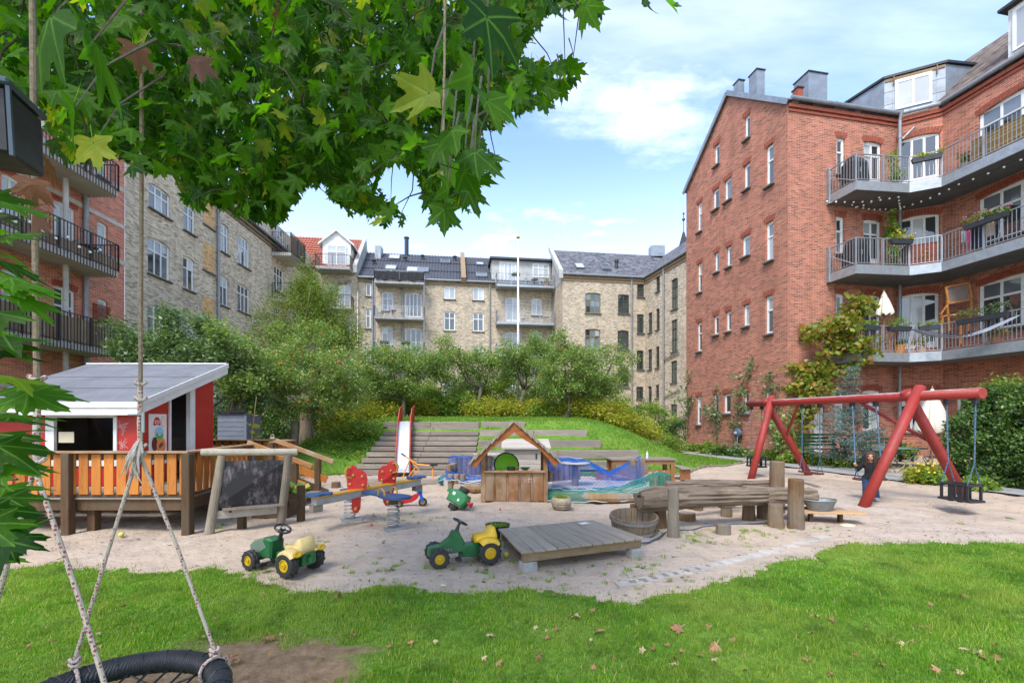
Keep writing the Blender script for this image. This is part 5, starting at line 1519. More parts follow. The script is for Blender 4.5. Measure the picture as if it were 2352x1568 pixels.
for (y, z, xa, xb) in ((15.0,.40,-1.22,4.5),(15.75,.71,-1.22,4.4),(16.5,1.03,-1.22,3.25),(17.25,1.38,-1.22,2.85),(17.9,1.70,-1.22,.52)):
    timber(xa, xb, y, z, .30, .17)
    grass_tr.box(xa, xb, y+.16, y+.86, z-.35, z-.05)
part('grass_tread', grass_tr, M_TURF, ter)
tp = []
for (y, z, xa, xb) in ((15.0,.40,-1.2,4.4),(15.75,.71,-1.2,4.3),(16.5,1.03,-1.2,3.2),(17.25,1.38,-1.2,2.8)):
    n = int((xb-xa)*420); tp.append(np.stack([rng.uniform(xa,xb,n), rng.uniform(y+.18,y+.8,n), np.full(n,z-.05)],1))
tag(part('tread_grass', blades('tread_grass', np.concatenate(tp), .03, .10, .022, M_GRASS2), None, ter), kind='stuff')

slide = thing('playground_slide', 'steel slide with red sides running down the timber steps', 'slide', (-3.4,14.6,0))
s_top, s_bot = Vector((-4.16,17.6,1.70)), Vector((-3.62,15.05,.30))
dx = Vector((.455,.0,0))
prof = [s_top+Vector((-.02,.45,.02)), s_top, s_top.lerp(s_bot,.33), s_top.lerp(s_bot,.66), s_bot, Vector((-3.55,14.75,.17)), Vector((-3.42,14.2,.12))]
prof = [p for p in prof]
Mst = mat('slide_steel', (.80,.81,.83), .36, .05, 2, .0, metal=.55)
ch = MB()
wv, wf = [], []
for i, p in enumerate(prof):
    wv += [p+Vector((-.21,0,0)), p+Vector((.21,0,0)), p+Vector((.21,0,-.02)), p+Vector((-.21,0,-.02))]
    if i:
        a = 4*i-4
        wf += [(a,a+1,a+5,a+4), (a+3,a+7,a+6,a+2)]
ch.add(wv, wf); part('chute', ch, Mst, slide, smooth=True)
for sg in (-1, 1):
    sd = MB(); vs, fs = [], []
    pr2 = [s_top+Vector((-.02,.75,.02)), s_top+Vector((-.02,.3,.02))]+prof[1:]
    for i, p in enumerate(pr2):
        hh = .62 if i == 0 else .5 if i == 1 else .17 if i < 7 else .13
        o = Vector((sg*.225,0,0)); t_ = Vector((sg*.03,0,0))
        vs += [p+o+Vector((0,0,-.06)), p+o+Vector((0,0,hh)), p+o+t_+Vector((0,0,hh)), p+o+t_+Vector((0,0,-.06))]
        if i:
            a = 4*i-4; fs += [(a,a+4,a+5,a+1),(a+1,a+5,a+6,a+2),(a+2,a+6,a+7,a+3),(a+3,a+7,a+4,a)]
    n_ = len(vs); fs += [(0,1,2,3),(n_-1,n_-2,n_-3,n_-4)]
    sd.add(vs, fs); part('side', sd, mat('slide_red', s2l(186,62,42), .5, .15, 3, .05), slide)
mb = MB(); [mb.tube([s_top+Vector((o,.1,-.9)), s_top+Vector((o,.1,.05))], .02, 6) for o in (-.24,.24)]; part('leg', mb, M_PIPE, slide)

sbx = thing('sand_box', 'flat timber frame round the sand at the slide foot', 'sandbox', (-3.2,13.4,0))
for (a, b) in (((-5.0,14.55),(-1.55,14.5)), ((-4.35,12.35),(-1.5,12.5)), ((-5.05,14.5),(-4.4,12.4))):
    part('timber', MB().beam((a[0],a[1],.07), (b[0],b[1],.07), .16, .16, ch=.012), W_TIMB, sbx)

# ---------------------------------------------------------------- red shed on its deck
shed = thing('playhouse_shed', 'red wooden playhouse shed with grey felt roof and white trim', 'shed', (-7.9,9,.55))
X0, X1, Y0, Y1, ZF = -9.3, -6.55, 8.0, 9.98, .57
zf, zb_ = 1.93, 2.72
def slope(y): return zf+(zb_-zf)*(y-Y0)/(Y1-Y0)
wl_ = MB()
wx0, wx1, wz0, wz1 = -8.05, -6.98, 1.02, 1.78
for (a, b, c, d) in ((X0,wx0,ZF,zf),(wx1,X1,ZF,zf),(wx0,wx1,ZF,wz0),(wx0,wx1,wz1,zf)): wl_.box(a, b, Y0, Y0+.06, c, d)
part('front_wall', wl_, P_RED, shed)
dy0, dy1 = 8.72, 9.22
def sidebit(mb, y0, y1, z0=ZF, top=None):
    vs = [(X1-.06,y0,z0),(X1,y0,z0),(X1,y1,z0),(X1-.06,y1,z0)]+[(X1-.06,y0,slope(y0)),(X1,y0,slope(y0)),(X1,y1,slope(y1)),(X1-.06,y1,slope(y1))]
    mb.add(vs, [(0,3,2,1),(4,5,6,7),(0,1,5,4),(1,2,6,5),(2,3,7,6),(3,0,4,7)])
sw = MB(); sidebit(sw, Y0+.062, dy0); sidebit(sw, dy1+.14, Y1); part('side_wall', sw, P_RED, shed)
bw = MB(); bw.box(X0, X1-.062, Y1-.06, Y1, ZF, zb_); bw.box(X0, X0+.06, Y0+.062, Y1-.062, ZF, zf); part('back_wall', bw, mat('shed_inside', s2l(92,84,76), .9, .2, 2, .1), shed)
part('floor', MB().box(X0+.06, X1-.07, Y0+.07, Y1-.07, ZF-.02, ZF+.012), mat('shed_floor', s2l(80,74,68), .9, .2, 3, .1), shed)
fr = MB()
for (a, b, c, d) in ((wx0-.13,wx0+.02,wz0-.1,wz1+.05),(wx1-.01,wx1+.05,wz0-.1,wz1+.05),(wx0+.02,wx1-.01,wz1-.01,wz1+.05),(wx0+.02,wx1-.01,wz0-.1,wz0)): fr.box(a, b, Y0-.025, Y0+.03, c, d)
part('window_frame', fr, WHITE, shed)
po = MB(); po.box(X1-.05, X1+.035, dy1, dy1+.14, ZF, slope(dy1)-.02); po.box(X1-.05, X1+.025, dy0-.045, dy0, ZF, slope(dy0)-.02); part('door_post', po, WHITE, shed)
part('notice', MB().box(-7.99,-7.72,Y0+.02,Y0+.026,1.33,1.52), mat('notice_paper', s2l(196,186,160), .9, .05), shed)
part('bench', MB().box(-8.4,-6.9,9.5,9.88,.85,.92), M_DARK, shed)
part('wall_poster', MB().box(X0+.4,-6.7,Y1-.075,Y1-.064,1.35,2.2), mat('mural_paint', s2l(48,66,80), .8, .6, 7, .0, dark=s2l(84,60,44)), shed)
# roof: felt, two overlaps, white fascia and verge boards
rx0, rx1, ry0, ry1 = X0-.2, X1+.17, Y0-.22, Y1+.2
def rz(y): return slope(y)+.06
rf_ = MB(); rf_.add([(rx0,ry0,rz(ry0)),(rx1,ry0,rz(ry0)),(rx1,ry1,rz(ry1)),(rx0,ry1,rz(ry1)),(rx0,ry0,rz(ry0)+.12),(rx1,ry0,rz(ry0)+.12),(rx1,ry1,rz(ry1)+.12),(rx0,ry1,rz(ry1)+.12)], [(0,3,2,1),(4,5,6,7),(0,1,5,4),(1,2,6,5),(2,3,7,6),(3,0,4,7)])
roof = part('roof', rf_, mat('roof_felt', s2l(112,114,120), .95, .08, 2.5, .5, dark=s2l(96,98,104)), shed)
for k, yy in enumerate((ry0+.75, ry0+1.45)):
    sm = MB(); z_ = rz(yy)+.12
    sm.add([(rx0,yy,z_+.003),(rx1,yy,z_+.003),(rx1,yy+.008,z_+.008),(rx0,yy+.008,z_+.008)], [(0,1,2,3)]); part('felt_seam', sm, M_DARK, roof)
fa = MB(); fa.box(rx0-.02, rx1+.02, ry0-.03, ry0-.002, rz(ry0)-.09, rz(ry0)+.065); part('fascia', fa, WHITE, roof)
fa = MB(); fa.box(rx0-.03, rx1+.045, ry0-.055, ry0-.031, rz(ry0)+.04, rz(ry0)+.135); part('fascia', fa, WHITE, roof)
for (o, h0, h1) in ((.0,-.09,.065),(.022,.045,.135)):
    va = MB(); xx = rx1+.002+o
    va.add([(xx,ry0-.03-o,rz(ry0)+h0),(xx+.022,ry0-.03-o,rz(ry0)+h0),(xx+.022,ry1,rz(ry1)+h0),(xx,ry1,rz(ry1)+h0),(xx,ry0-.03-o,rz(ry0)+h1),(xx+.022,ry0-.03-o,rz(ry0)+h1),(xx+.022,ry1,rz(ry1)+h1),(xx,ry1,rz(ry1)+h1)], [(0,3,2,1),(4,5,6,7),(0,1,5,4),(1,2,6,5),(2,3,7,6),(3,0,4,7)])
    part('verge_board', va, WHITE, roof)
part('back_trim', MB().box(rx0, rx1, ry1-.03, ry1+.02, rz(ry1)+.122, rz(ry1)+.15), WHITE, roof)
# chalk scribbles on the red wall
sc_ = MB()
for (cx_, cz_, s_) in ((-8.32,1.55,.13),(-6.83,1.6,.12),(-6.85,1.3,.1)):
    for k in range(7):
        a = random.uniform(0,PI); c, s2 = math.cos(a)*s_, math.sin(a)*s_; jx, jz = random.uniform(-.05,.05), random.uniform(-.05,.05)
        sc_.beam((cx_-c+jx,Y0-.002,cz_-s2+jz),(cx_+c+jx,Y0-.002,cz_+s2+jz), .003, .006)
part('chalk_scribble', sc_, mat('chalk', s2l(206,170,164), .95, .1), shed)
# ice cream poster: red heart shield, round picture, cornets and cup
pst = part('poster', MB().box(X1+.002,X1+.008,8.2,8.62,.92,1.84), mat('poster_white', (.74,.73,.70), .5, .04), shed)
def disc(y, z, ry_, rz__, x, n=20, a0=0, a1=2*PI):
    return [(x, y+ry_*math.cos(a0+(a1-a0)*k/n), z+rz__*math.sin(a0+(a1-a0)*k/n)) for k in range(n+1)]
def flat(nm, pts, col, order):
    mb = MB(); pts = [(X1+.009+.0015*order, p[1], p[2]) for p in pts]; mb.add(pts, [tuple(range(len(pts)))]); part(nm, mb, mat('print_'+nm, col, .5, .05), pst)
flat('logo_shield', disc(8.385,1.66,.085,.125,0,20,-.25,PI+.25), s2l(196,28,34), 1)
for k in (-1,1):
    mb = MB(); mb.tube([(X1+.0125, 8.385+k*.027+.026*math.cos(t), 1.70+.024*math.sin(t)) for t in np.linspace(0,2*PI,14)], .0045, 5, closed=False)
    part('logo_swirl', mb, mat('print_white', (.8,.8,.78), .5, .03), pst)
mb = MB(); mb.tube([(X1+.0125, 8.335+.1*t, 1.685-.055*math.sin(PI*t)) for t in np.linspace(0,1,10)], .0045, 5); part('logo_swirl', mb, MATS['print_white'], pst)
flat('logo_word_bar', [(0,8.335,1.605),(0,8.435,1.605),(0,8.435,1.63),(0,8.335,1.63)], (.75,.74,.72), 2)
flat('stick_outline', disc(8.535,1.7,.045,.10,0), s2l(214,120,104), 1); flat('stick_inner', disc(8.535,1.7,.036,.09,0), s2l(232,220,208), 2)
flat('sky_disc', disc(8.44,1.49,.105,.115,0), s2l(150,196,222), 3); flat('hill_disc', disc(8.44,1.44,.09,.065,0), s2l(84,170,70), 4); flat('flower_disc', disc(8.44,1.47,.04,.035,0), s2l(190,170,214), 5)
flat('cocoa_scoop', disc(8.33,1.29,.07,.13,0), s2l(92,40,34), 2); flat('caramel_scoop', disc(8.48,1.26,.11,.15,0), s2l(224,136,84), 3); flat('biscuit', [(0,8.44,1.2),(0,8.54,1.27),(0,8.5,1.33),(0,8.42,1.26)], s2l(120,64,36), 4)
flat('cup', [(0,8.30,1.12),(0,8.56,1.12),(0,8.53,.94),(0,8.33,.94)], s2l(240,176,70), 2); flat('cup_band', [(0,8.30,1.12),(0,8.36,1.12),(0,8.37,.96),(0,8.33,.96)], s2l(206,66,40), 3); flat('cup_leaf', disc(8.39,1.0,.035,.04,0), s2l(170,188,80), 4)

deck = thing('wooden_deck', 'honey stained wooden deck with railing and steps round the red shed', 'deck', (-7,7,0))
DZ = .55; FY = 6.92
c1, c2, c3 = Vector((-4.93,FY)), Vector((-5.22,9.05)), Vector((-5.5,11.25))
nb = 38
for k in range(nb):
    y = FY+.03+k*.115
    if y > 11.2: break
    xr = -4.95-.13*(y-FY)
    if y > 9.1: xr = min(xr, -5.3)
    xl = -10.2
    if Y0-.02 < y < Y1+.02: segs = [(xl, X0-.02), (X1+.02, xr)]
    else: segs = [(xl, xr)]
    for a, b in segs:
        part('deck_board', MB().box(a, b, -.053, .053, -.028, 0), W_GREY, deck, T(0, y, DZ))
js = MB(); js.box(-10.2, -4.98, FY+.02, FY+.07, DZ-.2, DZ-.03); part('joist', js, W_DARKP, deck)
js = MB(); js.beam((-4.98,FY+.05,DZ-.12),(-5.27,9.05,DZ-.12), .05, .17); part('joist', js, W_DARKP, deck)
for (x_, y_, zt) in ((-6.69,FY-.06,1.22),(-4.90,FY-.04,1.22),(-8.6,FY-.06,1.22),(-6.5,FY+.16,DZ-.2),(-5.27,9.08,1.22),(-7.55,11.3,1.22),(-5.48,11.3,1.22),(-5.42,10.25,1.22),(-6.5,11.3,1.22)):
    part('post', cached(('dp', zt), lambda: MB().box(-.062,.062,-.062,.062,-.1,zt, ch=.008).mesh('post', W_DARKP)), None, deck, T(x_, y_, 0))
def deck_rail(a, b, z=1.22, n=None, top=True):
    a, b = Vector(a), Vector(b); d = b-a; L = d.length; ang = math.atan2(d.y, d.x)
    mb = MB(); mb.box(0, L, -.075, .075, z, z+.035, ch=.008); part('handrail', mb, W_RAIL, deck, T(a.x,a.y,0) @ RZ(ang))
    mb = MB(); mb.box(0, L, .012, .045, z-.10, z-.005); mb.box(0, L, .012, .045, DZ+.01, DZ+.05); part('rail', mb, W_DARKP, deck, T(a.x,a.y,0) @ RZ(ang))
    n = n or int(L/.188)
    me = cached(('slat', z), lambda: MB().box(-.071,.071,-.012,.010,DZ+.045,z-.012, ch=.004).mesh('slat', W_HONEY))
    for k in range(n):
        p = a+d*((k+.5)/n)
        part('slat', me, None, deck, T(p.x,p.y,random.uniform(-.006,.006)) @ RZ(ang+random.uniform(-.015,.015)))
deck_rail((-10.2,FY-.03),(-4.86,FY-.03))
deck_rail((-4.93,FY+.02),(-5.25,9.12))
deck_rail((-7.6,11.32),(-5.42,11.34)); deck_rail((-5.40,10.25),(-5.46,11.3))
# steps down to the sand
for (y_) in (9.12, 10.2):
    part('stringer', MB().beam((-5.3,y_,DZ-.02),(-4.15,y_,.06), .045, .24), W_DARKP, deck)
    part('stair_rail', MB().beam((-5.3,y_,1.28),(-4.0,y_,.80), .05, .10, ch=.008), W_RAIL, deck)
    part('stair_rail', MB().beam((-5.25,y_-.005,.82),(-4.15,y_-.005,.40), .04, .16), W_HONEY, deck)
    part('post', MB().box(-.055,.055,-.055,.055,-.1,.86), W_DARKP, deck, T(-4.35,y_,0))
for k in range(3): part('step', MB().box(-.16,.16,9.14,10.18,-.02,.02), W_GREY, deck, T(-5.0+k*.3,0,.42-.14*k))

# ---------------------------------------------------------------- chalkboard
cb = thing('chalkboard_stand', 'chalkboard covered in scribbles hung in a grey pole frame with bench', 'chalkboard', (-4.2,7.1,0))
pl0, pl1 = Vector((-4.58,6.87,-.05)), Vector((-4.46,7.0,1.18))
pr0, pr1 = Vector((-3.80,7.46,-.05)), Vector((-3.56,7.26,1.18))
for a, b in ((pl0,pl1),(pr0,pr1)): part('post', MB().tube([a, a.lerp(b,.5), b], [.068,.064,.06], 14), W_GREYZ, cb, smooth=False)
tb0, tb1 = Vector((-4.72,6.92,1.235)), Vector((-3.44,7.30,1.215))
part('top_pole', MB().tube([tb0, tb1], .055, 14), wood('pale_pole', s2l(186,178,164), s2l(150,140,126), 'x', .8, 9), cb)
def m_board():
    m, nt, b = _nt('chalkboard_slate')
    v, r = _objvec(nt, (1,1,1)); n1 = _noise(nt, v, 3.2, 6, .7); n2 = _noise(nt, v, 16, 4, .7)
    st = nt.nodes.new('ShaderNodeMapping'); st.inputs['Scale'].default_value = (9,9,1.6); st.inputs['Rotation'].default_value = (.2,.5,.3)
    nt.links.new(v, st.inputs[0]); n3 = _noise(nt, st.outputs[0], 2.2, 6, .75)
    f = _math(nt, 'MULTIPLY', _range(nt, n1, .48, .66), _range(nt, n3, .42, .72))
    c = _mix(nt, _math(nt, 'MULTIPLY', f, .75), (.012,.012,.014), _mix(nt, _range(nt, n2, .4, .6), s2l(170,130,146), s2l(150,160,168)))
    nt.links.new(c, b.inputs['Base Color']); b.inputs['Roughness'].default_value = .85
    return m
bd = MB()
q0, q1 = pl0.lerp(pl1,.36), pl0.lerp(pl1,.93); q2, q3 = pr0.lerp(pr1,.93), pr0.lerp(pr1,.36)
nv = (q3-q0).cross(q1-q0).normalized()*.012
bd.add([q0+nv,q3+nv,q2+nv,q1+nv,q0-nv,q3-nv,q2-nv,q1-nv], [(0,1,2,3),(7,6,5,4),(0,4,5,1),(1,5,6,2),(2,6,7,3),(3,7,4,0)])
board = part('board', bd, m_board(), cb)
fn = -nv.normalized() if nv.y > 0 else nv.normalized()
def bp(u, v): return q0.lerp(q3,u).lerp(q1.lerp(q2,u), v)+fn*.0145
for nm, col, strokes in (('chalk_drawing', s2l(196,150,166), [[(.72,.32),(.80,.30),(.86,.34),(.78,.14),(.72,.32)],[(.66,.22),(.68,.16),(.70,.24),(.72,.18)],[(.44,.34),(.42,.16)],[(.50,.14),(.52,.02),(.54,.14)],[(.36,.4),(.34,.75),(.44,.9),(.6,.85)]]), ('chalk_drawing', s2l(190,200,206), [[(.46,.42),(.56,.5),(.6,.36)],[(.62,.46),(.63,.34)],[(.67,.44),(.68,.30)],[(.52,.26),(.58,.32),(.62,.24)],[(.38,.62),(.55,.86),(.85,.86),(.9,.6),(.8,.45)],[(.96,.92),(.9,.8),(.97,.7)],[(.12,.72),(.2,.75),(.24,.6)]])):
    mb = MB()
    for s_ in strokes: mb.tube([bp(*p) for p in s_], .005, 4)
    part(nm, mb, mat('chalk_'+str(round(col[0],2)), col, .95, .2, 20), board)
part('shelf', MB().beam((-4.45,7.0,.36),(-3.72,7.42,.36), .22, .035), W_GREY, cb)
part('shelf_apron', MB().beam((-4.50,6.93,.28),(-3.80,7.36,.28), .03, .12), wood('pale_board', s2l(180,172,160), s2l(150,142,130), 'x', .8, 9), cb)
for p in ((-4.32,7.28),(-3.58,7.72)): part('back_leg', MB().box(-.05,.05,-.05,.05,-.05,.62), W_DARKP, cb, T(p[0],p[1],0))
for a, b in (((-4.32,7.28),(-4.35,7.0)),((-3.58,7.72),(-3.66,7.45))): part('brace', MB().beam((a[0],a[1],.35),(b[0],b[1],.35), .05, .1), W_DARKP, cb)
pb = thing('planter_box', 'low wooden planter with leafy green plant behind the chalkboard', 'planter', (-4.35,8.15,0))
for k in range(3): part('board', MB().box(-4.62,-3.95,8.0,8.03,.22+k*.075,.285+k*.075), W_BROWNX, pb)
part('box', MB().box(-4.6,-3.97,8.035,8.4,.0,.40), W_DARKP, pb)
cl = clumps([((-4.3,8.2,.5),(.5,.25,.16),26)], 0, .1); part('foliage', foliage('foliage', cl, 14, .08, .10, M_LEAF_MID, .8), None, pb)
# grey garden cabinet behind the deck
gc = thing('garden_cabinet', 'blue grey clapboard garden cabinet behind the red shed', 'cabinet', (-7.4,12.4,0))
part('carcass', MB().box(-7.95,-7.18,12.3,13.0,0,1.9), mat('cabinet_dark', s2l(84,88,98), .7, .1), gc)
P_CAB = mat('cabinet_paint', s2l(112,120,134), .6, .1, 4, .1, rnd=.06)
me = MB().box(-.385,.385,-.015,.0,0,.118).mesh('clapboard', P_CAB)
for k in range(15): part('clapboard', me, None, gc, T(-7.565,12.298,.1+k*.122) @ RX(R(-4)))
part('corner_board', MB().box(-7.23,-7.165,12.27,12.31,0,1.95), P_CAB, gc); part('lid', MB().box(-8.0,-7.12,12.2,13.05,1.95,1.99), M_DARK, gc)
stk = thing('sunflower_stalk', 'dried tall sunflower stalk tied beside the shed corner', 'plant', (-6.2,10.9,.55))
mb = MB(); mb.tube([(-6.2,10.9,.55),(-6.23,10.9,1.4),(-6.12,10.9,2.3)], [.02,.016,.008], 6); part('stem', mb, mat('dry_stalk', s2l(168,150,104), .9, .2), stk)
cl = np.array([[-6.2,10.9,1.3],[-6.2,10.9,1.55],[-6.15,10.85,1.0],[-6.2,10.9,1.9]]); part('foliage', foliage('foliage', cl, 5, .08, .11, M_LEAF_YEL, .6), None, stk)
mug = thing('toy_cup', 'small beige toy left on the deck handrail', 'toy', (-5.95,11.3,1.26)); mb = MB(); mb.lathe([(.06,0),(.07,.03),(.03,.06)], 10, T(-5.95,11.3,1.26)); part('base', mb, mat('beige_plastic', s2l(206,180,150), .5, .08), mug)
mb = MB(); mb.tube([(-5.95+.04*math.cos(t),11.3,1.34+.04*math.sin(t)) for t in np.linspace(0,2*PI,12)], .012, 6); part('ring', mb, MATS['beige_plastic'], mug)

# ---------------------------------------------------------------- ride-on tractors
M_TYRE = mat('toy_tyre', (.016,.016,.017), .6, .15, 8, .1, dark=(.03,.028,.025))
M_TYREBAND = mat('tyre_seam', s2l(86,82,76), .8, .2, 8, .1)
M_JG = mat('toy_green', s2l(14,88,42), .42, .10, 3, .03, dark=s2l(52,98,62))
M_JG2 = mat('faded_toy_green', s2l(100,118,104), .5, .12, 3, .03)
M_HUB = mat('hub_yellow', s2l(196,160,20), .45, .1, 6, .03)
M_BPL = mat('black_plastic', (.015,.016,.018), .4, .1, 4, .03)
def wheel(name, r, w, root, mw, hub=True, hubm=None, lugs=12):
    """axis along local y"""
    t = MB(); t.lathe([(r*.52,-w*.5),(r*.86,-w*.5),(r*.95,-w*.38),(r*.97,0),(r*.95,w*.38),(r*.86,w*.5),(r*.52,w*.5),(r*.52,-w*.5)], 28, RX(PI/2), cap=False)
    o = part(name, t, M_TYRE, root, mw)
    lg = MB()
    for k in range(lugs):
        for sg in (-1, 1):
            a = 2*PI*(k+.25*(sg+1))/lugs
            lg.box(-.012*r/.13, .012*r/.13, .01, w*.46, -.008, r*.06, RY(a) @ T(0,0,r*.95) @ SCL(1,sg,1) @ RZ(.55))
    part('tread', lg, M_TYRE, o, mw)
    bd_ = MB(); bd_.lathe([(r*.975,-.004),(r*1.0,-.003),(r*1.0,.003),(r*.975,.004)], 28, RX(PI/2), cap=False); part('seam', bd_, M_TYREBAND, o, mw)
    h = MB()
    for sg in (-1,1):
        h.lathe([(r*.53,0),(r*.53,.006),(r*.44,.012),(r*.40,-.004),(r*.2,.0),(r*.18,.018),(r*.08,.02),(r*.07,.008),(.0,.008)], 20, RX(-sg*PI/2) @ T(0,0,w*.5-.012))
        for k in range(8):
            a = 2*PI*k/8; h.box(-r*.055,r*.055,-r*.04,r*.04,0,.006, RX(-sg*PI/2) @ T(0,0,w*.5-.016) @ RZ(a) @ T(r*.31,0,0))
    part('rim', h, hubm or M_HUB, o, mw)
    return o
def hullprism(prof, y0, y1, inset=.012):
    """side profile (x,z) swept across y with softened edges"""
    mb = MB(); n = len(prof)
    c = Vector((sum(p[0] for p in prof)/n, sum(p[1] for p in prof)/n))
    sm = [tuple(c+(Vector(p)-c)*(1-inset/max(.05,(Vector(p)-c).length))) for p in prof]
    rings = [(y0,sm),(y0+inset,prof),(y1-inset,prof),(y1,sm)]
    vs = [(p[0],y,p[1]) for y, pr in rings for p in pr]
    fs = [tuple(range(n)), tuple(range(4*n-1,3*n-1,-1))]
    for k in range(3):
        for i in range(n): fs.append((k*n+i, (k+1)*n+i, (k+1)*n+(i+1) % n, k*n+(i+1) % n))
    mb.add(vs, fs); return mb
def tractor(label, rear_r, front_r, wb, track, style, seat_mat, lights):
    t = thing('ride_on_tractor', label, 'toy tractor', (0,0,0), 'ride-on toy tractors in the sand')
    # x forward from the rear axle
    for sg in (-1, 1):
        wheel('rear_wheel', rear_r, .105, t, T(0, sg*track/2, rear_r)); wheel('front_wheel', front_r, .085, t, T(wb, sg*track*.47, front_r))
    ax = MB(); ax.tube([(0,-track/2,rear_r),(0,track/2,rear_r)], .014, 8); ax.tube([(wb,-track/2,front_r),(wb,track/2,front_r)], .014, 8); ax.box(wb-.03,wb+.03,-.09,.09,front_r-.02,front_r+.05); part('axle', ax, M_BPL, t)
    body = hullprism([(-.13,rear_r-.03),(-.15,rear_r+.10),(.0,rear_r+.14),(.16,rear_r+.09),(.30,rear_r+.08),(.33,rear_r-.06),(.0,rear_r-.07)], -.085, .085, .02); part('body', body, M_JG, t)
    if style == 'round':
        hood = hullprism([(wb-.22,front_r+.02),(wb-.24,front_r+.22),(wb-.16,front_r+.25),(wb+.06,front_r+.20),(wb+.12,front_r+.14),(wb+.11,front_r+.0)], -.095, .095, .025)
        h = part('hood', hood, M_JG, t)
        side = hullprism([(wb-.17,front_r+.14),(wb-.10,front_r+.247),(wb+.055,front_r+.206),(wb+.126,front_r+.145),(wb+.118,front_r+.06),(wb-.02,front_r+.04)], -.099, .099, .022); part('hood_panel', side, M_JG2, h)
        col = (wb-.26, front_r+.25)
    else:
        hood = hullprism([(wb-.30,front_r+.02),(wb-.33,front_r+.13),(wb-.26,front_r+.27),(wb-.19,front_r+.275),(wb-.15,front_r+.20),(wb-.02,front_r+.11),(wb+.10,front_r+.095),(wb+.11,front_r+.0)], -.07, .07, .018)
        h = part('hood', hood, M_JG, t)
        for sg in (-1,1):
            g = MB(); g.box(wb-.17,wb-.07,sg*.071-.003,sg*.071+.003,front_r+.04,front_r+.095); part('grille', g, M_BPL, h)
            g2 = MB(); [g2.box(wb-.165+.018*k,wb-.157+.018*k,sg*.074-.002,sg*.074+.002,front_r+.045,front_r+.09) for k in range(6)]; part('grille_slot', g2, mat('grille_grey', (.25,.26,.26), .5, .1), h)
        col = (wb-.23, front_r+.27)
    # steering
    sx, sz = col
    stt = MB(); stt.tube([(sx,0,sz-.03),(sx-.045,0,sz+.09)], [.03,.014], 10); sw_ = part('steering_column', stt, M_BPL, t)
    rot = T(sx-.055,0,sz+.105) @ RY(R(-28))
    rg = MB(); rg.tube([rot @ Vector((.085*math.cos(a),.085*math.sin(a),0)) for a in np.linspace(0,2*PI,25)[:-1]], .013, 8, closed=True)
    for k in range(3): rg.beam(rot @ Vector((0,0,-.01)), rot @ Vector((.085*math.cos(k*2.094+1.57),.085*math.sin(k*2.094+1.57),0)), .02, .012)
    rg.lathe([(.0,-.02),(.03,-.02),(.03,.006),(.0,.01)], 12, rot); part('steering_wheel', rg, M_BPL, t, smooth=False)
    part('badge', MB().box(-.016,.016,-.01,.01,.008,.013,rot), mat('badge_silver', (.5,.5,.5), .4, .05), sw_)
    # seat with mudguards
    z0 = rear_r*2+.005
    seat = hullprism([(.16,z0-.04),(.14,z0+.035),(.0,z0+.045),(-.05,z0+.125),(-.10,z0+.13),(-.13,z0+.02),(-.12,z0-.05)], -.11, .11, .028); s_ = part('seat', seat, seat_mat, t, smooth=True)
    for sg in (-1,1):
        mg = MB(); vs, fs = [], []
        for i, a in enumerate(np.linspace(R(48), R(140), 12)):
            rr = rear_r*1.10
            for yy, lift in ((.075,.03),(.20,.008),(.235,-.02),(.225,-.03),(.075,.0)):
                vs.append(((rr+lift)*math.cos(a)*1.06, sg*yy, rear_r+(rr+lift)*math.sin(a)*.98))
            if i:
                for k in range(5): fs.append((i*5-5+k, i*5-5+(k+1)%5, i*5+(k+1)%5, i*5+k) if sg > 0 else (i*5-5+k, i*5+k, i*5+(k+1)%5, i*5-5+(k+1)%5))
        # keep only the upper, rear part of the guard
        mg.add(vs, fs); part('mudguard', mg, seat_mat, s_, smooth=True)
        if lights:
            lm = MB(); lm.lathe([(.0,-.01),(.042,-.01),(.045,.01),(.03,.014),(.0,.006)], 16, T(-.135, sg*.165, z0-.018) @ RY(R(-62)) @ SCL(.8,1.25,1)); part('rear_light', lm, M_HUB, s_)
    for sg in (-1,1):
        pd = MB(); pd.tube([(wb*.52,sg*.07,rear_r-.01),(wb*.52,sg*.13,rear_r-.01),(wb*.52+.07,sg*.13,rear_r-.04),(wb*.52+.07,sg*.2,rear_r-.04)], .012, 6); pd.box(wb*.52+.04,wb*.52+.1,sg*.2-.045,sg*.2+.045,rear_r-.055,rear_r-.025); part('pedal', pd, M_BPL, t)
    hk = MB(); hk.box(-.19,-.14,-.03,.03,rear_r+.0,rear_r+.06); hk.box(-.2,-.185,-.03,.03,rear_r+.0,rear_r+.1); part('hitch', hk, M_JG, t)
    return t
def put(root, rear_mid, fwd, z=0.0, s=1.0):
    a = math.atan2(fwd[1], fwd[0])
    place(root, T(rear_mid[0], rear_mid[1], gzf(*rear_mid)+z) @ RZ(a) @ SCL(s,s,s))
M_SEATC = mat('cream_plastic', s2l(214,188,126), .48, .08, 3, .03, dark=s2l(186,160,108)); M_SEATY = mat('yellow_plastic', s2l(226,178,34), .4, .08, 3, .03)
t1 = tractor('dusty green toy tractor with cream seat, facing the chalkboard', .137, .113, .60, .36, 'round', M_SEATC, True); put(t1, (-2.38,5.13), (-.90,.40))
t2 = tractor('bright green toy tractor with yellow seat beside the low platform', .137, .115, .60, .36, 'slim', M_SEATY, False); put(t2, (-.33,5.62), (-.93,-.33))
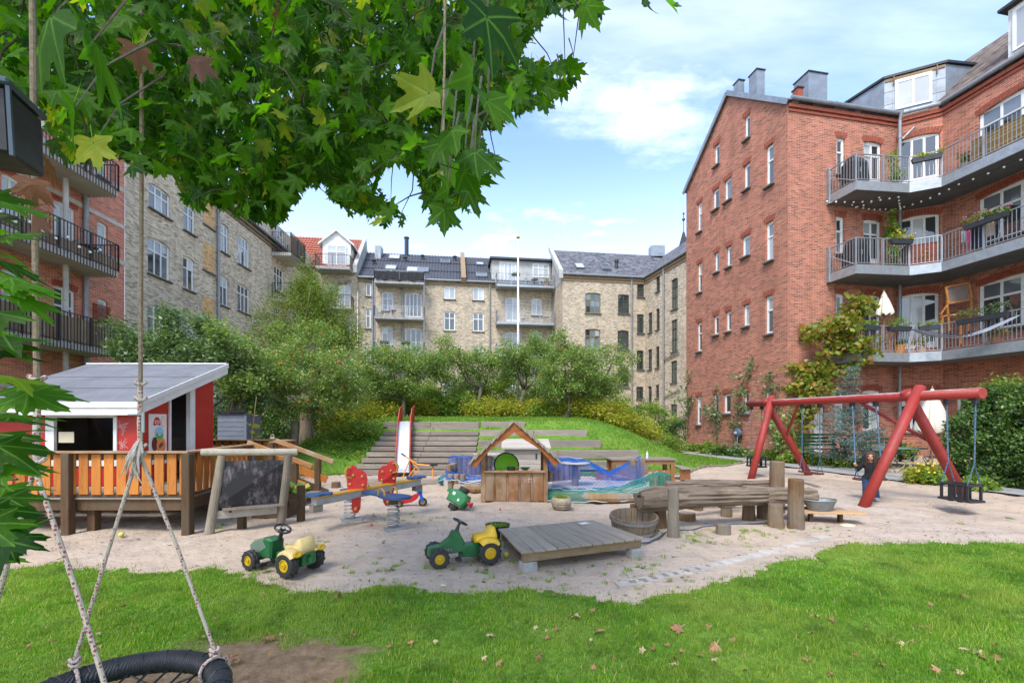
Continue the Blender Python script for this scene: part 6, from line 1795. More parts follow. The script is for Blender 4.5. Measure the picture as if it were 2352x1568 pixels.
# the tipped over one
tk = thing('toppled_toy_tractor', 'green toy tractor lying tipped on its nose beside the play hut', 'toy tractor', (0,0,0))
part('body', hullprism([(-.2,-.12),(-.22,.1),(-.05,.15),(.16,.13),(.2,.0),(.15,-.13)], -.14, .14, .03), mat('toy_green_light', s2l(34,116,56), .4, .1, 3, .03), tk)
part('seat_flap', hullprism([(-.3,.02),(-.3,.1),(-.2,.1),(-.2,.02)], -.05,.05,.01), MATS['toy_green_light'], tk)
part('decal', MB().box(-.13,-.07,-.142,-.139,.02,.08), WHITE, tk); part('decal', MB().box(.02,.06,-.142,-.139,-.05,.0), WHITE, tk)
for sg in (-1,1): wheel('wheel', .095, .1, tk, T(-.02,sg*.05,sg*.19) @ RX(PI/2)); 
mb = MB(); mb.lathe([(.02,0),(.025,.05),(.06,.10),(.055,.105),(.0,.07)], 14, T(.2,-.06,.0) @ RY(PI/2)); part('horn', mb, mat('toy_red', s2l(190,34,34), .4, .08, 3, .02), tk)
place(tk, T(-1.02,8.85,.20) @ RZ(R(-14)) @ RX(R(-18)) @ RY(R(24)))
# red tricycle
tr = thing('tricycle', 'red ride-on tricycle with blue fork behind the spring seesaw', 'tricycle', (0,0,0), None)
fw_ = Vector((.42,0)); MR_ = MATS['toy_red']; MBL = mat('toy_blue', s2l(24,92,176), .4, .08, 3, .02)
wheel('front_wheel', .085, .05, tr, T(.46,0,.085), hubm=M_SEATY)
for sg in (-1,1): wheel('rear_wheel', .075, .05, tr, T(0,sg*.12,.075), hubm=M_SEATY)
part('body', hullprism([(-.06,.07),(-.07,.15),(.04,.2),(.18,.19),(.36,.27),(.40,.24),(.34,.15),(.24,.09),(.12,.07)], -.06, .06, .02), MR_, tr)
part('seat', hullprism([(-.08,.17),(-.07,.25),(.02,.22),(.12,.2),(.12,.17)], -.08, .08, .02), MR_, tr)
fk = MB(); fk.beam((.46,.035,.085),(.40,.035,.30), .02, .05); fk.beam((.46,-.035,.085),(.40,-.035,.30), .02, .05); fk.beam((.41,0,.25),(.37,0,.36), .09, .1); fk.tube([(.37,-.13,.36),(.38,0,.35),(.37,.13,.36)], .016, 6); part('fork', fk, MBL, tr)
put(tr, (-2.25,9.1), (.92,.1))
# little blue push toy with a wheel and long handle
pt_ = thing('push_toy', 'blue grey push toy with a yellow handle behind the seesaw', 'toy', (0,0,0))
wheel('wheel', .09, .05, pt_, T(.0,0,.34) @ RX(R(60)), hubm=mat('white_plastic', (.7,.7,.7), .45, .05))
part('body', MB().lathe([(.10,.0),(.09,.16),(.05,.26)], 14), mat('blue_grey_plastic', s2l(84,98,120), .5, .1), pt_)
part('handle', MB().tube([(-.05,0,.12),(-.5,.05,.08)], .014, 6), M_SEATY, pt_); part('grip', MB().box(-.56,-.49,.02,.08,.05,.10), mat('orange_plastic', s2l(226,140,40), .45, .08), pt_)
put(pt_, (-3.42,9.7), (1,.1))

# ---------------------------------------------------------------- spring seesaw
ss = thing('spring_seesaw', 'four seat spring seesaw with red boards and blue seats', 'seesaw', (-2.3,7.4,0))
M_BLUE = mat('seat_blue', s2l(44,76,118), .5, .12, 4, .05); M_SPRING = mat('spring_steel', (.34,.35,.36), .45, .15, 6, .05, metal=.4); M_YEL = mat('beam_yellow', s2l(206,150,44), .5, .1, 4, .04); M_BRASS = mat('brass_grip', s2l(186,138,52), .4, .12, 5, .04)
S1, S2 = Vector((-1.83,7.03,0)), Vector((-2.75,7.72,0))
for s_ in (S1, S2):
    g0 = gzf(s_.x, s_.y)
    pts = [(s_.x+.088*math.cos(a), s_.y+.088*math.sin(a), g0+.03+.36*a/(2*PI*6)) for a in np.linspace(0,2*PI*6,110)]
    part('spring', MB().tube(pts, .0125, 7), M_SPRING, ss, smooth=True)
    part('base_plate', MB().box(-.17,.17,-.09,.09,-.02,.025), M_SPRING, ss, T(s_.x+.03,s_.y,g0) @ RZ(.5))
    part('spring_head', MB().box(-.06,.06,-.06,.06,.36,.48), W_DARKP, ss, T(s_.x,s_.y,g0))
d2 = (S2-S1).normalized()
pl = MB(); 
plank = []
for k, (t, w) in enumerate(((-.30,.02),(-.29,.10),(-.24,.16),(-.12,.19),(.02,.19),(.16,.15),(.30,.09),(.5,.08),(.72,.08),(.86,.12),(1.0,.17),(1.12,.18),(1.24,.13),(1.27,.02))):
    plank.append((t, w))
poly = [(t*1.0, w) for t, w in plank]+[(t*1.0, -w) for t, w in plank[::-1]]
ang2 = math.atan2(d2.y, d2.x)
part('seat_plank', MB().prism(poly, -.017, .017), M_BLUE, ss, T(S1.x,S1.y,.545) @ RZ(ang2))
b0, b1 = Vector((-2.97,6.80,.50)), Vector((-1.72,8.42,.585))
part('cross_beam', MB().beam(b0, b1, .13, .11, ch=.01), mat('beam_grey', s2l(150,148,144), .6, .12), ss)
part('beam_board', MB().beam(b0+Vector((0,0,.068)), b1+Vector((0,0,.068)), .17, .022), M_YEL, ss)
d1 = (b1-b0).normalized(); a1 = math.atan2(d1.y, d1.x)
for c in (b0+d1*.08, b1-d1*.08):
    sp_ = [(.22*math.cos(t)*(1.0 if math.cos(t) > 0 else .8), .155*math.sin(t)*(.72 if abs(math.cos(t)) < .35 else 1)) for t in np.linspace(0,2*PI,20)[:-1]]
    part('seat', MB().prism(sp_, -.015, .015), M_BLUE, ss, T(c.x,c.y,c.z+.1) @ RZ(a1))
part('end_block', MB().box(-.03,.12,-.06,.06,-.10,-.0), W_GREY, ss, T(b0.x,b0.y,.45) @ RZ(a1)); part('end_block', MB().box(-.12,.03,-.06,.06,-.1,.0), W_GREY, ss, T(b1.x,b1.y,.53) @ RZ(a1))
def redboard(c, rot, flip, leg):
    pr = [(-.13,.0),(-.15,.12),(-.16,.26),(-.13,.36),(-.07,.41),(-.02,.39),(.02,.33),(.08,.33),(.14,.28),(.17,.18),(.16,.06),(.13,.0)]
    if flip: pr = [(-x_, z_) for x_, z_ in pr]
    if leg: pr = [(-.13,.0)]+pr[1:-1]+[(.13,.0),(.07,-.08),(.06,-.30),(.02,-.37),(-.04,-.37),(-.08,-.30),(-.07,-.08)]
    M = T(c) @ RZ(rot)
    o = part('red_board', hullprism([(x_, z_) for x_, z_ in pr], -.012, .012, .006), MATS['toy_red'], ss, M)
    for (bx, bz) in ((-.1,.10),(.1,.08),(-.05,.24),(.09,.22),(0,-.02)):
        part('bolt_cap', cached('boltcap', lambda: MB().ball((0,0,0), .024, 8, 6).mesh('bolt_cap', M_BRASS, True)), None, o, M @ T(bx*(-1 if flip else 1), -.015, bz))
    for sg in (-1,1):
        hd = MB(); fx = -1 if flip else 1
        hd.tube([Vector((fx*-.08,sg*.015,.36)), Vector((fx*-.13,sg*.06,.37)), Vector((fx*-.17,sg*.07,.30)), Vector((fx*-.15,sg*.06,.22)), Vector((fx*-.08,sg*.015,.20))], .014, 7); part('handle', hd, M_BRASS, o, M)
    if leg: part('foot_peg', MB().tube([(0,-.13,-.28),(0,.13,-.28)], .022, 8), M_BRASS, o, M)
# boards stand across the beam, facing each rider
redboard(b0.lerp(b1,.36)+Vector((0,0,.06)), a1-.75, False, True); redboard(b0.lerp(b1,.66)+Vector((0,0,.06)), a1-.75, True, True)
def grip(p, rot):
    hd = MB(); hd.tube([(-.075,0,0),(-.07,0,.07),(0,0,.11),(.07,0,.07),(.075,0,0)], .013, 7); part('handle', hd, M_BRASS, ss, T(p) @ RZ(rot))
for o, sd in ((.14,.12),(.14,-.12),(.82,.1),(.82,-.1)):
    q_ = S1+d2*o*(1.0); nrm = Vector((-d2.y,d2.x,0)); grip(Vector((q_.x,q_.y,.56))+nrm*sd, ang2)

# ---------------------------------------------------------------- open play hut
hut = thing('play_hut', 'open wooden play hut with shingle roof and counter', 'play hut', (.05,9.9,0))
hx0, hx1, hy0, hy1 = -.56, .66, 9.6, 10.5
W_HUT = wood('hut_board', s2l(142,98,62), s2l(104,68,42), 'z', .75, 10, s2l(150,128,102), .25, .5)
n = 9; x = hx0
ws = [.16,.05,.20,.05,.19,.05,.19,.05,.20]
tot = sum(ws)
for k, w_ in enumerate(ws):
    w_ = w_*(hx1-hx0)/tot; off = 0 if w_ > .1 else .018
    part('front_board', MB().box(0, w_-.003, 0, .02, .02, .63, ch=.003), W_HUT, hut, T(x, hy0+off, random.uniform(-.01,.01))); x += w_
part('counter', MB().box(hx0-.03, hx1+.03, hy0-.06, hy0+.10, .63, .665, ch=.006), W_RAIL, hut)
for (x_, y_) in ((hx0-.05,hy0+.05),(hx1+.05,hy0+.05),(hx0-.05,hy1),(hx1+.05,hy1)):
    part('corner_post', MB().box(-.045,.045,-.045,.045,-.05,1.08), W_HUT, hut, T(x_,y_,0))
for sg, xx in ((-1,hx0-.06),(1,hx1+.06)):
    for k in range(5): part('side_board', MB().box(-.01,.01,0,.15,.02,.63), W_HUT, hut, T(xx,hy0+.09+k*.158,0))
# roof
pk = Vector((.04,1.69)); eL, eR = Vector((-.86,.83)), Vector((.98,.86))
W_SHING = wood('grey_shingle', s2l(158,148,132), s2l(122,112,98), 'y', .85, 9, None, .2, .4)
for e, sg in ((eL,-1),(eR,1)):
    d = (e-pk); L = d.length; dn = d/L; ang = math.atan2(-dn.y, dn.x)
    for k in range(8):
        a0 = pk+dn*(L*k/8)
        for j in range(5):
            me = cached(('shg', round(L/8,2)), lambda: MB().box(0, L/8+.03, .003, .232, -.02, .02).mesh('shingle', W_SHING))
            part('shingle', me, None, hut, T(a0.x, hy0-.22+j*.235, a0.y+.012) @ RY(ang+.16 if sg > 0 else ang-.16) @ T(0,0,(.03 if sg > 0 else -.03)+random.uniform(-.003,.003)))
    # curved barge board
    for yy in (hy0-.17+.006*(sg > 0), hy1+.02+.006*(sg > 0)):
        bb = MB(); N_ = 12; up_, lo = [], []
        nrm = Vector((dn.y,-dn.x)) if sg < 0 else Vector((-dn.y,dn.x))
        if nrm.y > 0: nrm = -nrm
        for i in range(N_+1):
            t = i/N_; p = pk+d*t; dep = .14-.05*math.sin(PI*t*1.0)**2+.05*math.sin(2*PI*t)*.6+(.09 if t < .08 else 0)
            up_.append((p.x, p.y-.004)); lo.append((p.x+nrm.x*dep, p.y+nrm.y*dep))
        vs = [(u_[0],yy,u_[1]) for u_ in up_]+[(l_[0],yy,l_[1]) for l_ in lo]+[(u_[0],yy+.035,u_[1]) for u_ in up_]+[(l_[0],yy+.035,l_[1]) for l_ in lo]
        m_ = N_+1; fs = []
        for i in range(N_): fs += [(i,i+1,m_+i+1,m_+i),(2*m_+i,3*m_+i,3*m_+i+1,2*m_+i+1),(i,2*m_+i,2*m_+i+1,i+1),(m_+i,m_+i+1,3*m_+i+1,3*m_+i)]
        fs += [(0,m_,3*m_,2*m_),(N_,2*m_+N_,3*m_+N_,m_+N_)]
        bb.add(vs, fs); part('barge_board', bb, wood('barge_wood', s2l(164,98,48), s2l(124,70,34), 'x', .6, 9, None, .15), hut)
part('gusset', MB().add([(pk.x-.17,hy0-.132,pk.y-.16),(pk.x+.17,hy0-.132,pk.y-.16),(pk.x,hy0-.132,pk.y-.01),(pk.x-.17,hy0-.12,pk.y-.16),(pk.x+.17,hy0-.12,pk.y-.16),(pk.x,hy0-.12,pk.y-.01)], [(0,1,2),(5,4,3),(0,3,4,1),(1,4,5,2),(2,5,3,0)]), MATS['barge_wood'], hut)
ck = MB()
for s_ in ([(.30,.52),(.26,.51),(.26,.42),(.31,.42)],[(.26,.47),(.30,.475)],[(.36,.53),(.35,.41)],[(.41,.53),(.40,.41)],[(.33,.49),(.43,.49)],[(.46,.47),(.49,.46),(.47,.42),(.45,.44),(.46,.47)]):
    ck.tube([(x_,hy0-.003,z_) for x_, z_ in s_], .0045, 4)
part('chalk_writing', ck, MATS['chalk'], hut)
# things inside and behind the hut
tb = thing('play_tent', 'folded bright green pop-up play tent inside the hut', 'toy', (-.05,10.3,.5))
ci = [(.0+.28*math.cos(t), 0, .28*math.sin(t)) for t in np.linspace(0,2*PI,28)[:-1]]
M_ = T(-.12,10.25,.72) @ RZ(.25) @ RX(-.25)
mb = MB(); vs = [M_ @ Vector(p) for p in ci]; mb.add(vs+[M_ @ Vector((0,-.05,0))], [(i,(i+1) % 27,27) for i in range(27)]); part('fabric', mb, mat('lime_fabric', s2l(120,188,30), .7, .08, 4, .1), tb)
mb = MB(); mb.tube(vs, .016, 7, closed=True); part('hoop', mb, mat('dark_green_binding', s2l(18,56,40), .7, .1), tb)
pn = thing('toy_pot', 'black toy cooking pot on the hut counter', 'toy pot', (.1,9.72,.665)); part('pot', MB().lathe([(.085,0),(.09,.065),(.098,.07),(.09,.062),(.075,.015),(0,.015)], 18, T(-.02,9.68,.667)), M_BPL, pn); part('handle', MB().tube([(.06,9.68,.72),(.16,9.68,.725)], .011, 6), W_BROWNX, pn)
cb_ = thing('toy_bowl', 'dark green toy bowl on the hut counter', 'toy bowl', (.3,9.75,.665)); part('bowl', MB().lathe([(.05,0),(.11,.05),(.115,.05),(.05,.01),(0,.01)], 18, T(.28,9.74,.667)), mat('toy_bowl_green', s2l(20,104,74), .4, .08), cb_); part('rim', MB().lathe([(.112,.048),(.118,.052),(.112,.056)], 18, T(.28,9.74,.667), cap=False), MATS['dark_green_binding'], cb_)
bx_ = thing('storage_chest', 'pale plank storage chest with hinged lid behind the hut', 'chest', (.37,12.2,0))
for k in range(6): part('plank', MB().box(-.2,.93,12.0,12.03,.18+k*.135,.308+k*.135), wood('silver_plank', s2l(180,172,160), s2l(150,140,130), 'x', .85, 9), bx_)
part('carcass', MB().box(-.18,.91,12.031,12.6,.1,.98), W_GREYZ, bx_); part('lid', MB().add([(-.28,11.9,.98),(1.02,11.9,.98),(1.02,12.7,1.18),(-.28,12.7,1.18),(-.28,11.9,1.02),(1.02,11.9,1.02),(1.02,12.7,1.22),(-.28,12.7,1.22)], [(0,3,2,1),(4,5,6,7),(0,1,5,4),(1,2,6,5),(2,3,7,6),(3,0,4,7)]), MATS['silver_plank'], bx_)
part('latch', MB().box(.62,.66,11.985,11.999,.72,.86), M_DARK, bx_)

# ---------------------------------------------------------------- sand bay with stake walls, tables and fishing nets
bay = thing('stake_sand_bay', 'round sand bay walled with wooden stakes beside the play hut', 'sandbox', (1,11,0))
W_STAKE = wood('stake_wood', s2l(150,118,78), s2l(110,84,54), 'z', .85, 7, s2l(140,134,128), .25, .6)
def stake(x_, y_, h, r=.075):
    me = cached(('stake', round(h,2), r), lambda: MB().tube([(0,0,-.1),(0,0,h*.5),(0,0,h-.01),(0,0,h)], [r,r,r*.98,r*.86], 10).mesh('stake', W_STAKE))
    part('stake', me, None, bay, T(x_,y_,0) @ RZ(random.uniform(0,6)) @ RX(random.uniform(-.03,.03)))
for k in range(7): stake(3.02+.15*k*.55, 9.72+.13*k+random.uniform(-.03,.03), .55-.02*abs(k-2), .085)
for k in range(5): stake(2.95+.1*k, 11.1+.16*k, .78, .085)
for k in range(3): stake(-1.50+.15*k, 11.15-.03*k, .42, .075)
for k in range(8): stake(-1.55+.145*k*.9, 12.4+random.uniform(-.03,.03), .72+.03*random.random(), .08)
for k in range(4): stake(-1.58+.02*k, 11.4+.2*k, .62, .08)
for k in range(6): stake(1.05+.15*k, 12.5+random.uniform(-.03,.03), .62+.08*random.random(), .08)
part('bay_sand', MB().prism([(2.0+1.35*math.cos(t), 10.85+1.25*math.sin(t)) for t in np.linspace(0,2*PI,24)[:-1]], 0, .16), mat('pale_sand', s2l(186,178,168), .95, .1, 5, .3), bay)
part('bay_sand', MB().prism([(-1.0+.75*math.cos(t), 11.7+.7*math.sin(t)) for t in np.linspace(0,2*PI,20)[:-1]], 0, .26), MATS['pale_sand'], bay)
part('rim_log', MB().tube([(2.0+1.42*math.cos(t), 10.85+1.32*math.sin(t), .10) for t in np.linspace(PI*1.08,PI*1.9,14)], .10, 9, wob=.05), W_STAKE, bay)
part('rim_log', MB().tube([(-1.38,11.0,.1),(-.9,10.85,.1),(-.6,10.9,.1)], .10, 9), W_STAKE, bay)
for (cx_, cy_, hh, rr, lab) in ((1.52,10.95,.72,.36,'small round table under the blue net'),(-.62,12.2,.84,.42,'pale round table top beside the net covered stakes')):
    tt = thing('round_table', lab, 'table', (cx_,cy_,0)); part('top', MB().lathe([(rr-.01,hh-.03),(rr,hh-.02),(rr,hh),(rr-.01,hh+.008)], 26, T(cx_,cy_,0)), mat('table_grey', s2l(170,162,150), .8, .12), tt); part('leg', MB().tube([(cx_,cy_,0),(cx_,cy_,hh-.03)], .08, 10), W_STAKE, tt)
def net(name, label, anchors, nu, nv, mt, cat='net', sag=.0, wire=.0046):
    """knotted net: cords along both directions of a sheet spanned by rows of points"""
    rows = len(anchors); A = np.array(anchors, dtype=float)          # rows x cols x 3
    def samp(u, v):
        fu, fv = u*(A.shape[1]-1), v*(rows-1)
        i, j = min(int(fu), A.shape[1]-2), min(int(fv), rows-2); a, b = fu-i, fv-j
        p = (A[j,i]*(1-a)+A[j,i+1]*a)*(1-b)+(A[j+1,i]*(1-a)+A[j+1,i+1]*a)*b
        s = sag*math.sin(PI*a)*math.sin(PI*b)+.012*math.sin(u*37+v*11)+.012*math.sin(v*29-u*17)
        return p+np.array([.01*math.sin(v*40), .01*math.sin(u*33), -s])
    Pn = np.array([[samp(i/nu, j/nv) for i in range(nu+1)] for j in range(nv+1)])
    mb = MB()
    def cord(pts):
        vs, fs = [], []
        for k, p in enumerate(pts):
            vs += [p+np.array([0,0,wire]), p+np.array([wire*.87,-wire*.3,-wire*.5]), p+np.array([-wire*.87,wire*.3,-wire*.5])]
            if k:
                a = 3*k-3
                for m in range(3): fs.append((a+m, a+(m+1) % 3, a+3+(m+1) % 3, a+3+m))
        mb.add(vs, fs)
    for s in range(-nv, nu+1):          # diamond mesh: both diagonals
        l1 = [Pn[j, s+j] for j in range(nv+1) if 0 <= s+j <= nu]
        if len(l1) > 1: cord(l1)
        l2 = [Pn[j, nu-(s+j)] for j in range(nv+1) if 0 <= s+j <= nu]
        if len(l2) > 1: cord(l2)
    root = thing(name, label, cat, tuple(Pn[0,0]))
    part('mesh', mb, mt, root)
    edge = MB(); edge.tube([Pn[0,i] for i in range(nu+1)], wire*1.8, 6); edge.tube([Pn[nv,i] for i in range(nu+1)], wire*1.8, 6); part('rope_edge', edge, mat('net_rope', s2l(190,196,190), .8, .1), root)
    return root
M_NB = mat('blue_net_cord', s2l(0,84,168), .6, .12); M_NG = mat('green_net_cord', s2l(10,128,108), .6, .12)
net('fishing_net', 'blue fishing net draped over the round table and stakes', [
    [(.85,9.95,.25),(1.2,9.9,.22),(1.8,9.9,.2),(2.4,9.95,.2),(3.0,10.1,.3)],
    [(.95,10.4,.42),(1.3,10.6,.66),(1.8,10.65,.66),(2.4,10.5,.34),(3.1,10.5,.5)],
    [(.95,10.95,.6),(1.2,11.0,.755),(1.85,11.0,.755),(2.4,11.1,.45),(3.15,11.2,.83)],
    [(.95,11.6,.45),(1.25,11.4,.72),(1.85,11.4,.70),(2.4,11.6,.40),(3.3,11.6,.83)],
    [(.9,12.4,.72),(1.3,12.4,.74),(1.9,12.35,.70),(2.5,12.2,.3),(3.4,12.0,.2)]], 30, 30, M_NB)
net('fishing_net', 'green fishing net hung over the front of the sand bay', [
    [(.68,9.62,.04),(1.2,9.5,.03),(1.8,9.46,.03),(2.4,9.5,.06),(2.9,9.6,.22)],
    [(.75,9.75,.2),(1.2,9.62,.21),(1.8,9.56,.22),(2.4,9.6,.24),(2.95,9.62,.42)],
    [(.9,10.3,.2),(1.3,10.3,.19),(1.8,10.3,.19),(2.4,10.3,.24),(3.05,9.95,.58)]], 40, 14, M_NG)
net('fishing_net', 'green fishing net bunched over the row of stakes by the log trough', [
    [(2.9,9.6,.1),(3.1,9.65,.16),(3.3,9.8,.2),(3.5,10.05,.25)],
    [(2.88,9.6,.5),(3.1,9.66,.58),(3.3,9.82,.56),(3.55,10.1,.52)],
    [(2.95,9.85,.58),(3.15,9.9,.6),(3.35,10.05,.58),(3.6,10.4,.45)]], 18, 12, M_NG)
net('fishing_net', 'blue fishing net wrapped over the stakes behind the hut', [
    [(-1.62,11.05,.25),(-1.45,11.02,.3),(-1.1,10.9,.24),(-.65,10.95,.22)],
    [(-1.65,11.2,.46),(-1.4,11.2,.46),(-1.0,11.4,.28),(-.6,11.4,.28)],
    [(-1.66,11.8,.66),(-1.35,11.9,.30),(-1.0,12.0,.28),(-.55,12.0,.28)],
    [(-1.66,12.28,.80),(-1.2,12.25,.80),(-.8,12.25,.80),(-.45,12.3,.75)],
    [(-1.6,12.52,.55),(-1.2,12.55,.5),(-.8,12.55,.5),(-.4,12.5,.5)]], 22, 30, M_NB)
# teal tarp bundle by the sand box
tt = thing('tarp_bundle', 'crumpled teal tarpaulin beside the sand box', 'tarpaulin', (-1.75,12.3,0))
mb = MB(); mb.ball((-1.78,12.2,.13), (.2,.16,.16), 12, 8, wob=.18); part('sheet', mb, mat('teal_tarp', s2l(24,104,118), .6, .2, 6, .3), tt); part('cord', MB().tube([(-1.98,12.1,.1),(-1.8,12.02,.18),(-1.6,12.1,.1)], .008, 5), MATS['net_rope'], tt)
# orange toy digger
dg = thing('toy_digger', 'orange ride-on sand digger with black seat by the slide foot', 'toy digger', (0,0,0))
M_OR = mat('digger_orange', s2l(232,152,50), .45, .1, 4, .05)
mb = MB(); mb.tube([(.35,.0,.02),(.35,0,.42),(.25,0,.44),(-.1,0,.47)], .022, 7); [mb.tube([(.35,0,.08),(.35+.28*math.cos(a),.28*math.sin(a),.02)], .018, 6) for a in (.4,1.9,3.4,5.0)]; part('frame', mb, M_OR, dg)
part('seat', MB().lathe([(0,0),(.11,.0),(.12,.03),(.0,.045)], 14, T(.37,0,.44)), M_BPL, dg)
mb = MB(); mb.tube([(-.1,.0,.47),(-.45,0,.70)], .02, 7); mb.tube([(-.12,.05,.45),(-.42,.05,.05)], .016, 6); mb.tube([(-.32,-.03,.6),(-.55,-.03,.04)], .016, 6); mb.tube([(-.28,0,.56),(-.05,.0,.30),(-.3,0,.1)], .014, 6); part('arm', mb, M_OR, dg)
part('lever', MB().tube([(-.45,0,.70),(-.58,.03,.78)], .022, 7), M_BPL, dg); part('bucket', hullprism([(-.35,.0),(-.38,.12),(-.2,.14),(-.15,.02)], -.07, .07, .01), M_OR, dg)
put(dg, (-2.62,13.1), (1,-.05))

# ---------------------------------------------------------------- tyre planter, pail, platform, barrel
tpn = thing('tyre_planter', 'worn beige tyre planter with trailing grass beside the hut', 'planter', (.96,8.85,0))
pr = [(.10,0),(.16,.02),(.19,.09),(.20,.16),(.185,.21),(.17,.235),(.15,.225),(.15,.18),(.0,.18)]
part('tyre', MB().lathe(pr, 30, T(.96,8.85,0)), mat('faded_tyre', s2l(178,162,136), .9, .2, 9, .3, dark=s2l(120,106,88)), tpn)
for z_ in (.06,.11,.155): part('groove', MB().lathe([(.20-abs(z_-.14)*.25,z_-.006),(.203-abs(z_-.14)*.25,z_),(.20-abs(z_-.14)*.25,z_+.006)], 30, T(.96,8.85,0), cap=False), M_DARK, tpn)
P = np.stack([.96+rng.normal(0,.06,260), 8.85+rng.normal(0,.06,260), np.full(260,.2)],1); tag(part('grass', blades('grass', P, .06, .14, .008, M_GRASS, 1.6), None, tpn), kind='stuff')
pl_ = thing('plant_pail', 'black pail of sprouting grass behind the yellow seated tractor', 'pail', (-.28,6.35,0))
part('pail', MB().lathe([(.13,0),(.165,.26),(.175,.27),(.16,.265),(.15,.22),(0,.22)], 24, T(-.20,6.35,0)), M_BPL, pl_)
P = np.stack([-.20+rng.normal(0,.07,300), 6.35+rng.normal(0,.07,300), np.full(300,.23)],1); tag(part('grass', blades('grass', P, .03, .09, .008, M_GRASS2, 1.4), None, pl_), kind='stuff')
pf_ = thing('wooden_platform', 'low weathered plank platform on concrete blocks in the sand', 'platform', (.7,5.9,0))
fl, frr, bl_, brr = Vector((.09,5.10)), Vector((1.66,5.73)), Vector((-.18,6.16)), Vector((1.2,6.72))
W_PLY = wood('platform_board', s2l(170,156,138), s2l(130,118,104), 'x', .85, 13, s2l(146,136,124), .2)
for k in range(11):
    a, b = k/11+.003, (k+1)/11-.003
    q_ = [fl.lerp(frr,a), fl.lerp(frr,b), bl_.lerp(brr,b), bl_.lerp(brr,a)]
    c0 = (q_[0]+q_[1])/2; c1_ = (q_[2]+q_[3])/2; d = c1_-c0; ang = math.atan2(d.y,d.x)
    part('plank', MB().box(-.03, d.length+.02, -(q_[1]-q_[0]).length/2*.985, (q_[1]-q_[0]).length/2*.985, .222, .25+random.uniform(-.003,.003), ch=.004), W_PLY, pf_, T(c0.x,c0.y,0) @ RZ(ang))
for a, b in ((fl+Vector((.03,.07)), frr+Vector((-.03,.07))), (bl_+Vector((.03,-.07)), brr+Vector((-.03,-.07)))): part('beam', MB().beam((a.x,a.y,.165),(b.x,b.y,.165), .05, .11), wood('platform_beam', s2l(160,138,106), s2l(122,102,76), 'x', .85, 10), pf_)
for p in (fl.lerp(frr,.06)+Vector((0,.08)), fl.lerp(frr,.93)+Vector((0,.08)), bl_.lerp(brr,.08), bl_.lerp(brr,.92)): part('block', MB().box(-.09,.09,-.07,.07,-.02,.105, ch=.01), M_CONC, pf_, T(p.x,p.y,0) @ RZ(.4))
bk = thing('picture_book', 'small pale card lying on the platform boards', 'card', (1.0,6.4,.255)); part('card', MB().box(-.08,.08,-.05,.05,0,.008), mat('grey_card', s2l(178,176,174), .7, .08), bk, T(1.02,6.45,.256) @ RZ(.5)); part('page', MB().box(-.06,.05,-.035,.035,.008,.011), WHITE, bk, T(1.02,6.45,.256) @ RZ(.5))
br_ = thing('half_barrel', 'weathered half barrel tub with iron hoop beside the platform', 'barrel', (0,0,0))
for k in range(22):
    a0, a1_ = 2*PI*k/22+.012, 2*PI*(k+1)/22-.012
    mb = MB(); vs = []
    for (r_, z_) in ((.30,0),(.335,.12),(.36,.28),(.335,.28),(.31,.12),(.275,.03)): vs += [(r_*math.cos(a0),r_*math.sin(a0),z_),(r_*math.cos(a1_),r_*math.sin(a1_),z_)]
    mb.add(vs, [(2*i,2*i+1,2*((i+1) % 6)+1,2*((i+1) % 6)) for i in range(6)]+[(0,2,4,6,8,10),(11,9,7,5,3,1)]); part('stave', mb, wood('barrel_stave', s2l(148,128,102), s2l(106,88,70), 'z', .85, 9, s2l(128,116,102), .2), br_)
for z_, r_ in ((.235,.358),(.06,.323)): part('hoop', MB().lathe([(r_,z_-.02),(r_+.008,z_-.02),(r_+.010,z_+.02),(r_+.002,z_+.02)], 32, cap=False), mat('grey_hoop', s2l(122,120,118), .6, .15), br_)
part('bottom', MB().lathe([(.29,.02),(.29,.04),(0,.04)], 22), W_GREYZ, br_)
place(br_, T(1.86,6.98,0.0) @ RX(R(7)))

# ---------------------------------------------------------------- log water trough
lt = thing('log_trough', 'carved grey log water trough resting on wooden posts', 'water trough', (3.4,7.4,0))
def ridge(l, a):
    """weathered log surface: long cracks along the grain, broad lumps"""
    l, a = np.asarray(l, float), np.asarray(a, float)
    return 1+.34*(vnoise(l, a, .38, 41)-.5)+.20*(vnoise(l*.25, a*2.4, .35, 42)-.5)-.10*(vnoise(l*.15, a*4, .3, 43) > .72)
def log(p0, p1, r0, r1, n=40, wob=0, ring=None):
    p0, p1 = Vector(p0), Vector(p1); ax = (p1-p0).normalized(); sd = Vector((-ax.y,ax.x,0)).normalized(); up = ax.cross(sd); L = (p1-p0).length; sd0 = random.uniform(0,9)
    ring = ring or [(10*k, 1.0) for k in range(36)]
    m = len(ring); vs, fs = [], []
    for i in range(n+1):
        t = i/n; c = p0.lerp(p1,t); rad = r0+(r1-r0)*t
        if i in (0, n): rad *= .9
        rr = ridge(np.full(m, t*L+sd0), np.array([abs((a % 360)-180)/40 for a, k in ring])+sd0)
        for (a, k), q in zip(ring, rr):
            if k < .97: q = 1+(q-1)*.5
            kk = k*q*((.55+3.2*t) if (m != 36 and t < .14 and 25 < (a % 360) < 155) else 1)
            vs.append(c-sd*math.cos(R(a))*rad*kk+up*math.sin(R(a))*rad*kk)
        if i:
            for k in range(m): fs.append(((i-1)*m+k, i*m+k, i*m+(k+1) % m, (i-1)*m+(k+1) % m))
    fs += [tuple(range(m)), tuple(range((n+1)*m-1, n*m-1, -1))]
    return MB().add(vs, fs)
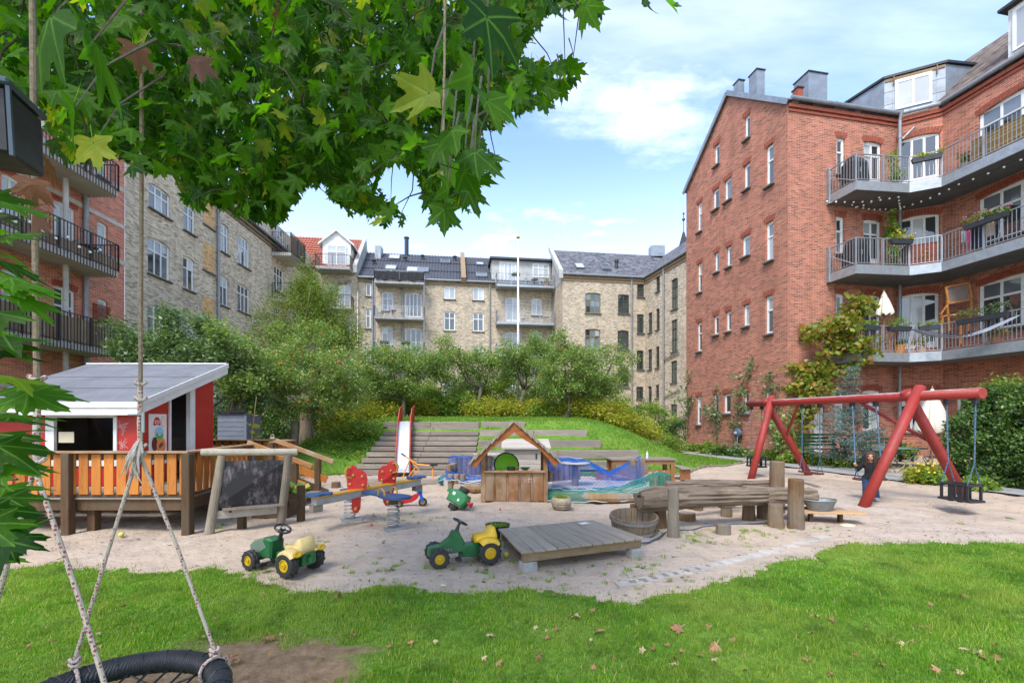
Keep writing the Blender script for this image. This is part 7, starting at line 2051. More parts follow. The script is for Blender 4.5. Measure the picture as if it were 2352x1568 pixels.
# main trough: hollowed log with a notched mouth
key = [(-95,1.0),(-60,1.0),(-25,1.03),(10,1.02),(40,1.0),(64,.97),(70,.80),(50,.55),(0,.42),(-60,.30),(-120,.30),(-180,.42),(-230,.55),(-250,.80),(-244,.97),(-220,1.0),(-190,1.02),(-155,1.03),(-120,1.0)]
ring = []
for (a, k), (b, l) in zip(key, key[1:]+key[:1]):
    if abs(b-a) < 60:
        for q in range(3): ring.append((a+(b-a)*q/3, k+(l-k)*q/3))
    else: ring.append((a, k))
part('trough', log((1.98,7.08,.52), (4.22,7.62,.47), .19, .14, 60, ring=ring), W_LOG, lt)
part('channel_log', log((4.0,7.75,.45),(5.25,7.95,.40), .14, .155), W_LOG, lt)
part('back_log', log((3.3,8.75,.50),(5.05,8.65,.50), .10, .09), W_LOG, lt)
part('channel_log', log((2.6,7.7,.6),(4.2,8.4,.52), .09, .08), W_LOG, lt)
mb = MB(); [mb.ball((2.6+.3*k, 7.22+.07*k, .33-.005*k), (.14,.05,.035), 8, 5, wob=.3) for k in (0,1,3)]; part('loose_bark', mb, W_LOG, lt)
for (x_, y_, h, r_) in ((2.38,6.72,.72,.082),(2.36,7.28,.36,.105),(2.02,7.4,.36,.10),(4.30,7.42,.36,.115),(4.58,7.34,.78,.115),(4.12,7.92,.36,.10),(3.86,8.2,.42,.09),(4.42,8.0,.36,.10),(4.98,8.55,.96,.13),(3.6,8.8,.45,.08)):
    me = MB().tube([(0,0,-.08),(0,0,.03),(random.uniform(-.01,.01),0,h*.5),(0,0,h-.015),(0,0,h)], [r_*1.12,r_*1.08,r_,r_*.97,r_*.9], 13, wob=.035)
    part('post', me, W_LOGZ if h < .7 or r_ > .1 else W_GREYZ, lt, T(x_,y_,0) @ RZ(random.uniform(0,6)))
tub = thing('zinc_tub', 'galvanised oval tub standing on a plank under the log end', 'tub', (5.15,7.75,0))
part('tub', MB().lathe([(.17,.0),(.24,.17),(.25,.175),(.235,.165),(.165,.012),(0,.012)], 26, T(5.24,7.75,.20) @ SCL(1.1,.8,1)), mat('old_zinc', s2l(128,132,132), .5, .16, 5, .1, metal=.4), tub); part('rim', MB().lathe([(.244,.168),(.252,.175),(.244,.182)], 26, T(5.24,7.75,.20) @ SCL(1.1,.8,1), cap=False), M_GALV, tub)
pk_ = thing('plank_shelf', 'low pale plank shelf carrying the zinc tub', 'shelf', (5.3,7.7,0))
part('plank', MB().box(-.38,.62,-.13,.13,.165,.195, ch=.004), wood('raw_plank', s2l(196,160,120), s2l(160,124,88), 'x', .8, 9), pk_, T(5.25,7.68,0) @ RZ(-.12)); part('plank', MB().box(-.45,.55,-.13,.13,.165,.195, ch=.004), W_GREY, pk_, T(5.2,7.96,0) @ RZ(-.12))
for o in (-.2,.3): part('leg', MB().box(-.03,.03,-.03,.03,-.05,.165), W_DARKP, pk_, T(5.25+o,7.7,0))
for lab, (x_, y_, h, r_) in (('short sawn stump behind the trough posts',(3.02,7.86,.13,.14)),('small sawn stump in the sand before the trough',(3.2,6.9,.14,.105)),('low sawn stump beside the slide sand box',(-4.6,11.9,.13,.11))):
    st_ = thing('tree_stump', lab, 'stump', (x_,y_,0)); part('stump', MB().tube([(x_,y_,-.05),(x_,y_,h-.01),(x_,y_,h)], [r_*1.1,r_,r_*.94], 14, wob=.05), W_LOGZ, st_); part('cut_face', MB().lathe([(r_*.86,h+.001),(r_*.8,h+.004),(0,h+.004)], 14, T(x_,y_,0)), W_GREY, st_)
hs = thing('garden_hose', 'dark blue hose running from the platform under the log trough', 'hose', (1.5,6,0))
hp = [GG(a, b) for a, b in ((1462,1250),(1490,1247),(1510,1238),(1530,1224),(1560,1219),(1590,1219),(1612,1212),(1650,1208),(1690,1205),(1730,1204),(1765,1202))]
part('hose', MB().tube([(p.x,p.y,p.z+.014) for p in hp], .0135, 8), mat('blue_hose', s2l(56,76,100), .5, .12, 6, .05), hs, smooth=True); part('coupling', MB().tube([(hp[0].x-.05,hp[0].y-.02,.03),(hp[0].x,hp[0].y,.016)], .02, 8), M_GALV, hs)
for k, (lab, p) in enumerate((('pale flat stone lying in the sand past the zinc tub',GG(1946,1208)),('small grey pebble in the sand below the tractors',GG(1018,1346)))):
    st_ = thing('stone', lab, 'stone', p); part('rock', MB().ball((p.x,p.y,p.z+.01), ((.13,.07,.035),(.035,.025,.015))[k], 10, 6, wob=.08), mat('pale_stone_rock', s2l(196,180,156), .9, .12), st_)

# ---------------------------------------------------------------- picnic table
pc_ = thing('picnic_table', 'weathered picnic table with attached benches beside the terraces', 'picnic table', (3.9,13.6,0))
px0, px1, py0, py1, pz_ = 2.85, 4.75, 13.1, 13.95, .62
for k in range(6): part('top_board', MB().box(px0,px1,0,.138,pz_-.035,pz_), W_GREY, pc_, T(0,py0+k*.142,random.uniform(-.002,.002)))
part('apron', MB().box(px0+.08,px1-.08,py0+.04,py0+.08,pz_-.15,pz_-.037), W_BROWNX, pc_); part('apron', MB().box(px0+.08,px1-.08,py1-.08,py1-.04,pz_-.15,pz_-.037), W_BROWNX, pc_)
for x_ in (px0+.1,px1-.1):
    for y_ in (py0+.1,py1-.1): part('leg', MB().box(-.055,.055,-.055,.055,-.05,pz_-.037), W_BROWN, pc_, T(x_,y_,0))
    sx = 1 if x_ > 4 else -1
    part('bench_board', MB().box(-.16,.16,py0-.05,py1+.05,.33,.365), W_GREY, pc_, T(x_+sx*.36,0,0)); part('bench_side', MB().box(-.15,.15,py0+.05,py0+.09,.02,.325), W_BROWNX, pc_, T(x_+sx*.36,0,0))
part('low_rail', MB().box(px0+.16,px1-.16,py0+.06,py0+.1,.06,.30), W_BROWNX, pc_)
bt = thing('water_bottle', 'clear plastic bottle with white cap on the picnic table', 'bottle', (4.0,13.4,pz_)); part('bottle', MB().lathe([(.033,0),(.035,.02),(.035,.13),(.012,.17),(.012,.185)], 14, T(3.98,13.4,pz_)), mat('clear_plastic', (.55,.6,.62), .15, .05), bt); part('cap', MB().lathe([(.016,.185),(.016,.21),(0,.21)], 12, T(3.98,13.4,pz_)), WHITE, bt)
cp_ = thing('drinking_cup', 'small orange cup on the picnic table', 'cup', (3.45,13.35,pz_)); part('cup', MB().lathe([(.02,0),(.028,.05),(.025,.05),(.018,.006),(0,.006)], 12, T(3.45,13.35,pz_)), mat('orange_cup', s2l(222,110,70), .4, .06), cp_); part('rim', MB().lathe([(.027,.048),(.031,.051),(.027,.054)], 12, T(3.45,13.35,pz_), cap=False), WHITE, cp_)
# ================================================================= swings, child, garden furniture, balconies
sw = thing('swing_set', 'red log swing frame with two pairs of slanting legs', 'swing set', (8.1,11.5,0))
BF, BN = Vector((7.76,13.7,2.26)), Vector((8.40,9.5,2.23))
bdir = (BN-BF).normalized()
bm0, bm1 = BF-bdir*.95, BF+bdir*((8.30-13.7)/bdir.y)
def beam_at(y): return BF+(BN-BF)*((13.7-y)/4.2)
def m_beam():
    m, nt, b = _nt('red_beam_worn_top')
    g = nt.nodes.new('ShaderNodeNewGeometry'); sp_ = nt.nodes.new('ShaderNodeSeparateXYZ'); nt.links.new(g.outputs['Normal'], sp_.inputs[0])
    v, r = _objvec(nt, (6,1.2,6)); n = _noise(nt, v, 2.0, 6, .7); n2 = _noise(nt, v, 9, 4, .6)
    f = _range(nt, _math(nt, 'ADD', sp_.outputs['Z'], _math(nt, 'MULTIPLY', n, 1.1)), 1.15, 1.42)
    c = _mix(nt, f, _mix(nt, _range(nt, n2, .3, .7), s2l(160,46,38), s2l(128,34,30)), s2l(150,144,138))
    nt.links.new(c, b.inputs['Base Color']); b.inputs['Roughness'].default_value = .55; _bump(nt, b, n2, .3, .01)
    return m
part('beam', MB().tube([bm0, bm0.lerp(bm1,.3), bm0.lerp(bm1,.6), bm1], .1, 20), m_beam(), sw, smooth=True)
part('beam_end', MB().tube([bm1, bm1+bdir*.004], .098, 20), P_SWING, sw)
def leg(base, top, r=.1):
    base, top = Vector(base), Vector(top); d = (top-base).normalized()
    part('leg', MB().tube([base-d*.1, base.lerp(top,.5), top+d*.16], r, 18), P_SWING, sw, smooth=True)
    part('leg_end', MB().tube([top+d*.16, top+d*.164], r*.98, 18), P_SWING, sw)
leg((7.16,9.25,0), BN+Vector((-.03,-.10,.05))); leg((9.75,9.76,0), BN+Vector((.0,.12,-.02)))
leg((7.07,13.46,0), BF+Vector((-.02,-.10,.05))); leg((9.16,13.99,0), BF+Vector((.0,.12,-.02)))
part('brace', MB().tube([beam_at(10.75)-Vector((0,0,.08)), Vector((9.08,9.62,1.15))], .04, 10), P_SWING, sw); part('brace', MB().tube([beam_at(12.6)-Vector((0,0,.08)), Vector((8.35,13.84,1.30))], .04, 10), P_SWING, sw)
def m_chain():
    m, nt, b = _nt('blue_swing_rope')
    v, r = _objvec(nt, (1,1,1)); w_ = nt.nodes.new('ShaderNodeTexVoronoi'); w_.inputs['Scale'].default_value = 42; nt.links.new(v, w_.inputs['Vector'])
    c = _mix(nt, _range(nt, w_.outputs['Distance'], .3, .5), s2l(16,40,66), s2l(74,104,128)); nt.links.new(c, b.inputs['Base Color']); b.inputs['Roughness'].default_value = .6
    return m
M_ROPEB = m_chain()
M_RUB = mat('rubber_black', (.018,.018,.02), .55, .12, 6, .08)
def swing_ropes(root, tops, ends, split=.45, via=None):
    for t_, (e1, e2) in zip(tops, ends):
        t_, e1, e2 = Vector(t_), Vector(e1), Vector(e2); m_ = (e1+e2)/2; g_ = via or t_; j = m_+(g_-m_).normalized()*(.2 if via else split)
        part('rope', MB().tube([t_, via, j] if via else [t_, j], .014, 7), M_ROPEB, root); via = None; part('rope_fork', MB().tube([e1, j, e2], .011, 6), M_ROPEB, root)
        part('hanger', MB().box(-.035,.035,-.045,.045,-.07,.03), M_RUB, root, T(t_) @ RZ(math.atan2(bdir.y,bdir.x)))
def below(y, dz=.12): p = beam_at(y); return Vector((p.x,p.y,p.z-dz))
side = Vector((-bdir.y, bdir.x, 0)).normalized()
def flat_seat(lab, y0, y1, e0, e1, z, via=None):
    r_ = thing('flat_swing', lab, 'swing', (e0+e1)/2)
    d = (e1-e0).normalized(); s_ = Vector((-d.y,d.x,0))
    swing_ropes(r_, [below(y0), below(y1)], [(e0+s_*.08, e0-s_*.08), (e1+s_*.08, e1-s_*.08)], via=via)
    m_ = (e0+e1)/2; L = (e1-e0).length
    part('seat', MB().box(-L/2-.05, L/2+.05, -.1, .1, -.045, .0, ch=.015), mat('brown_rubber_seat', s2l(92,44,36), .55, .12, 5, .08), r_, T(m_) @ RZ(math.atan2(d.y,d.x)))
    return r_
pa, pb_ = beam_at(12.47), beam_at(11.88)
flat_seat('empty brown swing seat hanging between the red frame legs', 12.47, 11.88, Vector((pa.x,pa.y,.37)), Vector((pb_.x,pb_.y,.35)), .35)
flat_seat('brown swing seat pulled forward behind the child', 10.94, 10.35, Vector((7.60,10.02,.46)), Vector((8.14,10.0,.46)), .46, Vector((7.452,9.872,.79)))
def toddler(lab, y0, y1, z):
    a, b = beam_at(y0), beam_at(y1); m_ = (a+b)/2; L = .48; ang = math.atan2(bdir.y,bdir.x)
    r_ = thing('toddler_swing', lab, 'swing', (m_.x,m_.y,z))
    M = T(m_.x,m_.y,z) @ RZ(ang)
    f = MB()
    for yy in (-.15,.15): f.box(-L/2,L/2,yy-.022,yy+.022,.27,.315,ch=.01)
    for xx in (-L/2+.02,L/2-.02): f.box(xx-.022,xx+.022,-.15,.15,.2705,.3145)
    part('top_frame', f, M_RUB, r_, M)
    f = MB()
    for xx in (-L/2+.02,L/2-.02):
        for yy in (-.15,.15): f.box(xx-.018,xx+.018,yy-.018,yy+.018,.02,.272)
    part('upright', f, M_RUB, r_, M)
    part('seat', MB().box(-L/2-.05,L/2+.05,-.17,.17,-.02,.025,ch=.012), M_RUB, r_, M)
    part('leg_guard', MB().box(-.10,-.02,-.165,-.145,-.03,.27).box(.06,.14,-.165,-.145,-.03,.27).box(-.06,.06,.145,.165,-.02,.27), M_RUB, r_, M)
    e = [M @ Vector((sx*L/2*.9, sy*.14, .31)) for sx in (-1,1) for sy in (-1,1)]
    swing_ropes(r_, [below(y0), below(y1)], [(e[0],e[1]),(e[2],e[3])], .4)
toddler('black cage toddler swing at the near beam end', 8.89, 8.41, .22)
toddler('black cage toddler swing behind the far red legs', 14.52, 14.05, .30)

# ---------------------------------------------------------------- the child
GH = Vector((7.74,9.84)); GROT = R(-38)
def build_child():
    J = {'pel':(0,0,.50),'wai':(0,0,.58),'che':(.01,-.005,.70),'shc':(.01,-.005,.78),'nek':(.01,-.01,.845),'hed':(.01,-.02,.90),
         'hlr':(-.065,0,.485),'knr':(-.07,-.012,.27),'anr':(-.07,.015,.07),'tor':(-.08,-.075,.035),'hll':(.065,0,.485),'knl':(.085,-.035,.27),'anl':(.10,-.01,.07),'tol':(.115,-.10,.035),
         'shr':(-.115,0,.785),'elr':(-.215,.01,.65),'war':(-.245,-.10,.735),'har':(-.25,-.115,.775),'shl':(.13,0,.785),'ell':(.20,.02,.65),'wal':(.19,-.09,.70),'hal':(.185,-.125,.735)}
    Rr = {'pel':.105,'wai':.098,'che':.108,'shc':.085,'nek':.042,'hed':.05,'hlr':.082,'knr':.062,'anr':.066,'tor':.034,'hll':.082,'knl':.064,'anl':.07,'tol':.034,'shr':.056,'elr':.046,'war':.032,'har':.026,'shl':.056,'ell':.046,'wal':.032,'hal':.026}
    E = [('pel','wai'),('wai','che'),('che','shc'),('shc','nek'),('nek','hed'),('pel','hlr'),('hlr','knr'),('knr','anr'),('anr','tor'),('pel','hll'),('hll','knl'),('knl','anl'),('anl','tol'),('shc','shr'),('shr','elr'),('elr','war'),('war','har'),('shc','shl'),('shl','ell'),('ell','wal'),('wal','hal')]
    mb = MB()
    for a, b in E:          # overlapping tapered limbs, fused into one skin below
        p, q = Vector(J[a]), Vector(J[b]); n = 5
        mb.tube([p.lerp(q,i/n) for i in range(n+1)], [Rr[a]+(Rr[b]-Rr[a])*i/n for i in range(n+1)], 14)
    for k, p in J.items(): mb.ball(p, Rr[k]*.985, 14, 10)
    mb.ball((.01,-.025,.955), (.075,.088,.098), 20, 14); mb.ball((.01,-.075,.905), (.045,.04,.04), 12, 8)       # skull and jaw
    mb.ball((.01,-.117,.938), (.012,.016,.018), 8, 6)                                                       # nose
    for sg in (-1,1): mb.ball((.01+sg*.076,-.015,.945), (.012,.02,.026), 8, 6)
    for (hx, hy, hz, sg) in ((-.25,-.125,.785,-1),(.185,-.135,.745,1)):
        for k in range(4):       # fingers curl round the rope
            z_ = hz+.024-.015*k; l_ = (.036,.041,.039,.032)[k]
            mb.tube([(hx-sg*.012,hy-.008,z_),(hx-sg*.004,hy-l_*.8,z_),(hx+sg*.020,hy-l_*.95,z_-.002),(hx+sg*.028,hy-l_*.45,z_-.003)], [.0085,.008,.0075,.0065], 7)
        mb.tube([(hx+sg*.012,hy+.005,hz-.01),(hx+sg*.034,hy-.014,hz+.012),(hx+sg*.030,hy-.03,hz+.026)], [.010,.009,.0075], 7)
    me = mb.mesh('person_base')
    o = bpy.data.objects.new('person_base', me); COL.objects.link(o)
    rm = o.modifiers.new('fuse', 'REMESH'); rm.mode = 'VOXEL'; rm.voxel_size = .0065; rm.use_smooth_shade = True
    sm = o.modifiers.new('smooth', 'SMOOTH'); sm.iterations = 5; sm.factor = .5
    dg_ = bpy.context.evaluated_depsgraph_get()
    out = bpy.data.meshes.new_from_object(o.evaluated_get(dg_))
    bpy.data.objects.remove(o)
    out.materials.clear()
    for m_ in (mat('skin', s2l(186,134,106), .5, .05, 6, .03), mat('navy_sweater', s2l(22,23,30), .9, .12, 30, .3), mat('blue_jeans', s2l(40,66,104), .85, .2, 14, .3), mat('grey_trainers', s2l(160,156,150), .7, .15)): out.materials.append(m_)
    hands = [Vector((-.25,-.125,.785)), Vector((.185,-.135,.745))]
    for p in out.polygons:
        c = p.center
        if min((c-h).length for h in hands) < .052: i = 0
        elif c.z < .062+.25*max(0,-c.y-.02): i = 3
        elif c.z < .475+.02*math.sin(c.x*30): i = 2
        elif c.z < .832 or (abs(c.x) > .09 and c.z < .86): i = 1
        else: i = 0
        p.material_index = i
    out.shade_smooth()
    root = part('person', out, None, None)
    tag(root, 'long haired child in dark sweater and blue jeans standing holding a swing', 'person')
    hair = MB()
    vs = []
    hm = mat('brown_hair', s2l(62,42,32), .55, .25, 20, .3, dark=s2l(36,24,18))
    hair.ball((.01,-.002,.972), (.092,.098,.098), 18, 12)
    hv = [(v_[0], v_[1], v_[2]) for v_ in hair.v]
    hair = MB()
    for k in range(46):      # locks from the crown down past the shoulders, parted over the face
        a = -PI*.5+R(44)+(2*PI-R(88))*k/45+random.uniform(-.04,.04)
        c, s_ = math.cos(a), math.sin(a); ln = random.uniform(.24,.34); w_ = random.uniform(.016,.024)
        hair.tube([(.01+c*.02,-.01+s_*.02,1.062), (.01+c*.068,-.01+s_*.078,1.035), (.01+c*.092,-.008+s_*.097,.965), (.01+c*.098+random.uniform(-.01,.01),-.004+s_*.098,.88), (.01+c*(.10+random.uniform(-.01,.02)),-.004+s_*.105,1.04-ln), (.01+c*.10,-.004+s_*.10,1.0-ln)], [w_*.7,w_,w_*1.1,w_,w_*.8,w_*.25], 6)
    hair.ball((.01,-.006,1.0), (.088,.098,.072), 16, 10); hair.ball((.01,.02,.965), (.086,.085,.09), 16, 10)
    part('hair', hair, hm, root, smooth=True)
    for sg in (-1,1):
        part('eye', MB().ball((.01+sg*.031,-.108,.958), (.0125,.006,.0065), 8, 6), mat('eye_dark', s2l(34,24,20), .2, .05), root)
        part('eyebrow', MB().tube([(.01+sg*.016,-.112,.976),(.01+sg*.046,-.104,.979)], .0035, 5), hm, root)
    part('mouth', MB().tube([(-.012,-.1125,.906),(.01,-.1165,.904),(.032,-.1125,.906)], .0035, 5), mat('lips', s2l(170,96,86), .5, .05), root)
    place(root, T(GH.x,GH.y,gzf(GH.x,GH.y)) @ RZ(GROT))
build_child()

# ---------------------------------------------------------------- garden furniture by the building
PZ = .165
M_GRN = mat('garden_green', s2l(26,62,48), .55, .15, 5, .05); M_FOLD = mat('folding_steel', s2l(120,124,118), .5, .12, 5, .05)
gt = thing('garden_table', 'pale green folding garden table before the green benches', 'table', (12.0,14.0,PZ))
part('top', MB().lathe([(.0,.70),(.62,.70),(.63,.71),(.63,.725),(.0,.73)], 26, T(12.05,14.1,PZ) @ SCL(1.15,.8,1)), mat('table_green', s2l(104,134,116), .5, .1, 4, .04), gt)
for sg in (-1,1):
    part('leg', MB().tube([(12.05-.35,14.1+sg*.3,PZ),(12.05+.3,14.1+sg*.3,PZ+.70)], .014, 6), M_FOLD, gt); part('leg', MB().tube([(12.05+.35,14.1+sg*.3,PZ),(12.05-.3,14.1+sg*.3,PZ+.70)], .014, 6), M_FOLD, gt)
def fold_chair(lab, p, rot, grp='folding chairs round the garden table'):
    c = thing('folding_chair', lab, 'chair', (0,0,0), grp)
    for sg in (-1,1):
        part('leg', MB().tube([(-.2,sg*.19,0),(.18,sg*.19,.44)], .011, 6), M_FOLD, c); part('back_leg', MB().tube([(.22,sg*.19,0),(-.12,sg*.19,.45),(-.20,sg*.19,.82)], .011, 6), M_FOLD, c)
    for k in range(6): part('seat_slat', MB().box(-.16+k*.06,-.115+k*.06,-.19,.19,.44,.455), M_FOLD, c)
    for k in range(2): part('back_slat', MB().box(-.012,.012,-.19,.19,-.03,.03), M_FOLD, c, T(-.165-.022*k,0,.68+.11*k))
    place(c, T(p[0],p[1],p[2]) @ RZ(rot)); return c
fold_chair('folding metal chair at the parasol side of the garden table', (12.75,13.75,PZ), R(195)); fold_chair('folding metal chair tucked beside the green bench', (13.2,14.2,PZ), R(185)); fold_chair('folding metal chair at the spruce side of the garden table', (11.35,13.9,PZ), R(10))
def bench(lab, p, L, rot):
    b = thing('garden_bench', lab, 'bench', (0,0,0), 'green benches along the wall')
    for k in range(4): part('seat_slat', MB().box(-L/2,L/2,-.22+k*.11,-.13+k*.11,.42,.445), M_GRN, b)
    for k in range(4): part('back_slat', MB().box(-L/2,L/2,.24+.03*k,.265+.03*k,.52+k*.12,.61+k*.12), M_GRN, b)
    for x_ in (-L/2+.15,L/2-.15):
        part('leg', MB().box(x_-.03,x_+.03,-.2,-.14,0,.42), M_GRN, b); part('leg', MB().box(x_-.03,x_+.03,.2,.26,0,.95), M_GRN, b)
    place(b, T(p[0],p[1],p[2]) @ RZ(rot))
bench('long green slatted bench behind the garden table', (12.6,15.6,PZ), 2.6, ANG); bench('green slatted bench half hidden by the hedge', (14.9,14.4,PZ), 1.9, ANG-PI/2); bench('green slatted bench beside the blue spruce', (11.1,16.2,.3), 1.6, ANG)
M_CANVAS = mat('cream_canvas', s2l(214,208,192), .9, .07, 4, .15)
def parasol(lab, p, z0, zt, zb, r, polemat):
    u_ = thing('closed_parasol', lab, 'parasol', (p[0],p[1],z0))
    part('pole', MB().tube([(p[0],p[1],z0),(p[0],p[1],zt)], .022, 8), polemat, u_)
    mb = MB(); N_ = 32; vs, fs = [], []; lv = [(0,.05),(.12,.24),(.45,.58),(.8,.88),(.95,1.0),(1.0,.95)]
    for i, (t, k) in enumerate(lv):
        for j in range(N_):
            a = 2*PI*j/N_; rr = r*k*(1+.22*math.cos(8*a)*min(1,t*2)); vs.append((p[0]+rr*math.cos(a), p[1]+rr*math.sin(a), zt-.04-(zt-zb)*t+.04*math.cos(8*a)*t))
        if i: fs += [((i-1)*N_+j, (i-1)*N_+(j+1) % N_, i*N_+(j+1) % N_, i*N_+j) for j in range(N_)]
    mb.add(vs, fs[::-1]); part('canopy', mb, M_CANVAS, u_, smooth=True)
    part('vent_cap', MB().lathe([(r*.42,zt-.24),(r*.2,zt-.1),(.02,zt-.0)], 16, T(p[0],p[1],0), cap=False), M_CANVAS, u_); part('finial', MB().lathe([(.012,zt),(.03,zt+.03),(.012,zt+.06),(0,zt+.08)], 10, T(p[0],p[1],0)), W_RAIL, u_)
pp = W(2141,968,13.4); parasol('closed cream parasol on the patio beside the hedge', pp, PZ, zc(2137,892,13.4), zc(2141,988,13.4), .37, W_RAIL)
pp = W(2030,750,17.75); parasol('closed cream parasol standing on the lowest balcony', pp, 4.33, zc(2031,668,17.75), zc(2030,722,17.75), .27, W_RAIL)
# hose reel, wall lamp, trellis, box on the wall
hr = thing('hose_reel', 'blue grey wall hose reel on the gable', 'hose reel', (10,19.2,1.2)); q_ = wallpt(gab, 1703, 994, .2)
part('case', MB().ball((0,0,0), (.26,.13,.22), 16, 10), mat('reel_case', s2l(70,88,108), .5, .1, 4, .05), hr, T(q_) @ RZ(ANG+PI/2)); part('badge', MB().ball((0,0,0), (.12,.02,.06), 12, 8), mat('reel_badge', s2l(170,178,184), .5, .06), hr, T(q_+Vector((-.125,-.03,0))) @ RZ(ANG+PI/2))
part('bracket', MB().box(-.03,.22,-.04,.04,-.2,.2), M_DARK, hr, T(q_) @ RZ(ANG)); part('hose', MB().tube([q_+Vector((-.05,-.1,-.15)), q_+Vector((-.15,-.25,-.5)), q_+Vector((-.1,-.3,-1.0))], .012, 6), M_FOLD, hr)
trl = thing('trellis', 'rusty wire trellis standing before the white door', 'trellis', (0,0,0)); b0_ = gp(1878,18.0)
mb = MB(); [mb.tube([(x_,0,0),(x_,0,1.75)], .008, 5) for x_ in (-.22,0,.22)]; part('upright', mb, mat('rust_wire', s2l(104,74,58), .8, .2), trl)
mb = MB(); [mb.tube([(-.22,0,z_),(.22,0,z_)], .006, 5) for z_ in (.5,.9,1.3,1.7)]; part('cross_wire', mb, MATS['rust_wire'], trl); place(trl, T(b0_) @ RZ(ANG))
# far garden chairs near the yellow wing
for lab, x_, d_, r_ in (('far green folding chair below the yellow wing',1475,24,2.2),('far grey folding chair beside the round green bush',1490,23.5,.8)):
    b0_ = gp(x_, d_); fold_chair(lab, b0_, r_, 'far garden chairs')
b0_ = gp(1508,24.5); gt2 = thing('garden_table', 'far dark garden table beside the round green bush', 'table', b0_); part('top', MB().box(-.5,.5,-.35,.35,.7,.74), M_GRN, gt2, T(b0_)); [part('leg', MB().box(sx*.42-.03,sx*.42+.03,sy*.28-.03,sy*.28+.03,0,.7), M_GRN, gt2, T(b0_)) for sx in (-1,1) for sy in (-1,1)]
# flagpole
b0_ = gp(1190,24); fp_ = thing('flagpole', 'tall white flagpole with brass knob on the mound', 'flagpole', b0_); zt = zc(1190,549,24)
part('pole', MB().tube([b0_-Vector((0,0,.1)), Vector((b0_.x,24,zt))], [.075,.04], 12), WHITE, fp_, smooth=True); part('knob', MB().lathe([(.03,zt),(.10,zt+.06),(.10,zt+.10),(.03,zt+.16)], 12, T(b0_.x,24,0)), M_BRASS, fp_); part('cleat', MB().box(-.02,.02,-.1,-.075,1.1,1.3), M_DARK, fp_, T(b0_))

# ---------------------------------------------------------------- life on the balconies
M_BOX = mat('planter_plastic', s2l(52,56,62), .55, .1, 4, .05)
def flower_box(lab, a, b, z, leaf, flowers=None, wild=.14):
    a, b = Vector(a), Vector(b); d = b-a; L = d.length; ang = math.atan2(d.y,d.x); m_ = (a+b)/2
    r_ = thing('flower_box', lab, 'flower box', (m_.x,m_.y,z), 'flower boxes hung on the balcony rails')
    M = T(m_.x,m_.y,z) @ RZ(ang)
    part('box', MB().add([(-L/2+.03,-.06,0),(L/2-.03,-.06,0),(L/2-.03,.06,0),(-L/2+.03,.06,0),(-L/2,-.09,.17),(L/2,-.09,.17),(L/2,.09,.17),(-L/2,.09,.17)], [(0,3,2,1),(4,5,6,7),(0,1,5,4),(1,2,6,5),(2,3,7,6),(3,0,4,7)]), M_BOX, r_, M)
    cl = np.array([[random.uniform(-L/2,L/2), random.uniform(-.05,.05), .2+random.uniform(0,wild)] for _ in range(int(14*L/.6))])
    cl = np.array([M @ Vector(c) for c in cl]); part('foliage', foliage('foliage', cl, 12, .06, .05, leaf, .5), None, r_)
    if flowers:
        f = MB(); [f.ball(cl[rng.integers(len(cl))]+rng.normal(size=3)*.05+np.array([0,-.03,.05]), .026, 6, 4) for _ in range(26)]; tag(part('flower', f, mat('petal_%d' % int(flowers[0]*999), flowers, .6, .15), r_), kind='stuff')
def railpt(i, t): return bwall[i].lerp(bwall[i+1], t)
fnorm = Vector((0,-.12))
flower_box('grey flower box with trailing plants beside the balcony parasol', railpt(1,.10)+fnorm, railpt(1,.36)+fnorm, 5.13, M_LEAF_MID); flower_box('grey flower box with feathery greens past the balcony parasol', railpt(1,.56)+fnorm, railpt(1,.97)+fnorm, 5.13, M_LEAF_MID, None, .25)
flower_box('nearly empty grey box on the short lowest balcony rail', railpt(2,.2)+fnorm, railpt(2,.85)+fnorm, 5.13, M_LEAF_MID, None, .06); flower_box('long grey box of bushy herbs on the lowest balcony', railpt(3,.06)-Vector((.14,0)), railpt(3,.20)-Vector((.14,0)), 5.15, M_LEAF_BAY, None, .32)
flower_box('grey box with yellow and pink flowers on the middle balcony', railpt(1,.60)+fnorm, railpt(1,1.0)+fnorm, 8.42, M_LEAF_MID, s2l(226,170,60), .18); flower_box('box of purple flowers on the middle balcony rail', railpt(3,.08)-Vector((.14,0)), railpt(3,.20)-Vector((.14,0)), 8.45, M_LEAF_MID, s2l(176,90,150), .2)
flower_box('long shallow box with dry stems on the top balcony rail', railpt(2,.0)+Vector((0,-.1)), railpt(2,.95)+Vector((0,-.1)), 11.5, M_LEAF_YEL, None, .08)
def potted(lab, p, z, r, h, potm, leaf, hgt, spread, cat='potted plant', flowers=None):
    p = (p[0], p[1], z); o = thing('potted_plant', lab, cat, p, 'pot plants on the balconies'); part('pot', MB().lathe([(r*.72,0),(r,h),(r*1.05,h),(r*.9,h-.02),(0,h-.03)], 16, T(*p)), potm, o)
    cl = clumps([((p[0],p[1],z+h+hgt*.5),(spread,spread,hgt*.55),14)], 0, .2); part('foliage', foliage('foliage', cl, 12, .08, .06, leaf, .5), None, o)
    if flowers:
        f = MB(); [f.ball(cl[rng.integers(len(cl))]+rng.normal(size=3)*.06, .03, 6, 4) for _ in range(16)]; tag(part('flower', f, mat('petal_%d' % int(flowers[0]*999), flowers, .6, .15), o), kind='stuff')
TERRA = mat('terracotta', s2l(176,112,78), .85, .12, 5, .1); BLUEP = mat('blue_glaze', s2l(30,56,112), .3, .1)
def inner(i, t, off=.35):
    p = railpt(i,t); d = (bwall[i+1]-bwall[i]).normalized(); return p-Vector((d.y,-d.x))*off
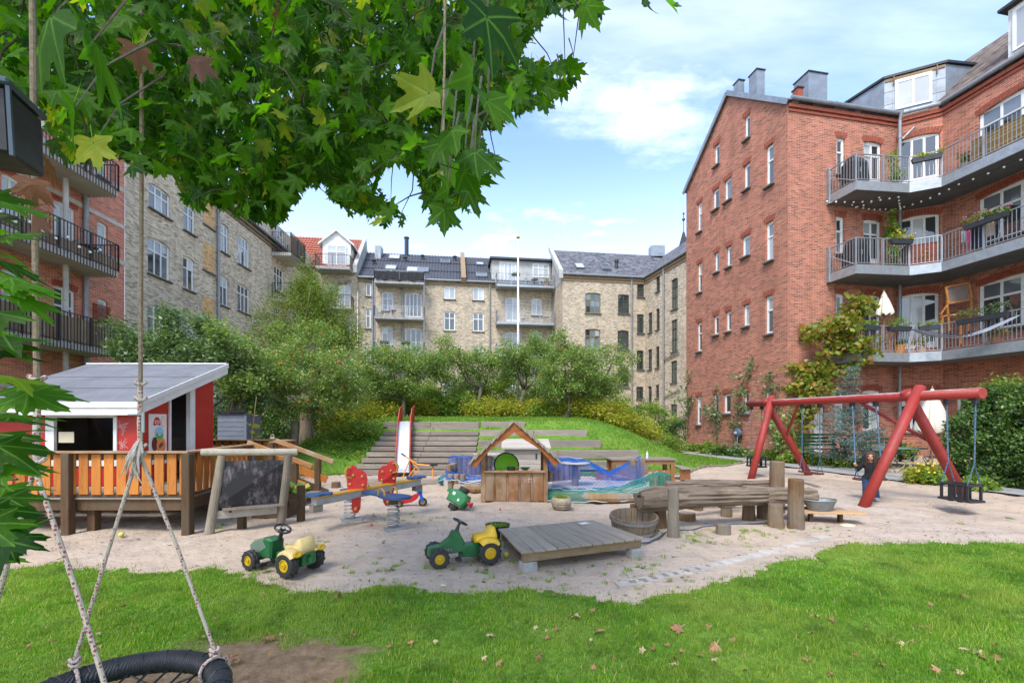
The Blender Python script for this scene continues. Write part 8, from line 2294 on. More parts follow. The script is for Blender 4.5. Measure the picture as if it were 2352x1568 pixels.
potted('pink pot of rusty chrysanthemums on the lowest balcony', inner(2,.45,.3), 4.31, .17, .26, mat('pink_pot', s2l(186,150,132), .8, .1), M_LEAF_YEL, .45, .32, flowers=s2l(176,84,52)); potted('orange round pot on the lowest balcony', inner(1,.93,.25), 4.31, .19, .36, mat('orange_glaze', s2l(226,140,30), .35, .08), M_LEAF_MID, .1, .06)
potted('blue pot with red flowers on the lowest balcony', inner(3,.26,.3), 4.31, .2, .3, BLUEP, M_LEAF_MID, .4, .25, flowers=s2l(196,70,50)); potted('zinc bucket of geraniums on the lowest balcony', inner(3,.30,.3), 4.31, .14, .28, M_GALV, M_LEAF_MID, .35, .22, flowers=s2l(206,84,60)); potted('big green tub of leafy squash on the lowest balcony', inner(3,.36,.35), 4.31, .28, .55, M_GRN, M_LEAF_YEL, .4, .4)
potted('terracotta pot shrub on the middle balcony', inner(3,.24,.4), 7.62, .2, .34, TERRA, M_LEAF_BAY, .9, .4); potted('tall leafy tub plant on the middle balcony', inner(3,.29,.4), 7.62, .24, .4, M_CONC, M_LEAF_BAY, 1.0, .45); potted('leafy pot plant behind the middle balcony rail', inner(2,.5,.3), 7.62, .16, .24, TERRA, M_LEAF_MID, .35, .25)
potted('small pot plant on the far top back balcony', mf.pt(mf.s(1250),1.0), BALZ[('b',667)]+.0, .25, .35, TERRA, M_LEAF_MID, .5, .3)
potted('leafy tub plant at the parasol on the lowest balcony', inner(1,.45,.25), 4.31, .16, .24, TERRA, M_LEAF_MID, .5, .28); potted('bushy geranium pot beside the hammock on the lowest balcony', inner(3,.14,.3), 4.31, .18, .26, TERRA, M_LEAF_MID, .45, .3, flowers=s2l(190,80,90)); potted('tall climbing bean pot near the end of the middle balcony', inner(3,.36,.4), 7.62, .2, .3, BLUEP, M_LEAF_MID, 1.1, .4, flowers=s2l(200,120,170)); potted('small box shrub on the top balcony', inner(3,.05,.3), 10.78, .16, .25, M_CONC, M_LEAF_DARK, .4, .22)
# covered grills, box, crate, chest of slats
def cover(lab, p, z, w, dpt, h, m, name='covered_grill', cat='grill'):
    o = thing(name, lab, cat, (p[0],p[1],z)); M = T(p[0],p[1],z) @ RZ(ANG)
    part('cover', MB().add([(-w/2,-dpt/2,0),(w/2,-dpt/2,0),(w/2,dpt/2,0),(-w/2,dpt/2,0),(-w/2*.9,-dpt/2*.85,h*.8),(w/2*.9,-dpt/2*.85,h*.8),(w/2*.9,dpt/2*.85,h*.8),(-w/2*.9,dpt/2*.85,h*.8),(-w/2*.6,-dpt/2*.4,h),(w/2*.6,-dpt/2*.4,h),(w/2*.6,dpt/2*.4,h),(-w/2*.6,dpt/2*.4,h)], [(0,3,2,1),(0,1,5,4),(1,2,6,5),(2,3,7,6),(3,0,4,7),(4,5,9,8),(5,6,10,9),(6,7,11,10),(7,4,8,11),(8,9,10,11)]), m, o, M)
    part('strap', MB().box(-.03,.03,-dpt/2*.93-.01,-dpt/2*.9,h*.45,h*.6), M_GALV, o, M)
g1 = inner(1,.02,.55); cover('black covered grill on the middle balcony end', (g1.x+.42,g1.y), 7.62, .75, .55, 1.15, M_BPL); cover('black covered grill on the top balcony end', (g1.x+.42,g1.y+.05), 10.78, .8, .55, 1.2, M_BPL); cover('black covered grill on the lowest balcony end', (g1.x+.42,g1.y), 4.31, .7, .5, 1.0, M_BPL)
def slat_box(lab, p, z, L, h, rot, m, n=7, cat='box', name='slatted_chest'):
    o = thing(name, lab, cat, (p[0],p[1],z)); M = T(p[0],p[1],z) @ RZ(rot)
    for k in range(n): part('slat', MB().box(-L/2,L/2,-.24,-.22,h*k/n+.008,h*(k+1)/n-.008), m, o, M)
    part('carcass', MB().box(-L/2+.02,L/2-.02,-.219,.22,0,h-.02), M_DARK, o, M); part('lid', MB().box(-L/2-.02,L/2+.02,-.26,.25,h,h+.03), m, o, M)
W_MAH = wood('mahogany_slat', s2l(138,78,58), s2l(104,56,42), 'x', .6, 10); W_STRAW = wood('straw_slat', s2l(176,148,98), s2l(128,104,64), 'x', .7, 10)
p_ = inner(2,.4,.35); slat_box('dark red slatted chest on the middle balcony', p_, 7.62, .95, .82, math.atan2(*(bwall[3]-bwall[2]).yx), W_MAH, 9)
p_ = inner(3,.17,.4); slat_box('long straw coloured slatted box on the top balcony', p_, 10.78, 1.9, .85, -PI/2+ANG, W_STRAW, 7)
# clothes drying on the middle balcony
dr = thing('drying_rack', 'drying rack with pink and dark laundry on the middle balcony', 'drying rack', (0,0,0)); p_ = inner(3,.10,.35); M = T(p_.x,p_.y,7.62) @ RZ(-PI/2+ANG)
mb = MB(); [mb.tube([(-.4,y_,.95),(.5,y_,.95)], .008, 5) for y_ in (-.2,0,.2)]; mb.tube([(-.35,-.2,0),(-.35,.2,.95)], .01, 5); mb.tube([(.45,-.2,0),(.45,.2,.95)], .01, 5); part('frame', mb, M_GALV, dr, M)
for k, (x_, w_, h_, c_) in enumerate(((-.3,.16,.5,s2l(220,92,140)),(-.1,.2,.75,s2l(34,36,48)),(.12,.18,.8,s2l(54,60,84)),(.33,.22,.5,s2l(200,176,150)),(-.44,.14,.4,s2l(180,190,196)))):
    part('cloth', MB().box(x_-w_/2,x_+w_/2,-.215,-.195,.95-h_,.955), mat('laundry_%d' % k, c_, .9, .12, 8, .3), dr, M)
# hammock, wooden frame, chairs on the lowest balcony
hm_ = thing('hammock', 'blue and white striped hammock on the lowest balcony', 'hammock', (16,16,5)); a_, b_ = W(2092,755,17.3), W(2345,722,14.6)
for k in range(9):
    off = (k-4)*.07; mb = MB(); vs, fs = [], []
    for i in range(21):
        t = i/20; p = a_.lerp(b_,t)-Vector((0,0,.55*math.sin(PI*t)*1.0)); sp_ = math.sin(PI*t)**.5
        vs += [p+Vector((.0,off*sp_-.035*sp_,abs(off)*.25*sp_)), p+Vector((0,off*sp_+.035*sp_,abs(off+.03)*.25*sp_))]
        if i: fs.append((2*i-2,2*i-1,2*i+1,2*i))
    mb.add(vs, fs); part('stripe', mb, (mat('hammock_white', s2l(206,208,214), .9, .06) if k % 2 else mat('hammock_blue', s2l(84,94,122), .9, .08)), hm_)
wf = thing('plant_stand', 'honey coloured wooden frame with mesh on the lowest balcony', 'plant stand', (16.8,16.8,4.3)); W_FRM = wood('honey_frame', s2l(190,132,68), s2l(150,98,46), 'x', .6, 9)
def wpt(x, y): return W(x, y, 17.0)
mb = MB(); F1 = [wpt(2172,660),(wpt(2224,650)),wpt(2232,688),wpt(2178,697)]; [mb.beam(F1[i],F1[(i+1) % 4], .05, .05) for i in range(4)]; part('panel_frame', mb, W_FRM, wf); part('panel_mesh', MB().quad(*[p+Vector((0,.03,0)) for p in F1]), mat('mesh_grey', s2l(120,104,98), .8, .1), wf)
mb = MB(); mb.beam(wpt(2174,690),wpt(2180,760), .05,.05); mb.beam(wpt(2232,685),wpt(2222,760), .05,.05); mb.beam(wpt(2160,722),wpt(2180,694), .04,.04); mb.beam(wpt(2160,727),wpt(2222,718), .05,.05); mb.beam(wpt(2164,727),wpt(2164,800), .05,.05); mb.beam(wpt(2206,735),wpt(2206,790), .05,.05); part('stand', mb, W_FRM, wf)
def deck_chair(lab, p, z, rot):
    c = thing('wooden_chair', lab, 'chair', (0,0,0), 'wooden folding chairs on the lowest balcony'); Wd = W_RAIL
    for sg in (-1,1): part('side', MB().beam((-.22,sg*.22,0),(.20,sg*.22,.42), .03, .05).beam((.24,sg*.22,0),(-.26,sg*.22,.85), .03, .05), Wd, c)
    for k in range(5): part('seat_slat', MB().box(-.18+k*.08,-.12+k*.08,-.22,.22,.41,.43), Wd, c)
    for k in range(4): part('back_slat', MB().box(-.01,.01,-.22,.22,-.03,.03), Wd, c, T(-.13-.035*k,0,.55+.08*k))
    place(c, T(p[0],p[1],z) @ RZ(rot))
deck_chair('wooden folding chair at the vine end of the lowest balcony', inner(1,.28,.5), 4.31, .1); deck_chair('wooden folding chair facing the parasol on the lowest balcony', inner(1,.70,.5), 4.31, PI+.1)
# lights strung under the top balcony
sl_ = thing('string_lights', 'string of small white bulbs under the top balcony', 'string lights', (14,17.5,10.4))
path = [fac.pt(fac.s(1910),.25,10.40)]; ln = [(1910,459,17.9),(1985,452,17.5),(2045,447,17.8),(2103,445,18.2),(2160,440,18.0)]
bulb = MB().ball((0,0,0), .035, 8, 6).mesh('bulb', mat('bulb_white', (.75,.75,.72), .4, .04), True); wire = MB()
for (p0_, p1_, n_) in ((Vector((12.4,17.9,10.40)),Vector((14.9,17.55,10.40)),8),(Vector((14.9,17.55,10.40)),Vector((15.9,18.6,10.38)),6),(Vector((13.6,18.2,10.40)),Vector((15.4,18.5,10.40)),7),(Vector((15.6,18.5,10.38)),Vector((16.3,16.6,10.40)),7),(Vector((16.3,16.6,10.4)),Vector((16.9,13.6,10.4)),7),(Vector((14.2,17.6,10.4)),Vector((13.6,18.4,10.38)),4)):
    pts = []
    for i in range(n_+1):
        t = i/n_; p = p0_.lerp(p1_,t)-Vector((0,0,.10*math.sin(PI*t))); pts.append(p)
        if i < n_: part('bulb', bulb, None, sl_, T(p-Vector((0,0,.05))))
    wire.tube(pts, .006, 4)
part('cable', wire, M_DARK, sl_)
# back balconies: black screen cloth, tables and chairs
bs = thing('balcony_cloth', 'black windbreak cloth on the top back balcony', 'cloth', (0,0,0)); a, b = mf.s(866), mf.s(976); zz = BALZ[('a',660)]
mb = MB(); vs, fs = [], []
for i in range(33):
    s_ = a+(b-a)*i/32; o_ = .04*math.sin(i*1.3); vs += [mf.pt(s_,1.42+o_,zz+.12+.05*math.sin(i*.7)), mf.pt(s_,1.40,zz+.86)]
    if i: fs.append((2*i-2,2*i,2*i+1,2*i-1))
mb.add(vs, fs); part('cloth', mb, mat('black_cloth', (.02,.02,.024), .9, .1), bs); part('seam', MB().beam(mf.pt((a+b)/2,1.44,zz+.12), mf.pt((a+b)/2,1.44,zz+.86), .02, .02), M_PIPE, bs)
def mini_set(lab, fc, x_, z, off=.7, m=M_DARK):
    p = fc.pt(fc.s(x_), off, z); t_ = thing('balcony_table', lab, 'table', p); part('top', MB().lathe([(0,.68),(.35,.68),(.35,.71),(0,.71)], 16, T(p)), m, t_); part('leg', MB().tube([p,p+Vector((0,0,.68))], .03, 6), m, t_)
for lab, fc, x_, k_, m_ in (('black bistro table on the roof terrace balcony',mf,1225,('b',667),M_DARK),('pale table on the middle right hand stack balcony',mf,1250,('b',750.4),WHITE),('dark table on the middle back balcony',mf,905,('a',738.7),W_BROWNX),('wooden table on the lower back balcony with plants',mf,890,('a',818.7),W_RAIL)):
    mini_set(lab.replace('middle right hand stack','second middle back'), fc, x_, BALZ[k_], .7, m_)
for k, (x_, key, lab) in enumerate(((1208,('b',667),'black metal chair on the roof terrace balcony'),(1240,('b',667),'second black metal chair beside the terrace bistro table'),(1200,('b',750.4),'metal chair draped with dark clothes on a back balcony'),(880,('a',738.7),'grey chair on the middle back balcony'),(925,('a',738.7),'folded chair beside the balcony door'),(915,('a',818.7),'wooden chair on the lower back balcony'),(955,('a',818.7),'chair beside the open door on the lower back balcony'))):
    p = mf.pt(mf.s(x_), .75, BALZ[key]); fold_chair(lab, p, random.uniform(0,6), 'chairs on the back balconies')
for k, (x_, key, lab, fl_) in enumerate(((888,('a',818.7),'flower box on the lower back balcony rail',s2l(200,80,60)),(935,('a',818.7),'green leafy box on the lower back balcony rail',None),(1180,('b',667),'small flower box on the roof terrace rail',s2l(220,210,200)))):
    a_ = mf.pt(mf.s(x_)-.4,1.42); b_ = mf.pt(mf.s(x_)+.4,1.42); flower_box(lab, a_, b_, BALZ[key]+.75, M_LEAF_MID, fl_)
# left red wing: chairs and fairy lamps on the middle balcony
for k, (sx, lab) in enumerate(((-1.0,'black lounge chair on the middle black balcony'),(-2.0,'low wooden table on the middle black balcony'))):
    p = rf.pt(sEnd+sx, .75, FZ[1])
    if k == 0: fold_chair(lab, p, 1.2, 'seats on the black balconies')
    else: mini_set(lab, rf, 150, FZ[1], .8, W_BROWNX)
bw_ = thing('paper_lanterns', 'row of small white lanterns along the middle black balcony', 'lanterns', (0,0,0)); 
for k in range(9): part('lantern', cached('lant', lambda: MB().ball((0,0,0), .05, 10, 8).mesh('lantern', MATS['bulb_white'], True)), None, bw_, T(rf.pt(sEnd-.9-k*.45,1.36,FZ[1]+.55-.28*abs(math.sin(k*1.1)))))
mb = MB(); mb.tube([rf.pt(sEnd-.9-k*.45,1.36,FZ[1]+.60-.28*abs(math.sin(k*1.1))) for k in range(9)], .004, 4); part('cable', mb, M_DARK, bw_)
bag = thing('parasol_cover', 'pale folded awning cloth on the top black balcony rail', 'cloth', (0,0,0)); part('cloth', MB().box(sEnd-3.6,sEnd-2.1,-1.40,-1.36,FZ[0]+.55,FZ[0]+1.15,rf.M), M_CANVAS, bag); part('hem', MB().box(sEnd-3.6,sEnd-2.1,-1.41,-1.402,FZ[0]+.53,FZ[0]+.57,rf.M), M_CANVAS, bag)
# windfall apples
M_GAP = mat('green_apple', s2l(206,196,96), .35, .12, 4, .02)
for k, (x_, y_, m_, lab) in enumerate(((279,1232,M_GAP,'yellow apple lying in the sand before the deck'),(1163,1279,M_GAP,'yellow apple by the green tractor wheel'),(1149,1157+14,M_APPLE,'small red windfall near the hut'),(853,1207,M_APPLE,'small red windfall near the seesaw spring'),(1180,1238,M_APPLE,'tiny red windfall in the sand under the platform edge'))):
    p = GG(x_, y_); r_ = .04 if k < 2 else .02; a_ = thing('apple', lab, 'apple', p); part('fruit', MB().lathe([(.0,-.8*r_),(.5*r_,-.9*r_),(.95*r_,-.2*r_),(.95*r_,.3*r_),(.55*r_,.85*r_),(.12*r_,.7*r_),(0,.62*r_)], 14, T(p.x,p.y,p.z+r_*.85)), m_, a_, smooth=True); part('stalk', MB().tube([(p.x,p.y,p.z+r_*1.5),(p.x+.004,p.y,p.z+r_*2.0)], .002, 4), M_BARK, a_)
# ================================================================= the maple overhead and the nest swing
def maple_outline(j=0.0):
    half = [(0,1.0),(6,.80),(12,.79),(16,.62),(22,.50),(29,.55),(34,.72),(40,.74),(45,.98),(51,.76),(58,.74),(66,.52),(76,.42),(86,.46),(93,.60),(101,.66),(110,.50),(124,.36),(146,.27),(168,.16)]
    pts = []
    for a, r in half: pts.append((a*(1+random.uniform(-.03,.03)), r*(1+random.uniform(-.07,.07)*j)))
    for a, r in half[::-1][:-1]: pts.append((-a*(1+random.uniform(-.03,.03)), r*(1+random.uniform(-.07,.07)*j)))
    return [(math.sin(R(a))*r*.72, math.cos(R(a))*r*.80) for a, r in pts]
def maple_verts(rich=False):
    o = maple_outline(1.0); k1, k2, k3 = random.uniform(.0,.6), random.uniform(-.2,.6), random.uniform(-.35,.35); ph = random.uniform(0,6)
    def z(x, y): return -k1*abs(x)*.6-k2*y*y*.7+k3*x*y+.05*math.sin(7*x+ph)*(abs(x)+abs(y))+.05*math.cos(6*y+ph)*abs(x)
    v = [(0,.06,z(0,.06)+.015)]; n = len(o)
    if rich:
        v += [(x*.5, .06+(y-.06)*.5, z(x*.5,y*.5)) for x, y in o]
        f = [(0, 1+i, 1+(i+1) % n) for i in range(n)]+[(1+i, n+1+i, n+1+(i+1) % n, 1+(i+1) % n) for i in range(n)]
    else: f = [(0, 1+i, 1+(i+1) % n) for i in range(n)]
    v += [(x, y, z(x,y)) for x, y in o]
    k = len(v); v += [(-.012,-.12,.0),(.012,-.12,.0),(.02,-.52,.10),(-.0,-.52,.10)]; f += [(k,k+1,k+2,)]+[(k,k+2,k+3)]
    return v, f
def maple_mat(name, c1, c2, c3, trans):
    m = leafmat(name, c1, c2, c3, .5, trans, .06, .22, (1.7,1.9,.5)); nt = m.node_tree; b = nt.nodes['Principled BSDF']
    uv = nt.nodes.new('ShaderNodeUVMap'); uv.uv_map = 'UVMap'; sp = nt.nodes.new('ShaderNodeSeparateXYZ'); nt.links.new(uv.outputs[0], sp.inputs[0])
    ax, y = _math(nt, 'ABSOLUTE', sp.outputs[0]), sp.outputs[1]; vein = None
    for a in (0, 45, 100):          # midrib and the side veins of both halves
        d = _math(nt, 'ABSOLUTE', _math(nt, 'SUBTRACT', _math(nt, 'MULTIPLY', ax, math.cos(R(a))), _math(nt, 'MULTIPLY', y, math.sin(R(a)))))
        al = _math(nt, 'ADD', _math(nt, 'MULTIPLY', ax, math.sin(R(a))), _math(nt, 'MULTIPLY', y, math.cos(R(a))))
        f = _math(nt, 'MULTIPLY', _range(nt, d, .006, .022, 1, 0), _range(nt, al, 0, .02)); vein = f if vein is None else _math(nt, 'MAXIMUM', vein, f)
    g = nt.nodes.new('ShaderNodeNewGeometry'); ad = nt.nodes.new('ShaderNodeVectorMath'); ad.operation = 'ADD'; nt.links.new(uv.outputs[0], ad.inputs[0])
    oi = nt.nodes.new('ShaderNodeObjectInfo'); nt.links.new(_math(nt, 'MULTIPLY', _math(nt, 'ADD', g.outputs['Random Per Island'], oi.outputs['Random']), 31.), ad.inputs[1])
    spot = _range(nt, _noise(nt, ad.outputs[0], 5, 4, .7), .62, .72, 0, .8); src = b.inputs['Base Color'].links[0].from_socket
    c = _mix(nt, _math(nt, 'MULTIPLY', vein, .55), src, tuple(min(1, q*1.6+.05) for q in c2)); c = _mix(nt, spot, c, s2l(132,110,44)); c = _mix(nt, _range(nt, _noise(nt, ad.outputs[0], 2.2, 3, .6), .35, .7, 0, .5), c, tuple(q*.55 for q in c1))
    nt.links.new(c, b.inputs['Base Color']); _bump(nt, b, _math(nt, 'ADD', _math(nt, 'MULTIPLY', vein, -1.), _math(nt, 'MULTIPLY', _noise(nt, ad.outputs[0], 9, 3, .6), .8)), .22, .02)
    return m
M_MAPLE = maple_mat('maple_leaf', s2l(28,68,12), s2l(92,140,28), s2l(156,164,50), .58)
M_MAPLE_B = leafmat('withered_maple_leaf', s2l(110,70,40), s2l(78,50,34), None, .7, .2)
VAR = [maple_verts() for _ in range(12)]; VARR = [maple_verts(True) for _ in range(12)]
uv2 = lambda v: [(p[0], p[1]) for p in v]
VMESH = [MB().add(v, f).mesh('leaf', M_MAPLE, True, uv2(v)) for v, f in VARR]; VMESHB = [MB().add(v, f).mesh('leaf', M_MAPLE_B) for v, f in VARR[:4]]
CANOPY = [(-90,-260),(1420,-260),(1400,-40),(1385,20),(1368,65),(1335,40),(1290,20),(1240,55),(1215,105),(1195,130),(1240,140),(1300,128),(1335,175),(1320,200),(1285,235),(1240,252),(1190,272),(1130,305),(1095,310),(1130,360),(1165,400),(1112,402),(1100,450),(1085,490),(1048,478),(1026,540),(1000,525),(990,470),(960,420),(945,385),(905,378),(872,392),(868,430),(905,455),(935,500),(915,530),(868,515),(800,500),(765,465),(740,420),(690,448),(660,505),(640,528),(600,520),(540,495),(480,495),(430,480),(412,440),(395,400),(345,408),(300,385),(270,360),(225,385),(165,385),(120,330),(95,270),(60,235),(20,215),(-90,200)]
TR0 = Vector((-3.3,.75,0))
maple = thing('maple_tree', 'big maple whose leafy branches hang over the lawn', 'maple tree', TR0)
# trunk and limbs
LIMB = [TR0+Vector((0,0,3.3)), Vector((-2.7,1.5,4.3)), Vector((-1.9,2.3,5.05)), Vector((-.9,3.0,5.35)), Vector((.1,3.2,5.45)), Vector((.6,3.3,5.35))]
LIMB2 = [TR0+Vector((0,0,3.6)), Vector((-3.0,2.2,4.9)), Vector((-2.6,3.6,5.6)), Vector((-2.0,4.9,5.7)), Vector((-1.2,6.0,5.4))]
LIMB3 = [TR0+Vector((0,0,3.4)), Vector((-2.4,.6,4.6)), Vector((-1.1,.7,5.0)), Vector((.1,1.2,4.5))]
M_MBARK = wood('maple_bark', s2l(92,80,68), s2l(58,50,44), 'z', .95, 8, s2l(84,88,70), .1, .8)
mb = MB(); mb.tube([TR0-Vector((0,0,.2)), TR0+Vector((0,0,.2)), TR0+Vector((.05,0,1.8)), TR0+Vector((0,0,3.6))], [.40,.32,.27,.22], 16, wob=.03); part('trunk', mb, M_MBARK, maple, smooth=True)
for L_, r_ in ((LIMB,.13),(LIMB2,.13),(LIMB3,.09)): part('limb', MB().tube(L_, [r_*(1-.78*i/(len(L_)-1)) for i in range(len(L_))], 10, wob=.03), M_MBARK, maple, smooth=True)
nodes = []
for L_ in (LIMB, LIMB2, LIMB3):
    for a, b in zip(L_[:-1], L_[1:]):
        for t in (0,.33,.66): nodes.append(a.lerp(b,t))
# twigs ending in sprays of leaves: in the part of the crown the photo shows, and unseen ones added for shade
cen = []
def polyin(x, y):
    ins = False; xj, yj = CANOPY[-1]
    for xi, yi in CANOPY:
        if (yi > y) != (yj > y) and x < (xj-xi)*(y-yi)/(yj-yi)+xi: ins = not ins
        xj, yj = xi, yi
    return ins
tries = 0
while len(cen) < 820 and tries < 26000:
    tries += 1
    x, y = random.uniform(-60,1400), random.uniform(-120,540)
    if not polyin(x, y): continue
    if random.random() < .35 and (polyin(x,y+70) and polyin(x+60,y+50)): continue
    d = random.triangular(1.9, 5.4, 3.0)
    if x > 1180: d = random.uniform(2.6, 4.2)
    cen.append(W(x, y, d))
for _ in range(110):  # unseen upper sprays, added to shade the crown below
    cen.append(Vector((random.uniform(-4.5,1.2), random.uniform(.3,6.0), random.uniform(4.9,6.8))))
for _ in range(190):        # unseen crown sprays added round the trunk, to shade low leaves and lawn
    a, q = random.uniform(0, 2*PI), random.random()**.5
    cen.append(Vector((-2.8+3.0*q*math.cos(a), -.8+3.0*q*math.sin(a), random.uniform(4.2,7.0))))
tw = MB(); leaves = []
cen.sort(key=lambda c: min((n_-c).length for n_ in nodes))
for c in cen:
    nd = min(nodes, key=lambda n_: (n_-c).length+(.3 if n_.z < c.z else 0))
    dl = (nd-c).length; nodes.append(c)
    m_ = nd.lerp(c,.5)+Vector((random.uniform(-.1,.1),random.uniform(-.1,.1),random.uniform(.0,.14)))*min(1,dl)
    tube_ = ([nd, m_, c], [min(.012,.0035+.006*dl),min(.008,.003+.004*dl),.0025], 5)
    got = 0
    for k in range(random.randint(11,17)):
        o = Vector((random.gauss(0,.16), random.gauss(0,.16), random.gauss(-.02,.12)))
        p = c+o
        s = random.uniform(.065,.125)
        tip = Vector((random.gauss(0,.5)+o.x*2, random.gauss(0,.5)+o.y*2, -1.0+random.uniform(-.2,.5))).normalized()
        if p.y > .35:
            px_, py_ = proj(p); q = p+tip*s*.8; qx, qy = proj(q) if q.y > .3 else (px_,py_)
            if py_ > -150 and px_ > -60:
                if not polyin(px_, py_) or not polyin(px_+(qx-px_)*.8, py_+(qy-py_)*.8): continue
        elif p.z < 3.0: continue
        leaves.append((p, tip, s, False)); got += 1
    if got > 2: tw.tube(*tube_)
    else: nodes.pop()
# leaves close to the lens, hanging from the low twigs
for (x, y, d, s, tx, ty, tz) in ((1118,40,.95,.165,.1,.0,-1),(1085,170,1.05,.14,-.15,.1,-1),(1120,230,1.1,.13,.3,0,-1),(985,215,1.25,.15,-.8,.1,-.3),(1040,300,1.3,.13,-.5,0,-.7),(1010,330,1.4,.13,.3,.1,-.9),(1090,350,1.35,.15,.8,-.1,-.6),(1065,395,1.4,.14,.9,0,-.35),(1030,430,1.5,.13,-.1,.1,-1),(1020,480,1.5,.12,0,.1,-1),(1075,440,1.5,.12,.4,.1,-.9),
    (120,40,.85,.17,-.6,.1,-.7),(215,95,.9,.17,.3,.1,-.9),(170,250,1.3,.14,-.1,.1,-1),(215,330,1.5,.13,.2,.1,-1),
    (1270,15,2.2,.15,.3,0,-.8),(1345,15,2.0,.15,.4,0,-.8),(1480,2,2.4,.14,.2,0,-.6),(1530,2,2.4,.13,.4,0,-.4),(1290,200,2.9,.14,.4,0,-.6),(1320,160,2.9,.12,.7,0,-.3),(1250,235,2.9,.13,.2,0,-1)):
    p = W(x, y, d); leaves.append((p, Vector((tx,ty,tz)).normalized(), s, False)); tw.tube([p, p+Vector((0,.1,.2)), p+Vector((0,.3,.45))], [.002,.003,.005], 4)
# the low branch at the side of the picture
for k in range(40):
    y = 450+k*21.5+random.uniform(-14,14); d = random.uniform(.8,1.25); x = random.uniform(-90, 15+60*math.sin((y-440)/880*PI))
    p = W(x, y, d); leaves.append((p, Vector((1.0,random.uniform(-.4,.3),random.uniform(-.55,.05))).normalized(), random.uniform(.085,.125), 'side'))
for a in range(6):
    p = W(-70, 500+a*150, 1.1); tw.tube([TR0+Vector((.15,.05,2.2-.2*a)), Vector((p.x-.35,p.y,p.z+.15)), p, W(40, 500+a*150, 1.05)], [.02,.012,.008,.003], 5)
for (x, y, d) in ((118,378,1.7),(70,420,1.6),(78,490,1.5),(640,20,1.6),(455,140,1.8),(310,110,1.7)): leaves.append((W(x,y,d), Vector((random.uniform(-.3,.3),.1,-1)).normalized(), .12, 'brown'))
tag(part('twig', tw, M_MBARK, maple), kind='stuff')
def leaf_matrix(p, tip, s, kind):
    if kind == 'side': n0 = Vector((random.uniform(-.3,.4), random.uniform(-.6,.1), random.uniform(.5,1.0)))
    else: n0 = Vector((random.gauss(0,.6), random.gauss(0,.9), random.gauss(.1,.6)))
    n0 = (n0-tip*n0.dot(tip)); 
    if n0.length < .05: n0 = Vector((1,0,0))-tip*tip.x
    n0.normalize(); x_ = tip.cross(n0)
    return Matrix(((x_.x*s,tip.x*s,n0.x*s,p.x),(x_.y*s,tip.y*s,n0.y*s,p.y),(x_.z*s,tip.z*s,n0.z*s,p.z),(0,0,0,1)))
def seen(l):
    p = l[0]
    if p.y < .4: return 0
    x, y = proj(p)
    return l[2]/p.y if (-40 < x < 2380 and -20 < y < 1560) else 0
leaves.sort(key=seen, reverse=True)
for i, l in enumerate(leaves[:296]):
    part('leaf', random.choice(VMESHB if l[3] == 'brown' else VMESH), None, maple, leaf_matrix(*l))
crown = MB(); cuv = []
for l in leaves[296:]:
    v, f = random.choice(VAR); crown.add(v, f, leaf_matrix(*l)); cuv += uv2(v)
tag(part('crown', crown, M_MAPLE, maple, smooth=True, uv=cuv), kind='stuff')

# fallen leaves on the lawn, lying where they dropped
M_DRY = leafmat('dry_fallen_leaf', s2l(178,138,104), s2l(134,92,66), s2l(196,176,140), .8, .15, .3)
DM = []
for k in range(5):
    v, f = maple_verts(); DM.append(MB().add([(a*.9, b*.9, c*1.6+.10*math.sin(a*6)+.06) for a, b, c in v], f).mesh('leaf', M_DRY))
lab = 'small dry curled maple leaf fallen on the lawn'
k = 0
while k < 90:
    x_, y_ = random.uniform(40,2340), random.triangular(1330,1566,1520)
    p = GG(x_, y_)
    if not in_lawn(np.array([p.x]), np.array([p.y]))[0]: continue
    s = random.uniform(.03,.07) if k > 12 else random.uniform(.085,.125)
    o = part('fallen_leaf', random.choice(DM), None, None, T(p.x,p.y,p.z+.022) @ Euler((random.uniform(-.5,.5),random.uniform(-.5,.5),random.uniform(0,6))).to_matrix().to_4x4() @ SCL(s,s,s))
    tag(o, lab if k > 12 else 'large crumpled tan maple leaf lying on the lawn', 'leaf', 'maple leaves fallen on the lawn' if k > 12 else 'large fallen leaves'); k += 1

# ---------------------------------------------------------------- nest swing on ropes
ns = thing('nest_swing', 'black wrapped ring nest swing hanging from flecked white ropes', 'nest swing', (-1.75,2.05,.38))
RC, RR, RT = Vector((-1.85,2.06,.385)), .445, .056
def m_wrap():
    m, nt, b = _nt('black_wrap')
    v, r = _objvec(nt, (1,1,1)); n = _noise(nt, v, 3, 4, .6)
    w_ = nt.nodes.new('ShaderNodeTexWave'); w_.inputs['Scale'].default_value = 26; w_.inputs['Distortion'].default_value = 4; nt.links.new(v, w_.inputs['Vector'])
    c = _mix(nt, _range(nt, n, .4, .7), (.012,.013,.016), (.035,.038,.045)); nt.links.new(c, b.inputs['Base Color']); b.inputs['Roughness'].default_value = .55; _bump(nt, b, w_.outputs['Fac'], .5, .01)
    return m
M_WRAP = m_wrap()
part('ring', MB().tube([RC+Vector((RR*math.cos(t),RR*math.sin(t),0)) for t in np.linspace(0,2*PI,49)[:-1]], RT, 16, closed=True), M_WRAP, ns, smooth=True)
for k in range(24):
    t = 2*PI*k/24+.1; c = RC+Vector((RR*math.cos(t),RR*math.sin(t),0))
    ax1 = Vector((math.cos(t+.35),math.sin(t+.35),0)); pts = [c+(ax1*math.cos(a)+Vector((0,0,1))*math.sin(a))*(RT+.002) for a in np.linspace(0,2*PI,14)[:-1]]
    part('wrap_band', MB().tube(pts, .0035, 5, closed=True), M_BPL, ns)
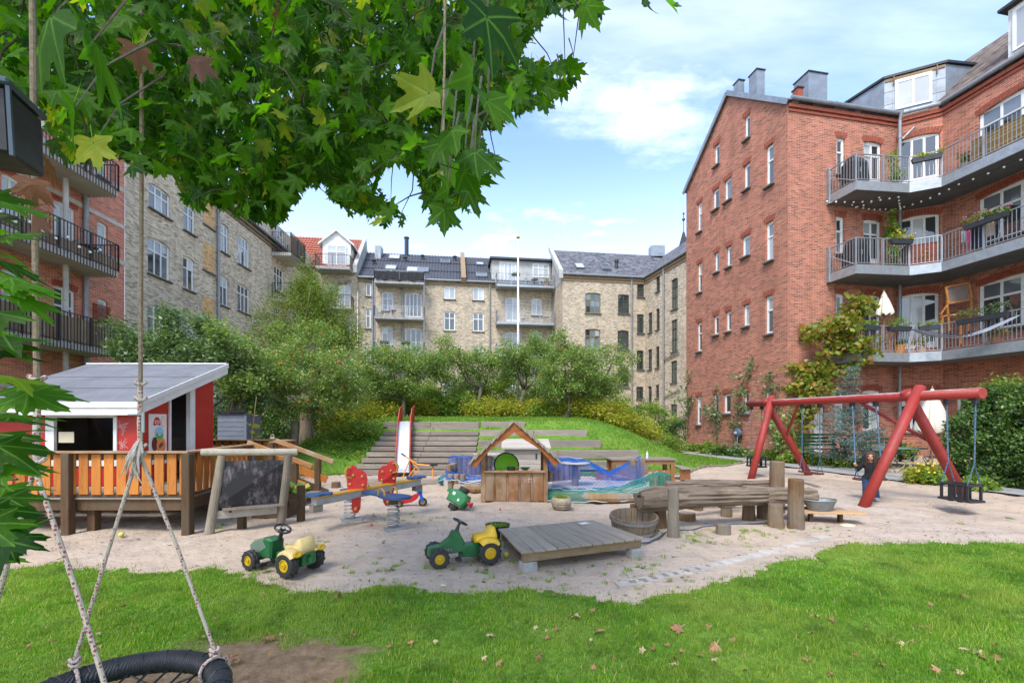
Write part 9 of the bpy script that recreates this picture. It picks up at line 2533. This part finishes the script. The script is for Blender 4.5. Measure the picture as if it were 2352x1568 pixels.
for k in range(9):
    o = -.36+.09*k; h = math.sqrt(max(.01, (RR-.02)**2-o*o))
    part('net_cord', MB().tube([RC+Vector((o,-h,-.01)), RC+Vector((o*.9,0,-.09)), RC+Vector((o,h,-.01))], .006, 5), M_BPL, ns); part('net_cord', MB().tube([RC+Vector((-h,o,-.01)), RC+Vector((0,o*.9,-.09)), RC+Vector((h,o,-.01))], .006, 5), M_BPL, ns)
def m_rope():
    m, nt, b = _nt('flecked_rope')
    v, r = _objvec(nt, (1,1,1))
    vo = nt.nodes.new('ShaderNodeTexVoronoi'); vo.inputs['Scale'].default_value = 58; vo.inputs['Randomness'].default_value = .35; nt.links.new(v, vo.inputs['Vector'])
    n = _noise(nt, v, 120, 3, .6)
    c = _mix(nt, _range(nt, vo.outputs['Distance'], .30, .36, 1, 0), s2l(182,170,158), s2l(138,52,62)); c = _mix(nt, _range(nt, n, .4, .7, 0, .5), c, s2l(150,138,126))
    nt.links.new(c, b.inputs['Base Color']); b.inputs['Roughness'].default_value = .9; _bump(nt, b, n, .6, .004)
    return m
M_ROPE = m_rope(); M_GREYROPE = mat('grey_rope', s2l(158,140,118), .95, .2, 60, .6, dark=s2l(110,96,80))
KA, KB = W(323,1015,2.33), W(86,1045,1.78)
topA, topB = Vector((KA.x+.005,2.33,5.0)), Vector((KB.x-.03,1.78,4.4))
part('rope', MB().tube([KA+Vector((0,0,.28)), KA.lerp(topA,.5)+Vector((.004,0,0)), topA], .0095, 8), M_GREYROPE, ns); part('rope', MB().tube([KB+Vector((0,0,.16)), KB.lerp(topB,.5), topB], .0105, 8), M_GREYROPE, ns)
part('rope_end', MB().tube([KA+Vector((.0,0,.30)), KA+Vector((.004,-.01,.1)), KA+Vector((0,0,-.05))], .0115, 8), M_ROPE, ns); part('rope_end', MB().tube([KB+Vector((0,0,.2)), KB+Vector((.006,-.01,.05)), KB+Vector((0,0,-.08))], .0115, 8), M_ROPE, ns)
for K_ in (KA, KB):
    for dz in (.30,.22,-.02,-.06):
        part('knot', MB().tube([K_+Vector((.022*math.cos(t),.022*math.sin(t),dz+.008*math.sin(2*t))) for t in np.linspace(0,2*PI,13)[:-1]], .0085, 7, closed=True), M_ROPE, ns)
fr_ = MB()
for K_ in (KA,):
    for k in range(20):
        o = Vector((random.uniform(-.03,.02),random.uniform(-.05,-.01),random.uniform(-.06,.02))); fr_.tube([K_+o*.4, K_+o+Vector((random.uniform(-.02,.02),-.01,-.07)), K_+o*1.3+Vector((random.uniform(-.02,.02),0,-.13))], [.006,.005,.002], 5)
part('frayed_end', fr_, mat('frayed_rope', s2l(188,180,170), .95, .12, 30, .4), ns)
part('shackle', MB().tube([KA+Vector((.0,-.02,.14)), KA+Vector((.03,-.02,.15)), KA+Vector((.03,-.02,.05))], .007, 6), M_GALV, ns); part('bolt', MB().tube([KA+Vector((-.045,-.02,.14)), KA+Vector((.03,-.02,.14))], .006, 6), M_GALV, ns)
for K_, ts in ((KA,(R(146),R(52))), (KB,(R(205),R(318)))):
    for t in ts:
        e = RC+Vector((RR*math.cos(t),RR*math.sin(t),0)); q = e+Vector((0,0,RT+.05))
        part('rope', MB().tube([K_+Vector((0,-.01,-.05)), K_.lerp(q,.5)-Vector((0,0,.008)), q], .0088, 8), M_ROPE, ns)
        rad = Vector((math.cos(t),math.sin(t),0)); pts = [e+(rad*math.cos(a)+Vector((0,0,1))*math.sin(a))*(RT+.012) for a in np.linspace(0,2*PI,16)[:-1]]
        part('rope_loop', MB().tube(pts, .009, 7, closed=True), M_ROPE, ns)
        for dz in (.0,.024): part('knot', MB().tube([q+Vector((.019*math.cos(s_),.019*math.sin(s_),dz-.02+.006*math.sin(2*s_))) for s_ in np.linspace(0,2*PI,12)[:-1]], .0085, 7, closed=True), M_ROPE, ns)
# loose cord hanging in the leaves
lc = thing('tree_rope', 'thin grey cord hanging straight down through the maple leaves', 'rope', W(1020,0,1.6)); part('cord', MB().tube([W(1023,-250,1.6), W(1021,150,1.6), W(1016,400,1.62)], .0045, 6), M_GREYROPE, lc); part('cord_end', MB().tube([W(1016,400,1.62), W(1015,430,1.62)], [.006,.003], 6), M_GREYROPE, lc)
# dark box lantern hanging beside the rope
bx = thing('hanging_box', 'dark metal box hanging under the maple beside the swing rope', 'box', W(0,280,1.0))
c0 = W(2,285,1.0)
Mx = T(c0) @ RZ(R(24)) @ RX(R(6))
part('case', MB().box(-.10,.035,-.05,.09,-.075,.06,ch=.006), mat('box_black', (.012,.012,.014), .5, .1, 4, .05), bx, Mx); part('lid', MB().box(-.11,.042,-.062,.10,.061,.076,ch=.004), mat('box_lid', s2l(70,84,98), .4, .1, 4, .04, metal=.3), bx, Mx)
part('corner_strip', MB().box(.0352,.042,-.058,-.05,-.08,.06), MATS['box_lid'], bx, Mx); part('hanger', MB().tube([Mx @ Vector((-.03,.02,.076)), Mx @ Vector((-.03,.02,.5))], .004, 5), M_DARK, bx)
